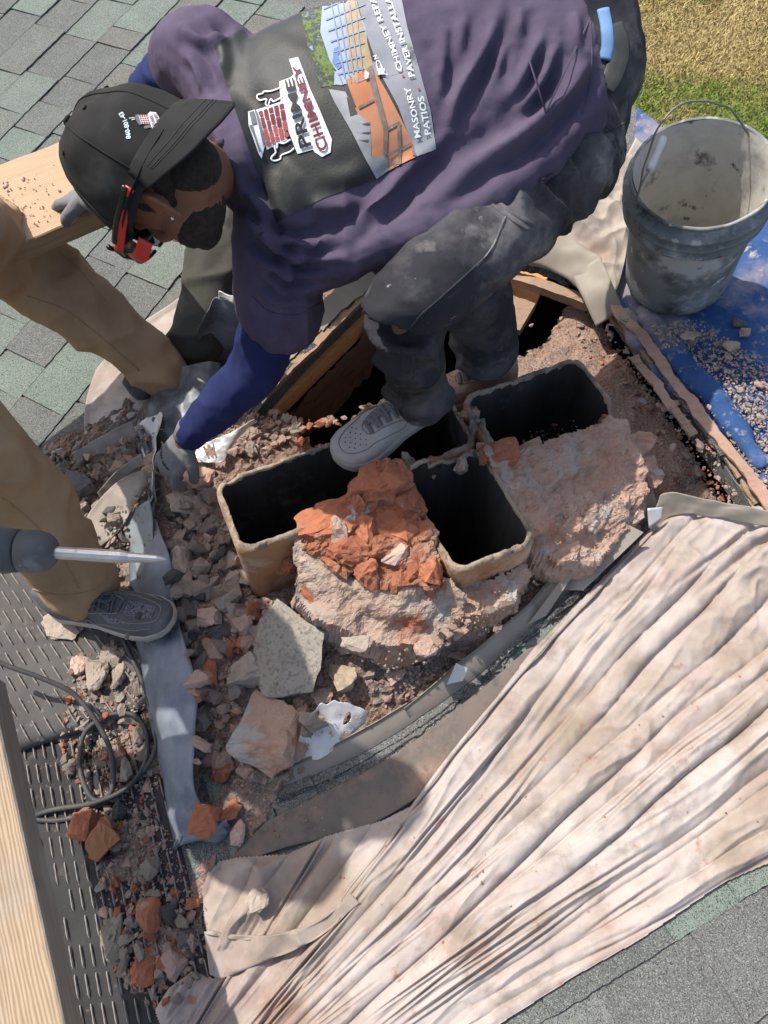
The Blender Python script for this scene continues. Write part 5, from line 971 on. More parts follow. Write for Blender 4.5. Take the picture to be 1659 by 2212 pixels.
# ================================================================== the worker bending over the chimney
def main_worker():
    toC = -AX_F
    nearsh = W(600, 545, 1.42); farsh = W(425, 120, 1.46)
    ank = W(902, 838, 1.625); knee = W(872, 668, 1.35); hip = W(1215, 350, 1.50); ank2 = W(1050, 738, 1.80); knee2 = W(1005, 570, 1.55); hip2 = W(1240, 110, 1.62)
    elb = W(548, 800, 1.64); wri = W(402, 950, 1.80); elb2 = W(330, 200, 1.62); wri2 = W(205, 425, 1.665)
    rt = empty('person', PZ(900, 930, .2), 'worker in a plum printed tee shirt and backwards black cap bending over the open flues', 'person')
    # body: one continuous surface
    H = W(338, 374, 1.235); c = nrm(-AX_R*.88+toC*.12+AX_U*.40); f = nrm(-.80*toC-.52*AX_U-.34*AX_R); f = nrm(f-c*(f@c)); K = 1.12
    mb = MB(); KF = 1.0; s = head_parts(mb, H, f, c, KF); sv = s if s@toC > 0 else -s; qv = 1 if s@toC > 0 else -1
    mb.add(*limb([L5(H-c*.05-f*.02, .056), L5(W(470, 368, 1.375), .050), L5(W(540, 345, 1.44), .055)], 16, 8))
    spine = [(1210, 110, 1.54, .10, .08), (1150, 160, 1.50, .14, .09), (950, 230, 1.48, .14, .09), (750, 280, 1.47, .15, .09), (640, 320, 1.46, .13, .08), (560, 340, 1.42, .07, .06)]
    mb.add(*limb([tuple(W(u, v, d))+(a, b) for u, v, d, a, b in spine], 24, 16, toC))
    mb.add(*limb([L5(lerp(nearsh, W(620, 320, 1.44), .5)-AX_F*-.03, .05), L5(nearsh+AX_F*.03, .042), L5(W(600, 640, 1.545), .040), L5(elb, .040), L5(lerp(elb, wri, .5), .038), L5(wri, .028)], 16, 18)); mb.add(*limb([L5(lerp(farsh, W(620, 320, 1.44), .5)+AX_F*.03, .05), L5(farsh+AX_F*.02, .042), L5(elb2, .042), L5(lerp(elb2, wri2, .5), .036), L5(wri2, .027)], 16, 18))
    for h_, k_, a_ in ((hip, knee, ank), (hip2, knee2, ank2)): mb.add(*limb([L5(h_+AX_F*.02, .06), L5(lerp(h_, k_, .5)+AX_F*.02, .055), L5(k_+AX_F*.03+AX_R*.02, .036), L5(lerp(k_, a_, .4), .040), L5(a_, .034)], 16, 18))
    hd = PZ(362, 1010, .06)-wri; HN = hand_mb(wri, hd, nrm(-AX_F*-.9-AX_U*.2), AX_R, .6); HF = hand_mb(wri2, PZ(135, 420, PLZ)-wri2, np.array([0, 0, -1.]), nrm(-AX_U), .12)
    for hm in (HN, HF): mb.add(hm.verts(), hm.F)
    mb.add(*ear(H, f, s, c, K, 1).__dict__['V'][0:1], []) if False else None
    for q in (1, -1): e = ear(H, f, s, c, KF, q); mb.add(e.verts(), e.F)
    V, Fs = remesh(mb, .0048, 2); obj('body', V, Fs, m_skin, rt, True)
    # short beard and hair below the cap
    hb = MB(); hb.add(*ellipsoid(H+f*.036*KF-c*.078*KF, [f, s, c], [.0565*KF, .0570*KF, .0415*KF])); hb.add(*ellipsoid(H+f*.062*KF-c*.101*KF, [f, s, c], [.0285*KF, .0325*KF, .020*KF], 12, 8)); V, Fs = remesh(hb, .004, 1); V = disp(V, Fs, lambda P: .0008*fbm(P*180, 2)+.0008); obj('beard', V, Fs, m_hair, rt, True)
    hb = MB(); hb.add(*ellipsoid(H+c*.010*KF-f*.010*KF, [f, s, c], [.0905*KF, .0793*KF, .091*KF])); hb.add(*ellipsoid(H-c*.050*KF-f*.040*KF, [f, s, c], [.046*KF, .056*KF, .050*KF])); V, Fs = hb.verts(), hb.F; V = disp(V, Fs, lambda P: .0012*fbm(P*150, 2)); obj('hair', V, Fs, m_hair, rt, True)
    st_ = H-f*.004*KF-c*.066*KF+sv*.0865*KF; obj('ear_stud', *ellipsoid(st_, [f, s, c], [.0035]*3, 10, 6), m_stud, rt, True)
    # cap, worn backwards: dome of six panels, button, seams, brim at the back of the head
    cp = bpy.data.objects.new('cap', None); COL.objects.link(cp); cp.parent = rt; cp.location = tuple(H-np.array(parent_world(rt)))
    ce = nrm(c-f*.10); fe = nrm(f-ce*(f@ce)); se = np.cross(ce, fe); O = H+ce*.004*K; nph, nth = 72, 26; RX, RY, RZ = .106*K, .096*K, .128*K
    def dome(th, ph, ex=0.0):
        r = math.sin(th)**.86 if th > 0 else 0; z = math.cos(th); a = np.array([math.cos(ph), math.sin(ph)]); sq = 1-.012*abs(math.cos(3*ph))*math.sin(2*th)
        return O+fe*a[0]*(RX+ex)*r*sq+se*a[1]*(RY+ex)*r*sq+ce*(z*(RZ+ex)-(.010*K*(a[0] < 0)*a[0]**2)*r)
    V = [dome(0, 0)]; Fs = []; TH = np.linspace(0.04, 1.72, nth)
    for i in range(nth):
        for j in range(nph): V.append(dome(TH[i], 2*math.pi*j/nph))
    for j in range(nph): Fs.append((0, 1+j, 1+(j+1) % nph))
    for i in range(nth-1):
        for j in range(nph): a, b = 1+i*nph+j, 1+i*nph+(j+1) % nph; Fs.append((a, a+nph, b+nph, b))
    V = np.array(V); N = vnormals(V, Fs); N = N if ((V-O)*N).sum(1).mean() > 0 else -N
    V = V+N*(.0045*fbm(V*14, 2)+.0045*(ridge(V*np.array([11, 11, 11])+2, 1)-.7))[:, None]; m = len(V); Fs = Fs+[tuple(i+m for i in q[::-1]) for q in Fs]; V = np.vstack([V, V-N*.002])
    obj('crown', V, Fs, m_cap, cp, True); CAPV, CAPF = V[:m], [q for q in Fs if max(q) < m]; CT = Cloth(CAPV, CAPF); tcap = CT.t
    def oncap(th, ph, off):
        p = dome(th, ph, .03); h = tcap.ray_cast(Vector(p), Vector(nrm(O-p))); return np.array(h[0])+nrm(p-O)*off if h[0] is not None else dome(th, ph, off)
    m_seam = M('cap seam', [(.006, .006, .006), (.012, .012, .012)], 9, bump=0)
    for k in range(6):
        ph = math.pi*k/3+math.pi/6*0; C = np.array([oncap(t, ph, .0006) for t in np.linspace(.06, 1.6, 40)]); obj('panel_seam', *loft(C, .0016, .0012, None, 6), m_cap, cp, True)
        for d in (.05, -.05):
            C = np.array([oncap(t, ph+d*min(1, .09/max(.08, math.sin(t))*1.0), .0003) for t in np.linspace(.12, 1.6, 40)]); obj('stitching', *loft(C, .0006, None, None, 5), m_seam, cp, True)
        p = oncap(.62, ph+math.pi/6, .0006); n_ = nrm(p-O); obj('eyelet', *loft([p-n_*.0006, p+n_*.0012], .004, None, None, 12), m_cap, cp)
    obj('button', *ellipsoid(dome(0, 0)+ce*.003, [fe, se, ce], [.009, .009, .005], 14, 8), m_cap, cp, True)
    band = [];
    C = np.array([oncap(1.62, ph, .0012) for ph in np.linspace(0, 2*math.pi, 73)]); obj('sweat_band', *loft(C, .008, .0012, ce, 8, cap=False), m_cap, cp, True)
    bn = 40; bm_ = 18; V = []; bd_ = nrm(-fe*.80-ce*.60)
    for i in range(bn):
        a = -1.12+2.24*i/(bn-1); p0 = oncap(1.50, math.pi+a, -.001)
        out = .090*K*(1-.55*abs(a/1.12)**2.4); dr = nrm(bd_+se*(-math.sin(a))*.42*1)
        dr = nrm(-ce*.78-fe*.52+se*math.sin(math.pi+a)*.28)
        for j in range(bm_):
            g = j/(bm_-1); V.append(p0+dr*out*g+fe*(.012*(a/1.12)**2*g+.010*g*g))
    V = np.array(V); Fs = grid_faces(bn, bm_); N = vnormals(V, Fs); N = N if (N@(-fe)).mean() > 0 else -N; m = len(V)
    V2 = np.vstack([V+N*.0016, V-N*.0016]); per = [i*bm_ for i in range(bn)]+[(bn-1)*bm_+j for j in range(1, bm_)]+[i*bm_+bm_-1 for i in range(bn-2, -1, -1)]+[j for j in range(bm_-2, 0, -1)]
    obj('brim', V2, Fs+[tuple(q+m for q in f_[::-1]) for f_ in Fs]+[(a, b, b+m, a+m) for a, b in zip(per, per[1:]+per[:1])], m_cap, cp, True)
    for g in (.52, .60, .68):
        C = np.array([V2[i*bm_+int(g*(1-.0*abs(i-bn/2)/bn)*(bm_-1))] for i in range(3, bn-3)]); obj('brim_stitching', *loft(C+N.mean(0)*.0004, .0007, None, None, 5), M('brim thread', [(.03, .03, .029), (.045, .045, .043)], 9, bump=0) if g == .52 else bpy.data.materials['brim thread'], cp, True)
    m_pw = M('white print', [(.72, .74, .75), (.80, .81, .82)], 6, rough=.7, bump=0); m_pw2 = M('pale teal thread', [(.58, .70, .71), (.66, .77, .78)], 6, rough=.8, bump=0); m_mar = M('maroon print', [(.16, .028, .038), (.20, .04, .05)], 6, rough=.7, bump=0); m_blk = M('black print', [(.012, .012, .013), (.03, .03, .03)], 6, rough=.6, bump=.1, bscale=300, dirt=[((.07, .075, .07), 5, .55, .75)]); m_gry = M('grey print', [(.13, .14, .16), (.18, .19, .21)], 6, bump=0); m_brp = M('brick print', [(.33, .08, .075), (.42, .12, .11)], 6, bump=0)
    X = lambda z, y: (252.0+z*.06612, 230.4+y*.06612)          # close-up of the badge -> picture
    CT.text('lettering', '860-801-43', [X(460, 1045), X(410, 690), X(330, 420), X(190, 160)], 10, m_pw2, cp, .0012, .03)
    CT.poly('badge_ground', [X(*p) for p in [(1010, 250), (1090, 170), (1280, 190), (1380, 350), (1460, 640), (1470, 740), (1400, 820), (1320, 780), (1270, 710), (1160, 710), (1100, 560)]], m_pw, cp, .0010, 4)
    CT.poly('badge_chimney', [X(*p) for p in [(720, 270), (1010, 270), (1100, 580), (830, 570)]], m_brp, cp, .0012, 4); CT.poly('badge_cap', [X(*p) for p in [(600, 310), (640, 255), (725, 260), (830, 575), (750, 600), (660, 490)]], m_gry, cp, .0013, 4)
    for a in (0, .25, .5, .75): CT.poly('badge_joint', [X(720+75*(a*4)-8, 275), X(735+75*(a*4)-8, 275), X(835+75*(a*4)-8, 570), X(820+75*(a*4)-8, 570)], m_pw, cp, .0016, 4)
    for y0 in (360, 430, 500): CT.poly('badge_joint', [X(745+(y0-360)*.3, y0), X(1045+(y0-360)*.3, y0-20), X(1050+(y0-360)*.3, y0-6), X(750+(y0-360)*.3, y0+14)], m_pw, cp, .0016, 4)
    CT.poly('badge_figure', [X(*p) for p in [(890, 660), (950, 610), (1110, 600), (1140, 690), (1040, 690), (980, 720), (900, 710)]], m_gry, cp, .0011, 4); CT.poly('badge_smoke', [X(*p) for p in [(400, 370), (580, 345), (590, 365), (410, 390)]], m_pw, cp, .0011, 4); CT.poly('badge_smoke', [X(*p) for p in [(490, 420), (600, 390), (610, 410), (500, 445)]], m_pw, cp, .0011, 4)
    CT.text('lettering', 'PRIME', [X(1270, 675), X(1230, 480), X(1150, 260)], 6.5, m_gry, cp, .0022, .02); CT.text('lettering', 'CHIMNEY', [X(1420, 780), X(1400, 560), X(1290, 200)], 6.5, m_mar, cp, .0022, .02)
    # safety glasses
    gl = bpy.data.objects.new('safety_glasses', None); COL.objects.link(gl); gl.parent = rt; gl.location = tuple(H-np.array(parent_world(rt)))
    for q in (1, -1):
        tm = [H-f*.030*K-c*.002*K+s*q*.090*K, H+f*.03*K+c*.004*K+s*q*.094*K, H+f*.09*K+c*.010*K+s*q*.082*K]; C = curve(tm, 16); obj('temple', *loft(C, .0042, .0085, c, 10), m_red, gl, True); C3 = C+s*q*.002+c*.007; obj('temple_trim', *loft(C3[:14], .004, .0055, c, 10), m_blkpl, gl, True)
        V = []
        for i in range(14):
            a = (.08+1.02*i/13.); p = H+f*(.078+.058*math.cos(a))*K+s*q*(.086*math.sin(a))*K
            for j in range(7): g = j/6.-.5; V.append(p+c*(.006+.044*g)*K-f*.010*abs(g)*1.5)
        F_ = grid_faces(14, 7); V = np.array(V); N = vnormals(V, F_); m = len(V); obj('lens', np.vstack([V, V+N*.0016]), F_+[tuple(i+m for i in ff_[::-1]) for ff_ in F_], m_lens, gl, True)
        ed = np.array([V[i*7+6] for i in range(14)]); obj('brow_frame', *loft(ed, .0042, .0042, None, 8), m_blkpl, gl, True); ed = np.array([V[i*7] for i in range(14)]); obj('lower_frame', *loft(ed, .003, .003, None, 8), m_blkpl, gl, True)
        sd = [H+f*.045*K-c*.030*K+s*q*.088*K, H+f*.075*K-c*.026*K+s*q*.088*K, H+f*.095*K-c*.012*K+s*q*.078*K]; obj('side_guard', *loft(curve(sd, 10), .0025, .0125, c, 10), m_red, gl, True)
    C = curve([H+f*.13*K+s*.02, H+f*.134*K+c*.004, H+f*.13*K-s*.02], 8); obj('bridge', *loft(C, .004, None, None, 8), m_blkpl, gl, True)
    # tee shirt
    mb = MB(); SP = [(1222, 112, 1.46, .180, .142), (1190, 125, 1.458, .190, .146), (1150, 145, 1.455, .196, .146), (1000, 205, 1.45, .206, .142), (850, 255, 1.445, .215, .142), (720, 290, 1.44, .218, .136), (620, 318, 1.43, .205, .122), (545, 335, 1.41, .150, .095), (505, 347, 1.375, .098, .086), (480, 354, 1.36, .082, .076), (466, 360, 1.355, .074, .070)]
    C = np.array([W(*p[:3]) for p in SP]); cc = curve(np.column_stack([C, [p[3] for p in SP], [p[4] for p in SP]]), 30); mb.add(*loft(cc[:, :3], cc[:, 3], cc[:, 4], toC, 32, sup=2.25))
    mb.add(*limb([L5(lerp(nearsh, W(640, 330, 1.43), .55), .105), L5(W(600, 520, 1.43), .092), L5(W(600, 600, 1.49), .090), L5(W(608, 672, 1.55), .091)], 22, 14)); mb.add(*limb([L5(lerp(farsh, W(640, 330, 1.43), .55), .105), L5(W(440, 120, 1.46), .085), L5(W(405, 130, 1.52), .078)], 20, 10))
    mb.add(*limb([L5(W(640, 575, 1.47), .07), L5(W(760, 520, 1.43), .085, .06), L5(W(900, 455, 1.40), .085, .06), L5(W(1040, 385, 1.385), .085, .06), L5(W(1140, 315, 1.39), .080, .07), L5(W(1215, 245, 1.40), .06)], 20, 14))
    V, Fs = remesh(mb, .0060, 5)
    A1 = nrm(.90*AX_R+.40*AX_U); A2 = nrm(-.40*AX_R+.90*AX_U); 
    zz = lambda *q: [(768+x*.3637, y*.3637) for x, y in q]
    RID = [(zz((860, 40), (770, 290), (610, 560), (555, 770)), 15, .016), (zz((545, 110), (520, 330), (500, 640)), 12, .008), (zz((1115, 190), (1020, 400), (925, 590)), 13, .013), (zz((1195, 250), (1105, 480), (935, 700)), 13, .015), (zz((1395, 320), (1270, 540), (1010, 790), (740, 960), (480, 1160)), 20, .020), (zz((890, 230), (828, 460)), 10, .009),
           (zz((660, 40), (600, 320)), 13, .008), (zz((560, 780), (300, 1040), (60, 1330)), 18, .012), (zz((420, 830), (180, 1130), (-60, 1400)), 15, .012), (zz((1310, 60), (1330, 300)), 12, .007), (zz((990, 20), (960, 230)), 14, .008),
           ([(530, 470), (600, 520), (700, 530)], 13, .020), ([(560, 500), (620, 555), (740, 560)], 12, .018), ([(540, 545), (600, 590), (710, 600)], 12, .018), ([(550, 585), (610, 628), (700, 625)], 10, .016), ([(545, 620), (600, 655), (685, 650)], 9, .012), ([(515, 395), (560, 450), (590, 540)], 13, .018), ([(600, 640), (640, 560), (720, 500)], 14, .012),
           ([(395, 60), (440, 85), (520, 70)], 13, .012), ([(400, 110), (430, 150), (450, 210)], 12, .014), ([(440, 40), (480, 100), (480, 180)], 12, .010), ([(700, 395), (760, 380), (800, 340)], 22, .010), ([(640, 400), (700, 440), (830, 430)], 20, .012), ([(560, 60), (640, 100), (690, 110)], 20, .006)]
    def wr(P):
        u, v = proj(P); o = np.zeros(len(P))
        for pts, wd, am in RID:
            c_ = curve(pts, 24); n_ = len(c_); best = np.full(len(P), 1e9); sd = np.zeros(len(P)); tt = np.zeros(len(P))
            for i in range(n_-1):
                a_, b_ = c_[i], c_[i+1]; ab = b_-a_; L2 = ab@ab; t = np.clip(((u-a_[0])*ab[0]+(v-a_[1])*ab[1])/L2, 0, 1); dx, dy = u-a_[0]-t*ab[0], v-a_[1]-t*ab[1]; d = np.hypot(dx, dy); m = d < best
                best[m] = d[m]; sd[m] = (ab[0]*dy-ab[1]*dx)[m]; tt[m] = ((i+t)/(n_-1))[m]
            x = np.where(sd > 0, -1, 1)*best/wd; env = np.clip(np.sin(np.clip(tt, .02, .98)*math.pi), 0, 1)**.7
            o += 1.25*am*env*(np.exp(-(x/1.0)**2)-.75*np.exp(-((x-1.7)/1.1)**2)-.25*np.exp(-((x+1.9)/1.2)**2))
        q1 = P@A1; q2 = P@A2; q3 = P@AX_F; fr = np.column_stack([q1*13+noise(P*4)*.8, q2*3.2, q3*3.2]); rg = np.clip(1-np.abs(noise(fr))*3.0, 0, 1)**1.5
        pl = np.array([(455, 85), (650, 10), (640, -80), (870, -80), (915, 150), (950, 330), (815, 395), (597, 490)], float); dm = np.full(len(P), 1e9)
        for i in range(8):
            a_, b_ = pl[i], pl[(i+1) % 8]; ab = b_-a_; t = np.clip(((u-a_[0])*ab[0]+(v-a_[1])*ab[1])/(ab@ab), 0, 1); dm = np.minimum(dm, np.hypot(u-a_[0]-t*ab[0], v-a_[1]-t*ab[1]))
        pm_ = sst(.12+np.where(inside(pl, u, v), -dm, dm)/60+.5)
        return o*(.25+.75*pm_)+(.007*rg*np.clip(.5+noise(P*4+3), 0, 1)+.0025*fbm(P*22, 2)+.0008*fbm(P*60, 2))*pm_+.006*fbm(P*7, 2)-.004
    V = disp(V, Fs, wr); TS = Cloth(V, Fs); obj('tee_shirt', V, Fs, m_tee, rt, True)
    # hem bands and seams laid on the shirt
    def band(nm, px, r, mt, off=.001, nn=50, flat=.35): C = np.array([TS.at(u, v, off) for u, v in curve(px, nn)]); obj(nm, *loft(C, r, r*flat, toC, 8), mt, rt, True)
    band('hem_seam', [(1268, -20), (1276, 60), (1278, 130), (1272, 200), (1258, 246)], .0016, m_tee); band('sleeve_seam', [(545, 640), (580, 672), (640, 680), (690, 655)], .0016, m_tee); band('collar', [(474, 300), (478, 350), (484, 400), (496, 450)], .007, m_tee, .001)
    # the print on the back
    pr = bpy.data.objects.new('back_print', None); COL.objects.link(pr); pr.parent = rt; pr.location = (0, 0, 0)
    Z = lambda x_, y_: (521+x_*.2645, 82.3+y_*.2645)
    m_pk = M('cracked black print', [(.012, .013, .0125), (.024, .026, .024), (.045, .048, .045)], 4, detail=8, rough=.55, spec=.4, bump=.2, bscale=200)
    TS.poly('black_panel', [(462, 95), (520, 66), (590, 45), (660, 22), (640, -40), (860, -40), (880, 60), (906, 150), (930, 240), (942, 322), (885, 345), (812, 388), (700, 428), (597, 480), (575, 420), (540, 330), (500, 215)], m_pk, pr, .0012, 8)
    m_conc = M('grey stone print', [(.17, .18, .205), (.25, .265, .295), (.30, .315, .345)], 9, detail=8, rough=.8, bump=.15, bscale=120, dirt=[((.10, .105, .115), 14, .60, .68)]); m_pav = M('pale paver print', [(.26, .32, .41), (.38, .44, .52)], 7, rough=.8, bump=0); m_pjt = M('paver joint print', [(.20, .25, .34), (.25, .30, .40)], 6, bump=0); m_sand = M('tan gravel print', [(.32, .235, .13), (.45, .35, .22)], 60, rough=.85, bump=.1); m_brk = M('orange brick print', [(.36, .12, .055), (.45, .185, .095), (.49, .26, .165)], 8, rough=.8, bump=.05); m_jnt = M('brown joint print', [(.13, .10, .085), (.26, .21, .18)], 60, bump=0); m_hpr = M('glove print', [(.18, .18, .19), (.30, .31, .32), (.42, .43, .44)], 10, rough=.8, bump=0); m_leaf = M('leaf print', [(.02, .03, .03), (.16, .22, .06), (.04, .05, .06), (.30, .34, .42)], 60, bump=0); m_dkp = M('dark print', [(.05, .045, .045), (.10, .09, .09)], 9, bump=0)
    TS.poly('print_leaves', [(650, 22), (640, -40), (700, -40), (700, 60), (725, 150), (715, 190), (690, 160), (665, 100)], m_leaf, pr, .0018, 7)
    TS.poly('print_pavers', [(700, -40), (745, -40), (790, 60), (800, 150), (780, 172), (742, 178), (712, 130), (692, 70)], m_pav, pr, .0022, 7)
    TS.poly('print_gravel', [(745, -40), (760, -40), (785, 60), (806, 140), (770, 165), (758, 160), (748, 80)], m_sand, pr, .0026, 7)
    TS.poly('print_concrete', [(760, -40), (860, -40), (880, 60), (906, 150), (930, 240), (942, 322), (900, 338), (885, 300), (860, 230), (822, 160), (790, 70)], m_conc, pr, .0022, 7)
    TS.poly('print_bricks', [Z(*p) for p in [(855, 345), (1070, 240), (1190, 440), (1300, 650), (1400, 860), (1430, 970), (1200, 1085), (1060, 980), (960, 760), (880, 500)]], m_brk, pr, .0028, 7)
    TS.poly('print_gloves', [Z(*p) for p in [(715, 420), (850, 440), (930, 600), (1050, 700), (1060, 850), (1060, 970), (1190, 960), (1200, 1085), (1105, 1150), (1020, 1000), (900, 760), (760, 520)]], m_hpr, pr, .0034, 7)
    for P_ in ([(860, 480), (905, 520), (950, 620), (890, 640)], [(900, 690), (1040, 715), (1055, 690), (980, 705)], [(925, 770), (1040, 785), (1060, 765), (980, 775)], [(945, 830), (1030, 850), (1045, 830), (1000, 835)], [(860, 360), (905, 480), (935, 560), (915, 560), (870, 470)]): TS.poly('print_shade', [Z(*p) for p in P_], m_dkp, pr, .0042, 5)
    for P_ in ([(1030, 250), (1070, 235), (1110, 400), (1200, 740), (1185, 960), (1160, 960), (1160, 740), (1075, 460)], [(1085, 520), (960, 585), (955, 560), (1080, 500)], [(1270, 690), (1300, 690), (1310, 1030), (1285, 1040), (1280, 900)], [(1180, 740), (1290, 680), (1295, 705), (1185, 765)], [(1190, 945), (1390, 850), (1395, 875), (1195, 965)], [(1190, 1045), (1290, 1005), (1290, 1020), (1195, 1060)], [(1390, 860), (1430, 965), (1400, 960)]): TS.poly('print_joint', [Z(*p) for p in P_], m_jnt, pr, .0046, 5)
    for k in range(7):
        g = k/6.; TS.poly('paver_joint', [(697+g*30+2, 20+g*140), (790-g*4, -18+g*165), (790-g*4, -15+g*165), (697+g*30+2, 23+g*140)], m_pjt, pr, .0042, 5)
    for k in range(5): g = k/4.; TS.poly('paver_joint', [(708+g*55, -30), (710+g*55, -30), (746+g*38, 168-g*15), (743+g*38, 168-g*15)], m_pjt, pr, .0042, 5)
    TS.poly('print_person', [Z(*p) for p in [(760, 90), (800, 70), (810, 110), (790, 150), (830, 230), (790, 260), (745, 200)]], M('blue print', [(.10, .18, .40), (.16, .25, .48)], 9, bump=0), pr, .0034, 5)
    TS.poly('logo_ground', [Z(*p) for p in [(392, 175), (465, 158), (505, 260), (565, 420), (645, 595), (742, 830), (730, 935), (662, 972), (600, 932), (588, 912), (462, 946), (430, 870), (372, 720), (328, 560), (312, 358), (400, 325), (432, 300)]], m_pw, pr, .0030, 6)
    for P_ in ([(325, 355), (425, 322), (440, 400), (350, 430)],): TS.poly('logo_ground', [Z(*p) for p in P_], m_pw, pr, .0023, 6)
    TS.text('lettering', 'PRIME', [Z(575, 880), Z(520, 690), Z(480, 560), Z(425, 330)], (26, 19), m_blk, pr, .0062, .02); TS.text('lettering', 'CHIMNEY', [Z(715, 905), Z(640, 700), Z(545, 440), Z(470, 215)], (24, 15), m_mar, pr, .0062, .02)
    # logo chimney: white ground, brick rows, grey cap, outlined figures
    TS.poly('logo_chimney', [Z(*p) for p in [(120, 590), (345, 515), (360, 700), (380, 830), (205, 915), (150, 700)]], m_pw, pr, .0030, 6)
    for r_ in range(5):
        x0, y0, x1, y1 = 140+r_*43, 600-r_*15, 210+r_*38, 895-r_*18; cuts = [0, .32, .64, 1] if r_ % 2 else [0, .18, .5, .82, 1]
        for a, b in zip(cuts[:-1], cuts[1:]):
            a += .02; b -= .02; TS.poly('logo_brick', [Z(x0+(x1-x0)*a, y0+(y1-y0)*a), Z(x0+34+(x1-x0)*a, y0-12+(y1-y0)*a), Z(x0+32+(x1-x0)*b, y0-12+(y1-y0)*b), Z(x0+(x1-x0)*b, y0+(y1-y0)*b)], m_brp if (a > .45) else m_mar, pr, .0044, 5)
    for P_, mt, of in (([(55, 605), (110, 585), (190, 880), (165, 985), (140, 945), (100, 830), (60, 715)], m_pw, .0024), ([(65, 612), (105, 598), (125, 700), (85, 712)], m_gry, .0048), ([(62, 720), (90, 712), (120, 830), (160, 935), (145, 935), (108, 825)], m_gry, .0048), ([(112, 600), (130, 598), (190, 840), (180, 900)], m_gry, .0054)): TS.poly('logo_cap', [Z(*p) for p in P_], mt, pr, of, 6)
    for fig in ([(345, 480), (270, 520), (245, 500), (225, 555), (205, 540), (210, 500), (160, 510), (135, 490), (140, 465), (180, 455), (190, 440), (250, 435), (335, 405)], [(405, 830), (350, 860), (300, 855), (290, 900), (265, 880), (280, 935), (245, 975), (255, 1003), (290, 1003), (320, 990), (330, 960), (400, 930), (435, 900)]):
        C = np.array([TS.at(*Z(*p), .0034) for p in curve(fig, 60)]); obj('logo_figure', *loft(C, .0016, .0006, toC, 6), m_pw, pr, True)
    G = lambda z, y: (647.3+z*.17855, y*.17855)                                     # close-up of the print's upper right -> picture
    TS.text('lettering', 'CHIMNEY REPAIR', [G(1248, 858), G(1150, 560), G(1030, 300), G(900, -40), G(860, -150)], 12.5, m_pw, pr, .0062, .012)
    TS.text('lettering', 'PAVER INSTALLATION', [(896, 165), (882, 110), (858, 40), (835, -25), (822, -60)], 13, m_pw, pr, .0062, .012)
    TS.text('lettering', 'MASONRY', [(908, 297), (898, 235), (885, 188)], 13.5, m_pw, pr, .0062, .012); TS.text('lettering', 'PATIOS', [(930, 290), (922, 245), (914, 208)], 13.5, m_pw, pr, .0062, .012)
    for (u, v) in ((871, 165), (905, 193)): TS.poly('print_dot', [(u-3, v-2), (u+2, v-3), (u+3, v+2), (u-2, v+3)], m_brp, pr, .0038, 3)
    # navy under-sleeves
    mb = MB(); mb.add(*limb([L5(W(604, 620, 1.52), .052), L5(lerp(W(606, 640, 1.52), elb, .5), .060), L5(elb, .057, .055), L5(lerp(elb, wri, .35), .053), L5(lerp(elb, wri, .7), .044), L5(lerp(elb, wri, .93), .036)], 20, 20)); V, Fs = remesh(mb, .006, 3)
    V = disp(V, Fs, lambda P: .0035*ridge(P*np.array([14, 14, 9]), 2)-.002); obj('under_sleeve', V, Fs, m_navy, rt, True)
    mb = MB(); mb.add(*limb([L5(W(425, 120, 1.48), .062), L5(W(370, 165, 1.57), .056), L5(elb2, .050), L5(lerp(elb2, wri2, .4), .046), L5(lerp(elb2, wri2, .9), .034)], 20, 18)); V, Fs = remesh(mb, .006, 3); V = disp(V, Fs, lambda P: .004*ridge(P*np.array([8, 8, 30]), 2)-.002); obj('under_sleeve', V, Fs, m_navy, rt, True)
    # trousers
    mb = MB(); PV = W(1250, 120, 1.50)
    mb.add(*limb([L5(W(1215, 60, 1.53), .145, .11), L5(W(1235, 130, 1.54), .15, .115), L5(W(1228, 215, 1.55), .130, .12)], 24, 10, toC)); mb.add(*limb([L5(W(1230, 200, 1.555), .120), L5(W(1228, 290, 1.55), .112), L5(hip, .105), L5(lerp(hip, knee, .4), .098), L5(lerp(hip, knee, .75), .086), L5(knee, .074), L5(lerp(knee, ank, .2), .074), L5(lerp(knee, ank, .5), .067), L5(lerp(knee, ank, .85), .067), L5(ank+np.array([.012, -.012, -.012]), .068)], 24, 34))
    mb.add(*limb([L5(W(1255, 130, 1.58), .12), L5(hip2, .115), L5(lerp(hip2, knee2, .5), .10), L5(knee2, .085), L5(lerp(knee2, ank2, .5), .078), L5(lerp(knee2, ank2, .85), .076), L5(ank2+np.array([0, 0, -.02]), .078)], 24, 26))
    V, Fs = remesh(mb, .0075, 4)
    def wp(P):
        u, v = proj(P); kz = np.exp(-(((u-870)/130)**2+((v-760)/80)**2)); hz = np.exp(-(((u-1180)/130)**2+((v-420)/120)**2)); sz = np.exp(-(((v-880)/90)**2))*(u < 1000)
        q = np.column_stack([P@AX_R*5, P@AX_U*16, P@AX_F*8]); q2 = np.column_stack([(P@AX_R+P@AX_U)*14, (P@AX_R-P@AX_U)*4, P@AX_F*6])
        rr_ = np.clip(1-np.abs(noise(q*.9+6))*2.6, 0, 1)**1.5; r2_ = np.clip(1-np.abs(noise(q2*.8+2))*2.6, 0, 1)**1.5
        return .020*kz*(rr_-.4)+.020*hz*(r2_-.4)+.014*sz*(rr_-.4)+.007*fbm(P*8, 2)+.006*(ridge(P*9+4, 1)-.5)+.0012*fbm(P*45, 2)
    V = disp(V, Fs, wp); TP = Cloth(V, Fs); obj('trousers', V, Fs, m_pants, rt, True)
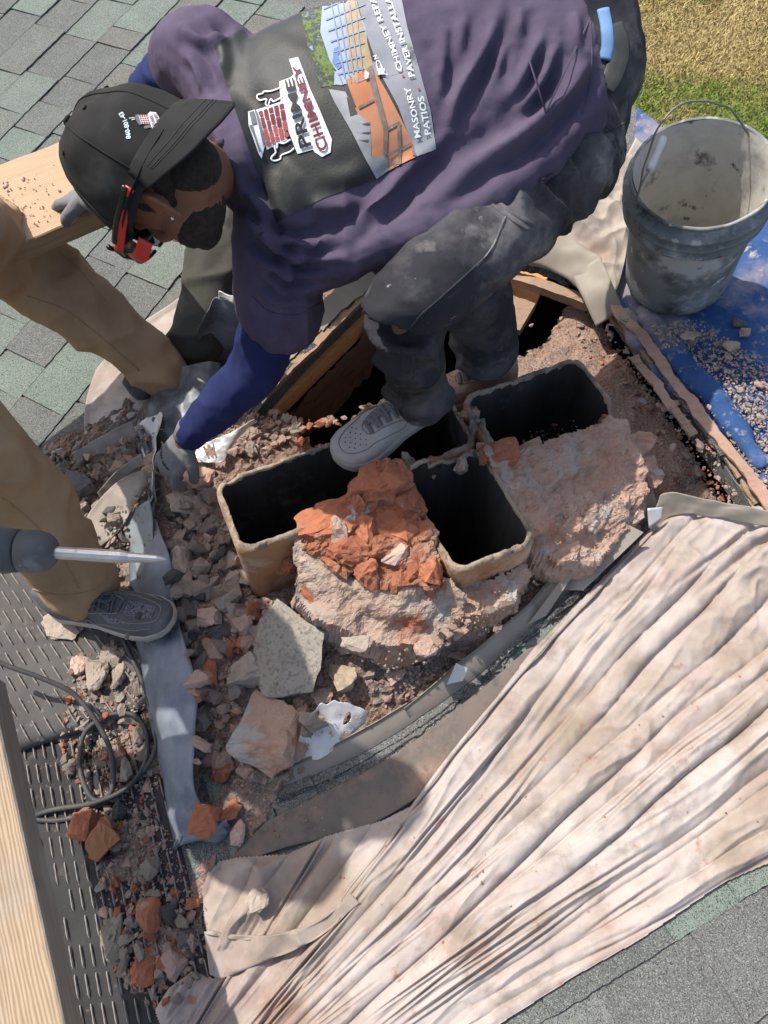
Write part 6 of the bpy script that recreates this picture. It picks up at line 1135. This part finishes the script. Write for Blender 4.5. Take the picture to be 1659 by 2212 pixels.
    def pb(nm, px, r, mt, off=.0008, nn=50, flat=.4): C = np.array([TP.at(u, v, off) for u, v in curve(px, nn)]); obj(nm, *loft(C, r, r*flat, toC, 8), mt, rt, True)
    pb('side_seam', [(1090, 470), (1060, 540), (1010, 590), (955, 640), (900, 690), (870, 740), (862, 800), (860, 860), (868, 905)], .0018, m_pants, .0010); pb('seam_thread', [(1092, 468), (1075, 510), (1055, 545), (1030, 575)], .0011, M('pale thread', [(.2, .2, .2), (.26, .26, .26)], 9, bump=0), .0012)
    pb('pocket_welt', [(1050, 415), (1085, 445), (1125, 470), (1150, 485)], .0045, m_pants, .001); pb('pocket_welt', [(1046, 425), (1080, 456), (1118, 482), (1142, 496)], .003, m_pants, .001)
    pb('hip_seam', [(1375, 240), (1340, 270), (1300, 285), (1255, 300), (1225, 330), (1190, 375)], .0018, m_pants, .001)
    # belt and shirt tail of blue cloth at the waist
    C = np.array([TP.at(u, v, .004) for u, v in curve([(1322, 55), (1335, 90), (1336, 125), (1322, 165), (1306, 190)], 20)]); obj('belt', *loft(C, .020, .003, toC, 10), M('dark leather belt', [(.03, .034, .033), (.05, .056, .054)], 9, rough=.5, bump=.2, bscale=120), rt, True)
    C = np.array([TP.at(u, v, .003) for u, v in curve([(1302, 20), (1310, 60), (1312, 100), (1306, 130)], 16)]); obj('undershirt_edge', *loft(C, .012, .004, toC, 10), M('sky blue cotton', [(.12, .24, .45), (.18, .32, .55)], 9, rough=.9, bump=.2, bscale=200), rt, True)
    # gloves
    for hm, wr_, dd, nm in ((HN, wri, hd, 0), (HF, wri2, PZ(135, 420, PLZ)-wri2, 1)):
        V = hm.verts(); V, Fs = remesh((V, hm.F) if False else hm, .0035, 2); V = disp(V, Fs, lambda P: .0026+.0010*fbm(P*60, 2)); g = obj('glove', V, Fs, m_glove, rt, True)
        d = nrm(dd); obj('cuff', *loft([wr_-d*.036, wr_-d*.022, wr_-d*.0], [.041, .039, .036], [.034, .032, .027], AX_U if nm == 0 else np.array([0, 0, 1.]), 20), m_glove, g, True)
        if nm == 0:
            TG = Cloth(V, Fs); TG.text('lettering', 'FIRM GRIP', [(345, 966), (346, 985), (352, 1003), (363, 1018)], 5, m_blk, g, .0010, .03)
    # shoes
    fh = PZ(940, 868, .182); ft = PZ(724, 1003, .172); shoe('sneaker', fh, ft, np.array([.05, -.05, 1.]), rt, 'white', wide=1.16)
    h2 = PZ(1112, 828, .08); t2 = PZ(935, 868, .06); shoe('sneaker', h2, t2, np.array([.0, .0, 1.]), rt, 'tan', wide=1.05)
main_worker()

# ================================================================== the worker with the hammer, and the one behind
def plain_person(label, J, mt_shirt, mt_tr, shoes, cuffs, hair=True, vox=.010, seams=()):
    rt = empty('person', J['a1']-np.array([0, 0, .1]), label, 'person'); mb = MB(); f, c = nrm(J['f']), nrm(J['c']); c = nrm(c-f*(c@f)); s = head_parts(mb, J['H'], f, c); ref = J.get('ref', -AX_F)
    mid = lerp(J['p'], J['n'], .5); mb.add(*limb([L5(lerp(J['n'], J['H'], .7), .055), L5(J['n'], .06)], 14, 6)); mb.add(*limb([L5(J['p'], .15, .10), L5(mid, .145, .10), L5(lerp(mid, J['n'], .6), .16, .10), L5(J['n'], .09, .07)], 20, 12, ref))
    for q in '12':
        S_, E_, w_ = J['s'+q], J['e'+q], J['w'+q]; mb.add(*limb([L5(lerp(S_, J['n'], .5), .06), L5(S_, .055), L5(E_, .042), L5(w_, .028)], 14, 14)); hm = hand_mb(w_, J['h'+q]-w_, J.get('pn', np.array([0, 0, -1.])), J.get('sd', np.array([1., 0, 0])), .9); mb.add(hm.verts(), hm.F)
        h_, k_, a_ = J['l'+q], J['k'+q], J['a'+q]; mb.add(*limb([L5(h_, .085), L5(k_, .053), L5(lerp(k_, a_, .4), .048), L5(a_, .034)], 14, 14))
    V, Fs = remesh(mb, .007, 2); obj('body', V, Fs, m_skin, rt, True)
    for q in (1, -1): e = ear(J['H'], f, s, c, 1.0, q); obj('ear', e.verts(), e.F, m_skin, rt, True)
    hb = MB(); hb.add(*ellipsoid(J['H']+c*.026-f*.012, [f, s, c], [.094, .084, .096])); V, Fs = hb.verts(), hb.F; V = disp(V, Fs, lambda P: .002*fbm(P*120, 2)); obj('hair', V, Fs, m_hair, rt, True)
    mb = MB(); mb.add(*limb([L5(J['p'], .175, .13), L5(mid, .17, .125), L5(lerp(mid, J['n'], .6), .185, .125), L5(J['n'], .085, .07)], 24, 14, ref))
    for q in '12': S_, E_ = J['s'+q], J['e'+q]; mb.add(*limb([L5(lerp(S_, J['n'], .5), .085), L5(S_, .08), L5(lerp(S_, E_, .7), .07)], 16, 10))
    V, Fs = remesh(mb, vox, 4); V = disp(V, Fs, lambda P: .008*(ridge(P*6, 2)-.7)+.004*fbm(P*12, 2)); obj('tee_shirt', V, Fs, mt_shirt, rt, True)
    mb = MB(); mb.add(*limb([L5(lerp(J['p'], mid, .25), .16, .12), L5(J['p'], .17, .13), L5(lerp(J['l1'], J['l2'], .5), .15, .12)], 20, 8, ref))
    for q, (ra, rk, rs, rc) in zip('12', cuffs): h_, k_, a_ = J['l'+q], J['k'+q], J['a'+q]; mb.add(*limb([L5(h_, ra), L5(lerp(h_, k_, .5), ra*.95), L5(k_, rk), L5(lerp(k_, a_, .5), rs), L5(lerp(k_, a_, .85), rc), L5(a_, rc*1.02)], 20, 24))
    V, Fs = remesh(mb, .0085, 4); k1, k2 = J['k1'], J['k2']
    def wk(P): d = np.minimum(np.linalg.norm(P-k1, axis=1), np.linalg.norm(P-k2, axis=1)); return (.012+.020*np.exp(-(d/.16)**2))*(np.clip(1-np.abs(noise(np.column_stack([P[:, 0]*5, P[:, 1]*6, P[:, 2]*9])+3))*2.4, 0, 1)**1.4-.4)+.008*(ridge(P*np.array([9, 9, 5])+8, 1)-.5)+.005*fbm(P*8, 2)+.001*fbm(P*45, 2)
    V = disp(V, Fs, wk); obj('trousers', V, Fs, mt_tr, rt, True); TQ = Cloth(V, Fs)
    for px in seams:
        C = np.array([TQ.at(u, v, .0012) for u, v in curve(px, 40)])
        if np.linalg.norm(np.diff(C, axis=0), axis=1).max() > .04: continue
        obj('seam', *loft(C, .0016, .0009, -AX_F, 6), mt_tr, rt, True)
    for (a, b, kd) in shoes: shoe('sneaker', a, b, np.array([0, 0, 1.])+RN*.5, rt, kd, wide=1.1)
    return rt
a1 = PR(172, 1258, .16); k1 = reach(a1, -25, 985, .42); a2 = PR(352, 800, .10); k2 = reach(a2, 40, 560, .42); pel = np.array([-.98, 1.02, .86])
sh1, sh2 = np.array([-.96, .64, 1.28]), np.array([-1.06, 1.04, 1.30]); w1 = W(-250, 1150, 1.20)+np.array([0, 0, .05]); w2 = W(-480, 1120, 1.15)+np.array([0, 0, .05])
plain_person('worker in brown canvas trousers and grey running shoes standing over the rubble at the left', dict(a1=a1, k1=k1, l1=pel+np.array([.05, -.09, -.06]), a2=a2, k2=k2, l2=pel+np.array([.05, .09, -.06]), p=pel, n=np.array([-1.0, .86, 1.36]), H=np.array([-.94, .84, 1.54]), f=np.array([.75, -.1, -.6]), c=np.array([.5, 0, .85]),
    s1=sh1, e1=lerp(sh1, w1, .5)+np.array([-.12, -.04, 0]), w1=w1, h1=w1+np.array([.09, .02, -.06]), s2=sh2, e2=lerp(sh2, w2, .5)+np.array([-.15, .05, 0]), w2=w2, h2=w2+np.array([.09, .02, -.06]), ref=np.array([-1., 0, .1])),
    M('grey cotton', [(.18, .18, .18), (.25, .25, .25)], 6, rough=.95, bump=.3, bscale=300), m_khaki, [(PR(124, 1312, .06), PR(386, 1346, .125), 'run'), (PR(296, 868, .02), PR(430, 752, .02), 'dark')], [(.10, .092, .085, .080), (.10, .10, .088, .076)], seams=([(5, 1075), (70, 1130), (130, 1200), (170, 1270)], [(70, 1272), (130, 1285), (200, 1275), (232, 1248)], [(60, 640), (140, 670), (220, 730), (300, 800)], [(318, 828), (345, 812), (375, 775), (385, 745)], [(110, 530), (160, 570), (230, 650)], [(-5, 1180), (30, 1165), (70, 1170)]))
a3 = PR(424, 742, .09); k3 = reach(a3, 500, 470, .42, False)
b3 = PR(985, 590, .02); bk3 = W(930, 440, 2.12); pel3 = W(790, 300, 2.16)
plain_person('worker in dark grey trousers crouching mostly hidden behind the bending worker', dict(a1=a3, k1=k3, l1=pel3+np.array([-.08, -.02, -.05]), a2=b3, k2=bk3, l2=pel3+np.array([.08, 0, -.05]), p=pel3, n=W(690, 190, 1.98), H=W(650, 190, 1.86), f=np.array([-.5, -.3, -.8]), c=np.array([-.5, -.2, .4]),
    s1=W(650, 310, 2.0), e1=W(640, 420, 2.02), w1=W(620, 500, 2.04), h1=W(600, 545, 2.06), s2=W(740, 110, 2.05), e2=W(760, 200, 2.2), w2=W(720, 300, 2.25), h2=W(700, 330, 2.3)),
    M('charcoal cotton', [(.04, .04, .042), (.06, .06, .062)], 6, rough=.95, bump=.3, bscale=300), m_grey_tr, [(PR(375, 800, .02), PR(452, 690, .03), 'dark'), (PR(1010, 600, .02), PR(930, 640, .02), 'dark')], [(.09, .085, .082, .080), (.09, .085, .08, .07)])
# ------------------------------------------------------------------ loose rubble
bpy.context.view_layer.update()
DG = bpy.context.evaluated_depsgraph_get(); DG.update()
def ground(u, v, top=.16):
    """the surface under a pixel: bed or roof, then whatever lies on it (mat, lead, cloth)"""
    p = PR(u, v, .0)
    for _ in range(3): p = PZ(u, v, bed_z(p[0], p[1]))
    z = p[2]; base = roofz(p[0], p[1])
    for t in (top, top*.5):
        hit = S.ray_cast(DG, Vector((p[0], p[1], z+t)), Vector((0, 0, -1)), distance=.5)
        if hit[0] and hit[4].name.split('.')[0] not in ('body', 'trousers', 'sneaker', 'upper', 'sole', 'power_cable', 'under_sleeve', 'glove', 'lace', 'chisel', 'flashing_piece', 'torn_felt', 'dusty_membrane'):
            q = PZ(u, v, hit[1][2]); return q, np.array(hit[2])
    return np.array([p[0], p[1], max(z, base)]), RN
MATS = dict(g=m_grey, p=m_pink, r=m_brick, d=m_dkst, t=m_tan, b=m_mortar)
SHAPES = {}
def shape(kind, k):
    key = (kind, k)
    if key not in SHAPES:
        V, Fs = hull((1, .8, .62) if k % 3 else (1, .85, .4), 500+k*7, 15+k % 5, .09, 2, .55 if k % 2 else .75); SHAPES[key] = mesh('stone', V, Fs, MATS[kind])
    return SHAPES[key]
def pxm(u, v, z): return float((np.array([*PZ(u, v, z)])-CAM)@AX_F)/FPX
NAMES = dict(g='mortar_chunk', p='mortar_chunk', r='brick_piece', d='slag_stone', t='stone', b='mortar_chunk')
CATS = dict(g='mortar chunk', p='mortar chunk', r='broken brick', d='stone', t='stone', b='mortar chunk')
def hero(u, v, a, b, kind, rot, label, thick=.55, seed=None, flat=False, name=None, cat=None, rough=.07, sub=4, mat=None, sink=.3, n=17, boxy=.6, tilt=None):
    p, nn = ground(u, v); s = pxm(u, v, p[2]); seed = seed or int(u*3+v)
    A, B = a*s, b*s*1.08; h = thick*min(A, B); V, Fs = hull((A, B, h), seed, n, rough, sub, boxy)
    nz = nrm(nn*.6+np.array([0, 0, .5])) if nn[2] > .3 else np.array([0, 0, 1.]); 
    if tilt is not None: nz = nrm(nz+np.array(tilt))
    x = nrm(AX_R*math.cos(rot)-AX_U*math.sin(rot)); x = nrm(x-nz*(x@nz)); R = np.column_stack([x, np.cross(nz, x), nz])
    o = obj(name or NAMES[kind], V@R.T+p+nz*h*(.5-sink), Fs, mat or MATS[kind], None, False); return tag(o, label, cat or CATS[kind])
m_pebbly = M('pebbly mortar', [(.27, .245, .205), (.36, .33, .28), (.31, .28, .235)], 12, rough=.95, bump=1., bscale=55, speck=((.36, .32, .27), (.24, .215, .18), 170), dirt=[((.38, .30, .20), 7, .6, .72)], bdist=.008)
hero(632, 1405, 178, 190, 'g', .25, 'large flat pebbly grey mortar slab leaning against the brick mass, biggest in the rubble', .30, flat=True, name='mortar_slab', cat='mortar slab', mat=m_pebbly, rough=.03, sub=5, sink=-.1, n=14, boxy=.9, tilt=(-.25, -.35, 0))
hero(575, 1590, 175, 185, 'b', -.3, 'large pink and white mortar boulder left of the rusted white metal sheet', .6, name='mortar_boulder', sub=6, sink=.2)
hero(397, 1240, 74, 150, 'g', .05, 'long grey mortar chunk right under the tip of the chisel', .6, seed=77, sub=5, sink=.05)
hero(540, 1462, 92, 84, 'g', .3, 'pale grey mortar chunk leaning on the left side of the pebbly slab', .6, sink=.1)
hero(737, 1472, 66, 62, 't', .1, 'square sandy tan stone below the round brick mass', .55, boxy=.95, n=12, sink=.05)
hero(922, 1402, 62, 54, 'p', .2, 'rounded pink grey stone in front of the foremost flue', .7, boxy=.2, n=26, sink=.2)
hero(766, 1390, 78, 40, 'g', .1, 'flat pale chip wedged under the overhang of the brick mass', .5, sink=.1)
hero(452, 1338, 58, 56, 'p', .4, 'half grey half red brick piece right of the shoe toe', .7, name='brick_piece', cat='broken brick')
hero(497, 1300, 66, 52, 'g', -.2, 'grey angular mortar chunk at the foot of the left flue', .7)
hero(455, 1455, 40, 68, 'r', -.35, 'upright bright red brick shard beside the lead flashing', .6, sink=0)
hero(531, 1382, 36, 42, 'r', .3, 'small dark red brick cube left of the pebbly slab', .8, boxy=.95)
hero(490, 1395, 48, 34, 'r', .1, 'red brick chip between the lead strip and the dark red cube', .5)
hero(447, 1762, 62, 98, 'r', .12, 'big red brick fragment edged with white mortar at the lower end of the lead strip', .5, boxy=.9, n=20, sink=-.1)
hero(497, 1757, 62, 34, 'r', -.75, 'orange brick sliver lying across beside the big red fragment', .7, boxy=.9, sink=-.3)
hero(516, 1797, 34, 62, 'p', .15, 'pinkish brick finger standing at the tip of the lead strip', .7, sink=.0, name='brick_piece', cat='broken brick')
hero(193, 1786, 64, 72, 'r', .4, 'orange brick piece with a white mortar face below the cable loop', .7, seed=41, sink=.0)
hero(236, 1818, 74, 82, 'd', .2, 'brown topped brick block resting on an orange one by the rubber mat', .7, boxy=.8, sink=-.1, name='brick_piece', cat='broken brick', mat=M('brown stained brick', [(.22, .13, .075), (.33, .15, .07), (.24, .16, .10)], 9, rough=.95, bump=.8, bscale=90, dirt=[((.42, .38, .33), 9, .62, .7)], bdist=.006))
hero(214, 1828, 44, 62, 'r', -.2, 'orange brick corner sticking out under the brown topped block', .6)
hero(325, 1977, 60, 74, 'r', .2, 'chunky orange brick block with sharp edges on the lower debris trail', .75, boxy=.85, sink=0)
hero(246, 2022, 66, 104, 'd', .1, 'brown grey stone streaked with pale lines on the edge of the flat mat', .45, rough=.1, mat=M('streaked brown stone', [(.13, .11, .08), (.24, .21, .16), (.17, .145, .11)], 12, rough=.95, bump=.8, bscale=90, dirt=[((.45, .43, .38), 9, .6, .66)], bdist=.006))
hero(316, 2086, 62, 78, 'r', -.1, 'dark red brick lump nearest the bottom of the debris trail', .6, boxy=.7, rough=.1)
hero(372, 2088, 68, 60, 'p', .3, 'pinkish grey chunk touching the right side of the dark red lump', .5)
hero(422, 1951, 42, 36, 'r', .1, 'small orange brick nugget left of the cloth corner', .75, boxy=.4)
hero(410, 2030, 56, 46, 'd', .2, 'dark grey flat chunk on the debris trail beside the turned cloth corner', .5)
hero(560, 1945, 52, 50, 'g', -.7, 'grey mortar stone lying on the shaded corner of the drop cloth', .6, sink=.0)
hero(214, 1462, 56, 78, 'g', -.1, 'grey brown wedge shaped stone right of the upper rubber mat', .65, sink=0)
hero(240, 1420, 62, 48, 'g', .4, 'grey stone partly behind the wedge shaped one by the mat', .6)
hero(172, 1440, 46, 50, 'p', .2, 'white and red flecked stone at the edge of the upper mat', .7)
hero(262, 1455, 32, 46, 'g', .2, 'small pale stone left of the black cable and lead strip', .7)
hero(138, 1352, 98, 66, 't', .75, 'flat greyish tan slab under the heel of the grey running shoe', .3, boxy=.9, sink=0, mat=m_grey)
hero(178, 1062, 80, 66, 'd', .3, 'dark slate coloured block in the rubble left of the folded canvas', .55, boxy=.85, n=14, sink=0)
hero(104, 1036, 62, 46, 't', -.4, 'pale tan flat piece at the left end of the rubble heap', .4, boxy=.9)
hero(412, 1092, 92, 60, 'g', .1, 'grey block against the left wall of the left flue', .6, boxy=.8)
hero(425, 1035, 86, 60, 'p', .3, 'brownish mortar block behind the grey one by the left flue', .6)
hero(238, 1246, 54, 62, 'g', .1, 'grey brown stone under the chisel behind the brown cuff', .7)
hero(1580, 748, 42, 36, 't', -.3, 'pale cream stone on the sunlit part of the blue blanket', .6)
hero(1596, 700, 36, 32, 'd', .3, 'dark brown stone on the blue blanket at the bucket shadow', .7)
hero(1608, 722, 26, 24, 'p', .1, 'pale pebble just below the dark stone on the blanket', .7)
hero(1490, 728, 46, 26, 'g', .2, 'flat grey stone on the gravel in front of the bucket', .5)
hero(1352, 697, 36, 32, 'g', .2, 'grey brown stone sitting on the narrow blue fold', .8, boxy=.8, sink=-.2)
hero(1500, 1022, 34, 30, 'g', .2, 'grey mottled stone at the foot of the right hand boards', .8, boxy=.3)
hero(1480, 985, 30, 22, 'g', .5, 'pale small stone above the grey mottled one in the trench', .6)
hero(1195, 1060, 0.1+58, 44, 'p', .1, 'pink mortar lump resting on the right hand rock mass', .5)
hero(700, 1500, 50, 56, 'p', .5, 'dark pink wedge between the pebbly slab and the tan stone', .6)
hero(655, 1520, 40, 48, 'p', -.3, 'brown red piece under the lower corner of the pebbly slab', .7, name='brick_piece', cat='broken brick')
hero(852, 1462, 60, 30, 'p', -.5, 'long pink shard pointing at the step flashing', .5)
hero(985, 1410, 58, 36, 'p', .4, 'flat pink mortar flake in the trench before the foremost flue', .4)
hero(320, 1020, 44, 30, 'd', -.8, 'rusty yellow crusted flake stuck on the canvas strip', .3, mat=m_tan, name='mortar_flake')
hero(255, 930, 60, 40, 'd', -.4, 'black tar like flake at the top of the left rubble heap', .3, name='tar_flake', cat='roof debris')
# stones too alike to tell apart, one by one, by area
ZONES = [([(365, 1090), (470, 1060), (500, 1180), (560, 1300), (480, 1400), (400, 1430), (375, 1330)], 56, (26, 72), 'gggggd', 'in the heap between the lead strip and left flue', 'grey pieces beside the left flue'),
 ([(420, 1350), (560, 1290), (640, 1310), (560, 1420), (720, 1520), (640, 1640), (520, 1700), (420, 1640), (410, 1480)], 84, (26, 78), 'pppprgg', 'in the rubble around and below the pebbly slab', 'pink and red pieces in the centre heap'),
 ([(90, 985), (200, 950), (330, 900), (330, 1000), (200, 1110), (110, 1100)], 42, (18, 50), 'gtpgd', 'in the heap left of the folded lead sheet', 'pale pieces in the left heap'),
 ([(180, 1090), (250, 1060), (280, 1250), (330, 1390), (240, 1400), (170, 1200)], 22, (18, 44), 'gggd', 'along the left side of the lead strip', 'grey stones along the hose'),
 ([(150, 1420), (300, 1400), (335, 1560), (330, 1700), (200, 1740), (130, 1640)], 40, (16, 50), 'gggpr', 'lying inside or under the cable loops', 'stones in the cable loops'),
 ([(180, 1740), (330, 1740), (330, 1850), (430, 2000), (430, 2110), (330, 2160), (240, 2060), (210, 1900)], 56, (18, 50), 'gggpdr', 'in the trail beside the flat rubber mat', 'stones in the lower trail'),
 ([(1380, 780), (1300, 700), (1200, 700), (1330, 830), (1420, 980), (1480, 1080), (1600, 1090), (1470, 900)], 16, (10, 26), 'ppgr', 'in the dusty trench beside the right boards', 'stones in the right trench'),
 ([(1400, 740), (1460, 700), (1659, 800), (1659, 980), (1600, 950)], 22, (10, 26), 'tgpt', 'in the grit on the blue blanket', 'stones on the blue blanket'),
 ([(1000, 1340), (1180, 1250), (1160, 1320), (1000, 1440), (860, 1530), (800, 1540), (760, 1480)], 24, (12, 36), 'ppgp', 'in the trench behind the step flashing', 'stones behind the step flashing'),
 ([(490, 900), (620, 895), (680, 930), (600, 960), (490, 1000)], 14, (16, 44), 'pgpp', 'under the rafter behind the left flue', 'pieces under the rafter')]
peb = {}; npeb = MB(); pm = []
mats_peb = [m_grey, m_pink, m_brick, m_tan]
rs = random.Random(21); Q = np.random.RandomState(5)
HSH = [hull((1, .8, .6), 900+i, 8) for i in range(14)]
for poly, cnt, (lo, hi), kinds, lab, grp in ZONES:
    pa_ = np.array(poly, float); b0, b1 = pa_.min(0), pa_.max(0)
    def pick():
        while True:
            u, v = rs.uniform(b0[0], b1[0]), rs.uniform(b0[1], b1[1])
            if inside(poly, np.array([u]), np.array([v]))[0]: return u, v
    for i in range(cnt):
        u, v = pick(); k = rs.choice(kinds); size = lo+(hi-lo)*rs.random()**1.7; p, nn = ground(u, v); s = size*pxm(u, v, p[2])
        o = link(NAMES[k], shape(k, rs.randrange(9)), None, p+np.array([0, 0, s*.10+rs.uniform(0, .012)])); o.scale = (s*rs.uniform(.85, 1.2), s*rs.uniform(.75, 1.1), s*rs.uniform(.8, 1.15)); o.rotation_euler = (rs.uniform(-.6, .6), rs.uniform(-.6, .6), rs.uniform(0, 6.28)); sz_ = 'small' if size < lo+(hi-lo)*.28 else 'middling'; lb_ = '%s %s %s %s' % (sz_, dict(g='grey', p='pinkish', r='brick red', d='dark', t='tan')[k], dict(r='brick piece', t='stone', d='stone').get(k, 'mortar piece'), lab); tag(o, lb_, CATS[k], '%s %s, %s' % (sz_, dict(g='grey', p='pinkish', r='brick red', d='dark', t='tan')[k], grp))
    area = (b1-b0).prod()
    for i in range(int(cnt*10)):
        u, v = pick(); p, nn = ground(u, v, .05); s = rs.uniform(3, 12)*(1 if rs.random() < .75 else 1.6)*pxm(u, v, p[2]); V, Fs = HSH[rs.randrange(14)]; a = rs.uniform(0, 6.28); R = np.array([[math.cos(a), -math.sin(a), 0], [math.sin(a), math.cos(a), 0], [0, 0, 1]])
        k = rs.choice(kinds); m = {'g': 0, 'p': 1, 'r': 2, 't': 3, 'd': 0}[k]; npeb.add((V*s*np.array([1, 1, rs.uniform(.7, 1.3)]))@R.T+p+np.array([0, 0, s*.2]), Fs, m)
EX = [([(1400, 700), (1500, 690), (1659, 790), (1659, 1060), (1640, 1040)], 1900, 'ttpg', 8), ([(1190, 700), (1420, 760), (1600, 1090), (1440, 1090), (1400, 900)], 500, 'ppgr', 6), ([(640, 1720), (1000, 1530), (1000, 1600), (720, 1790), (480, 1850)], 120, 'prg', 4), ([(1060, 970), (1320, 900), (1390, 1080), (1200, 1180)], 500, 'prg', 7), ([(650, 1130), (820, 1020), (890, 1050), (950, 1240), (680, 1300)], 900, 'rrrrp', 7), ([(970, 1290), (1180, 1220), (1380, 1080), (1330, 1150), (1000, 1440), (760, 1560)], 380, 'ppg', 6), ([(340, 1500), (340, 1750), (460, 1990), (380, 2100), (180, 1800), (200, 1500)], 1400, 'pppgr', 7), ([(450, 1400), (900, 1400), (600, 1680), (430, 1640)], 400, 'prg', 7), ([(90, 960), (340, 880), (440, 1000), (560, 1310), (440, 1400), (200, 1120)], 500, 'ggtd', 7), ([(520, 1950), (1000, 1750), (1650, 1400), (1650, 1800), (1100, 2100), (600, 2150)], 60, 'pr', 5)]
for poly, cnt, kinds, mx in EX:
    pa_ = np.array(poly, float); b0, b1 = pa_.min(0), pa_.max(0); c = 0
    while c < cnt:
        u, v = rs.uniform(b0[0], b1[0]), rs.uniform(b0[1], b1[1])
        if not inside(poly, np.array([u]), np.array([v]))[0]: continue
        c += 1; p, nn = ground(u, v, .16 if mx > 6 else .08); s = (2+rs.random()**2*mx)*1.25*pxm(u, v, p[2]); V, Fs = HSH[rs.randrange(14)]; a = rs.uniform(0, 6.28); R = np.array([[math.cos(a), -math.sin(a), 0], [math.sin(a), math.cos(a), 0], [0, 0, 1]])
        m = {'g': 0, 'p': 1, 'r': 2, 't': 3, 'd': 0}[rs.choice(kinds)]; npeb.add((V*s)@R.T+p+np.array([0, 0, s*.15]), Fs, m)
mid = MB()
for poly, cnt, kinds, a_, b_ in [([(90, 985), (200, 950), (340, 890), (330, 1010), (190, 1130), (110, 1110)], 70, 'gtpgd', 12, 32), ([(170, 1100), (260, 1060), (290, 1250), (335, 1400), (240, 1410), (160, 1200)], 60, 'ggpd', 12, 32), ([(365, 1090), (470, 1060), (560, 1300), (480, 1400), (400, 1430)], 60, 'gggpd', 12, 30), ([(420, 1350), (640, 1310), (720, 1520), (640, 1640), (520, 1710), (420, 1660)], 120, 'pprgg', 11, 30), ([(150, 1420), (300, 1400), (335, 1700), (200, 1740), (130, 1640)], 90, 'ggpr', 12, 34), ([(180, 1740), (335, 1740), (345, 1850), (450, 2000), (430, 2130), (330, 2190), (250, 2100), (200, 1900)], 130, 'gggppr', 12, 34), ([(1120, 745), (1190, 700), (1245, 610), (1300, 650), (1620, 1095), (1560, 1095), (1290, 700), (1200, 730)], 90, 'ppg', 8, 20), ([(600, 895), (660, 940), (760, 915), (900, 810), (880, 840), (760, 940), (640, 960)], 40, 'ppgr', 10, 30), ([(1000, 1300), (1180, 1230), (1380, 1090), (1330, 1150), (1000, 1440), (740, 1580)], 80, 'ppg', 9, 24), ([(440, 900), (620, 890), (680, 940), (580, 985), (480, 1010)], 50, 'pgp', 12, 34)]:
    pa_ = np.array(poly, float); b0, b1 = pa_.min(0), pa_.max(0); c = 0
    while c < cnt:
        u, v = rs.uniform(b0[0], b1[0]), rs.uniform(b0[1], b1[1])
        if not inside(poly, np.array([u]), np.array([v]))[0]: continue
        c += 1; p, nn = ground(u, v, .08); s = (a_+(b_-a_)*rs.random()**1.6)*pxm(u, v, p[2]); V, Fs = hull((1, rs.uniform(.65, .95), rs.uniform(.4, .75)), 3000+rs.randrange(40), 12, .06, 1, .65)
        Rm = np.array(Matrix.Rotation(rs.uniform(0, 6.28), 3, 'Z') @ Matrix.Rotation(rs.uniform(-.7, .7), 3, 'X')); mid.add((V*s)@Rm.T+p+np.array([0, 0, s*.12]), Fs, {'g': 0, 'p': 1, 'r': 2, 't': 3, 'd': 4}[rs.choice(kinds)])
tag(mid.build('rubble', mats_peb+[m_dkst]), 'small broken bits of mortar and brick filling the gaps of the rubble heaps', 'rubble', kind='stuff')
tag(npeb.build('gravel', mats_peb), 'fine grit and crumbs of brick and mortar strewn over the work area', 'grit', kind='stuff')
print('faces gravel', len(npeb.F))
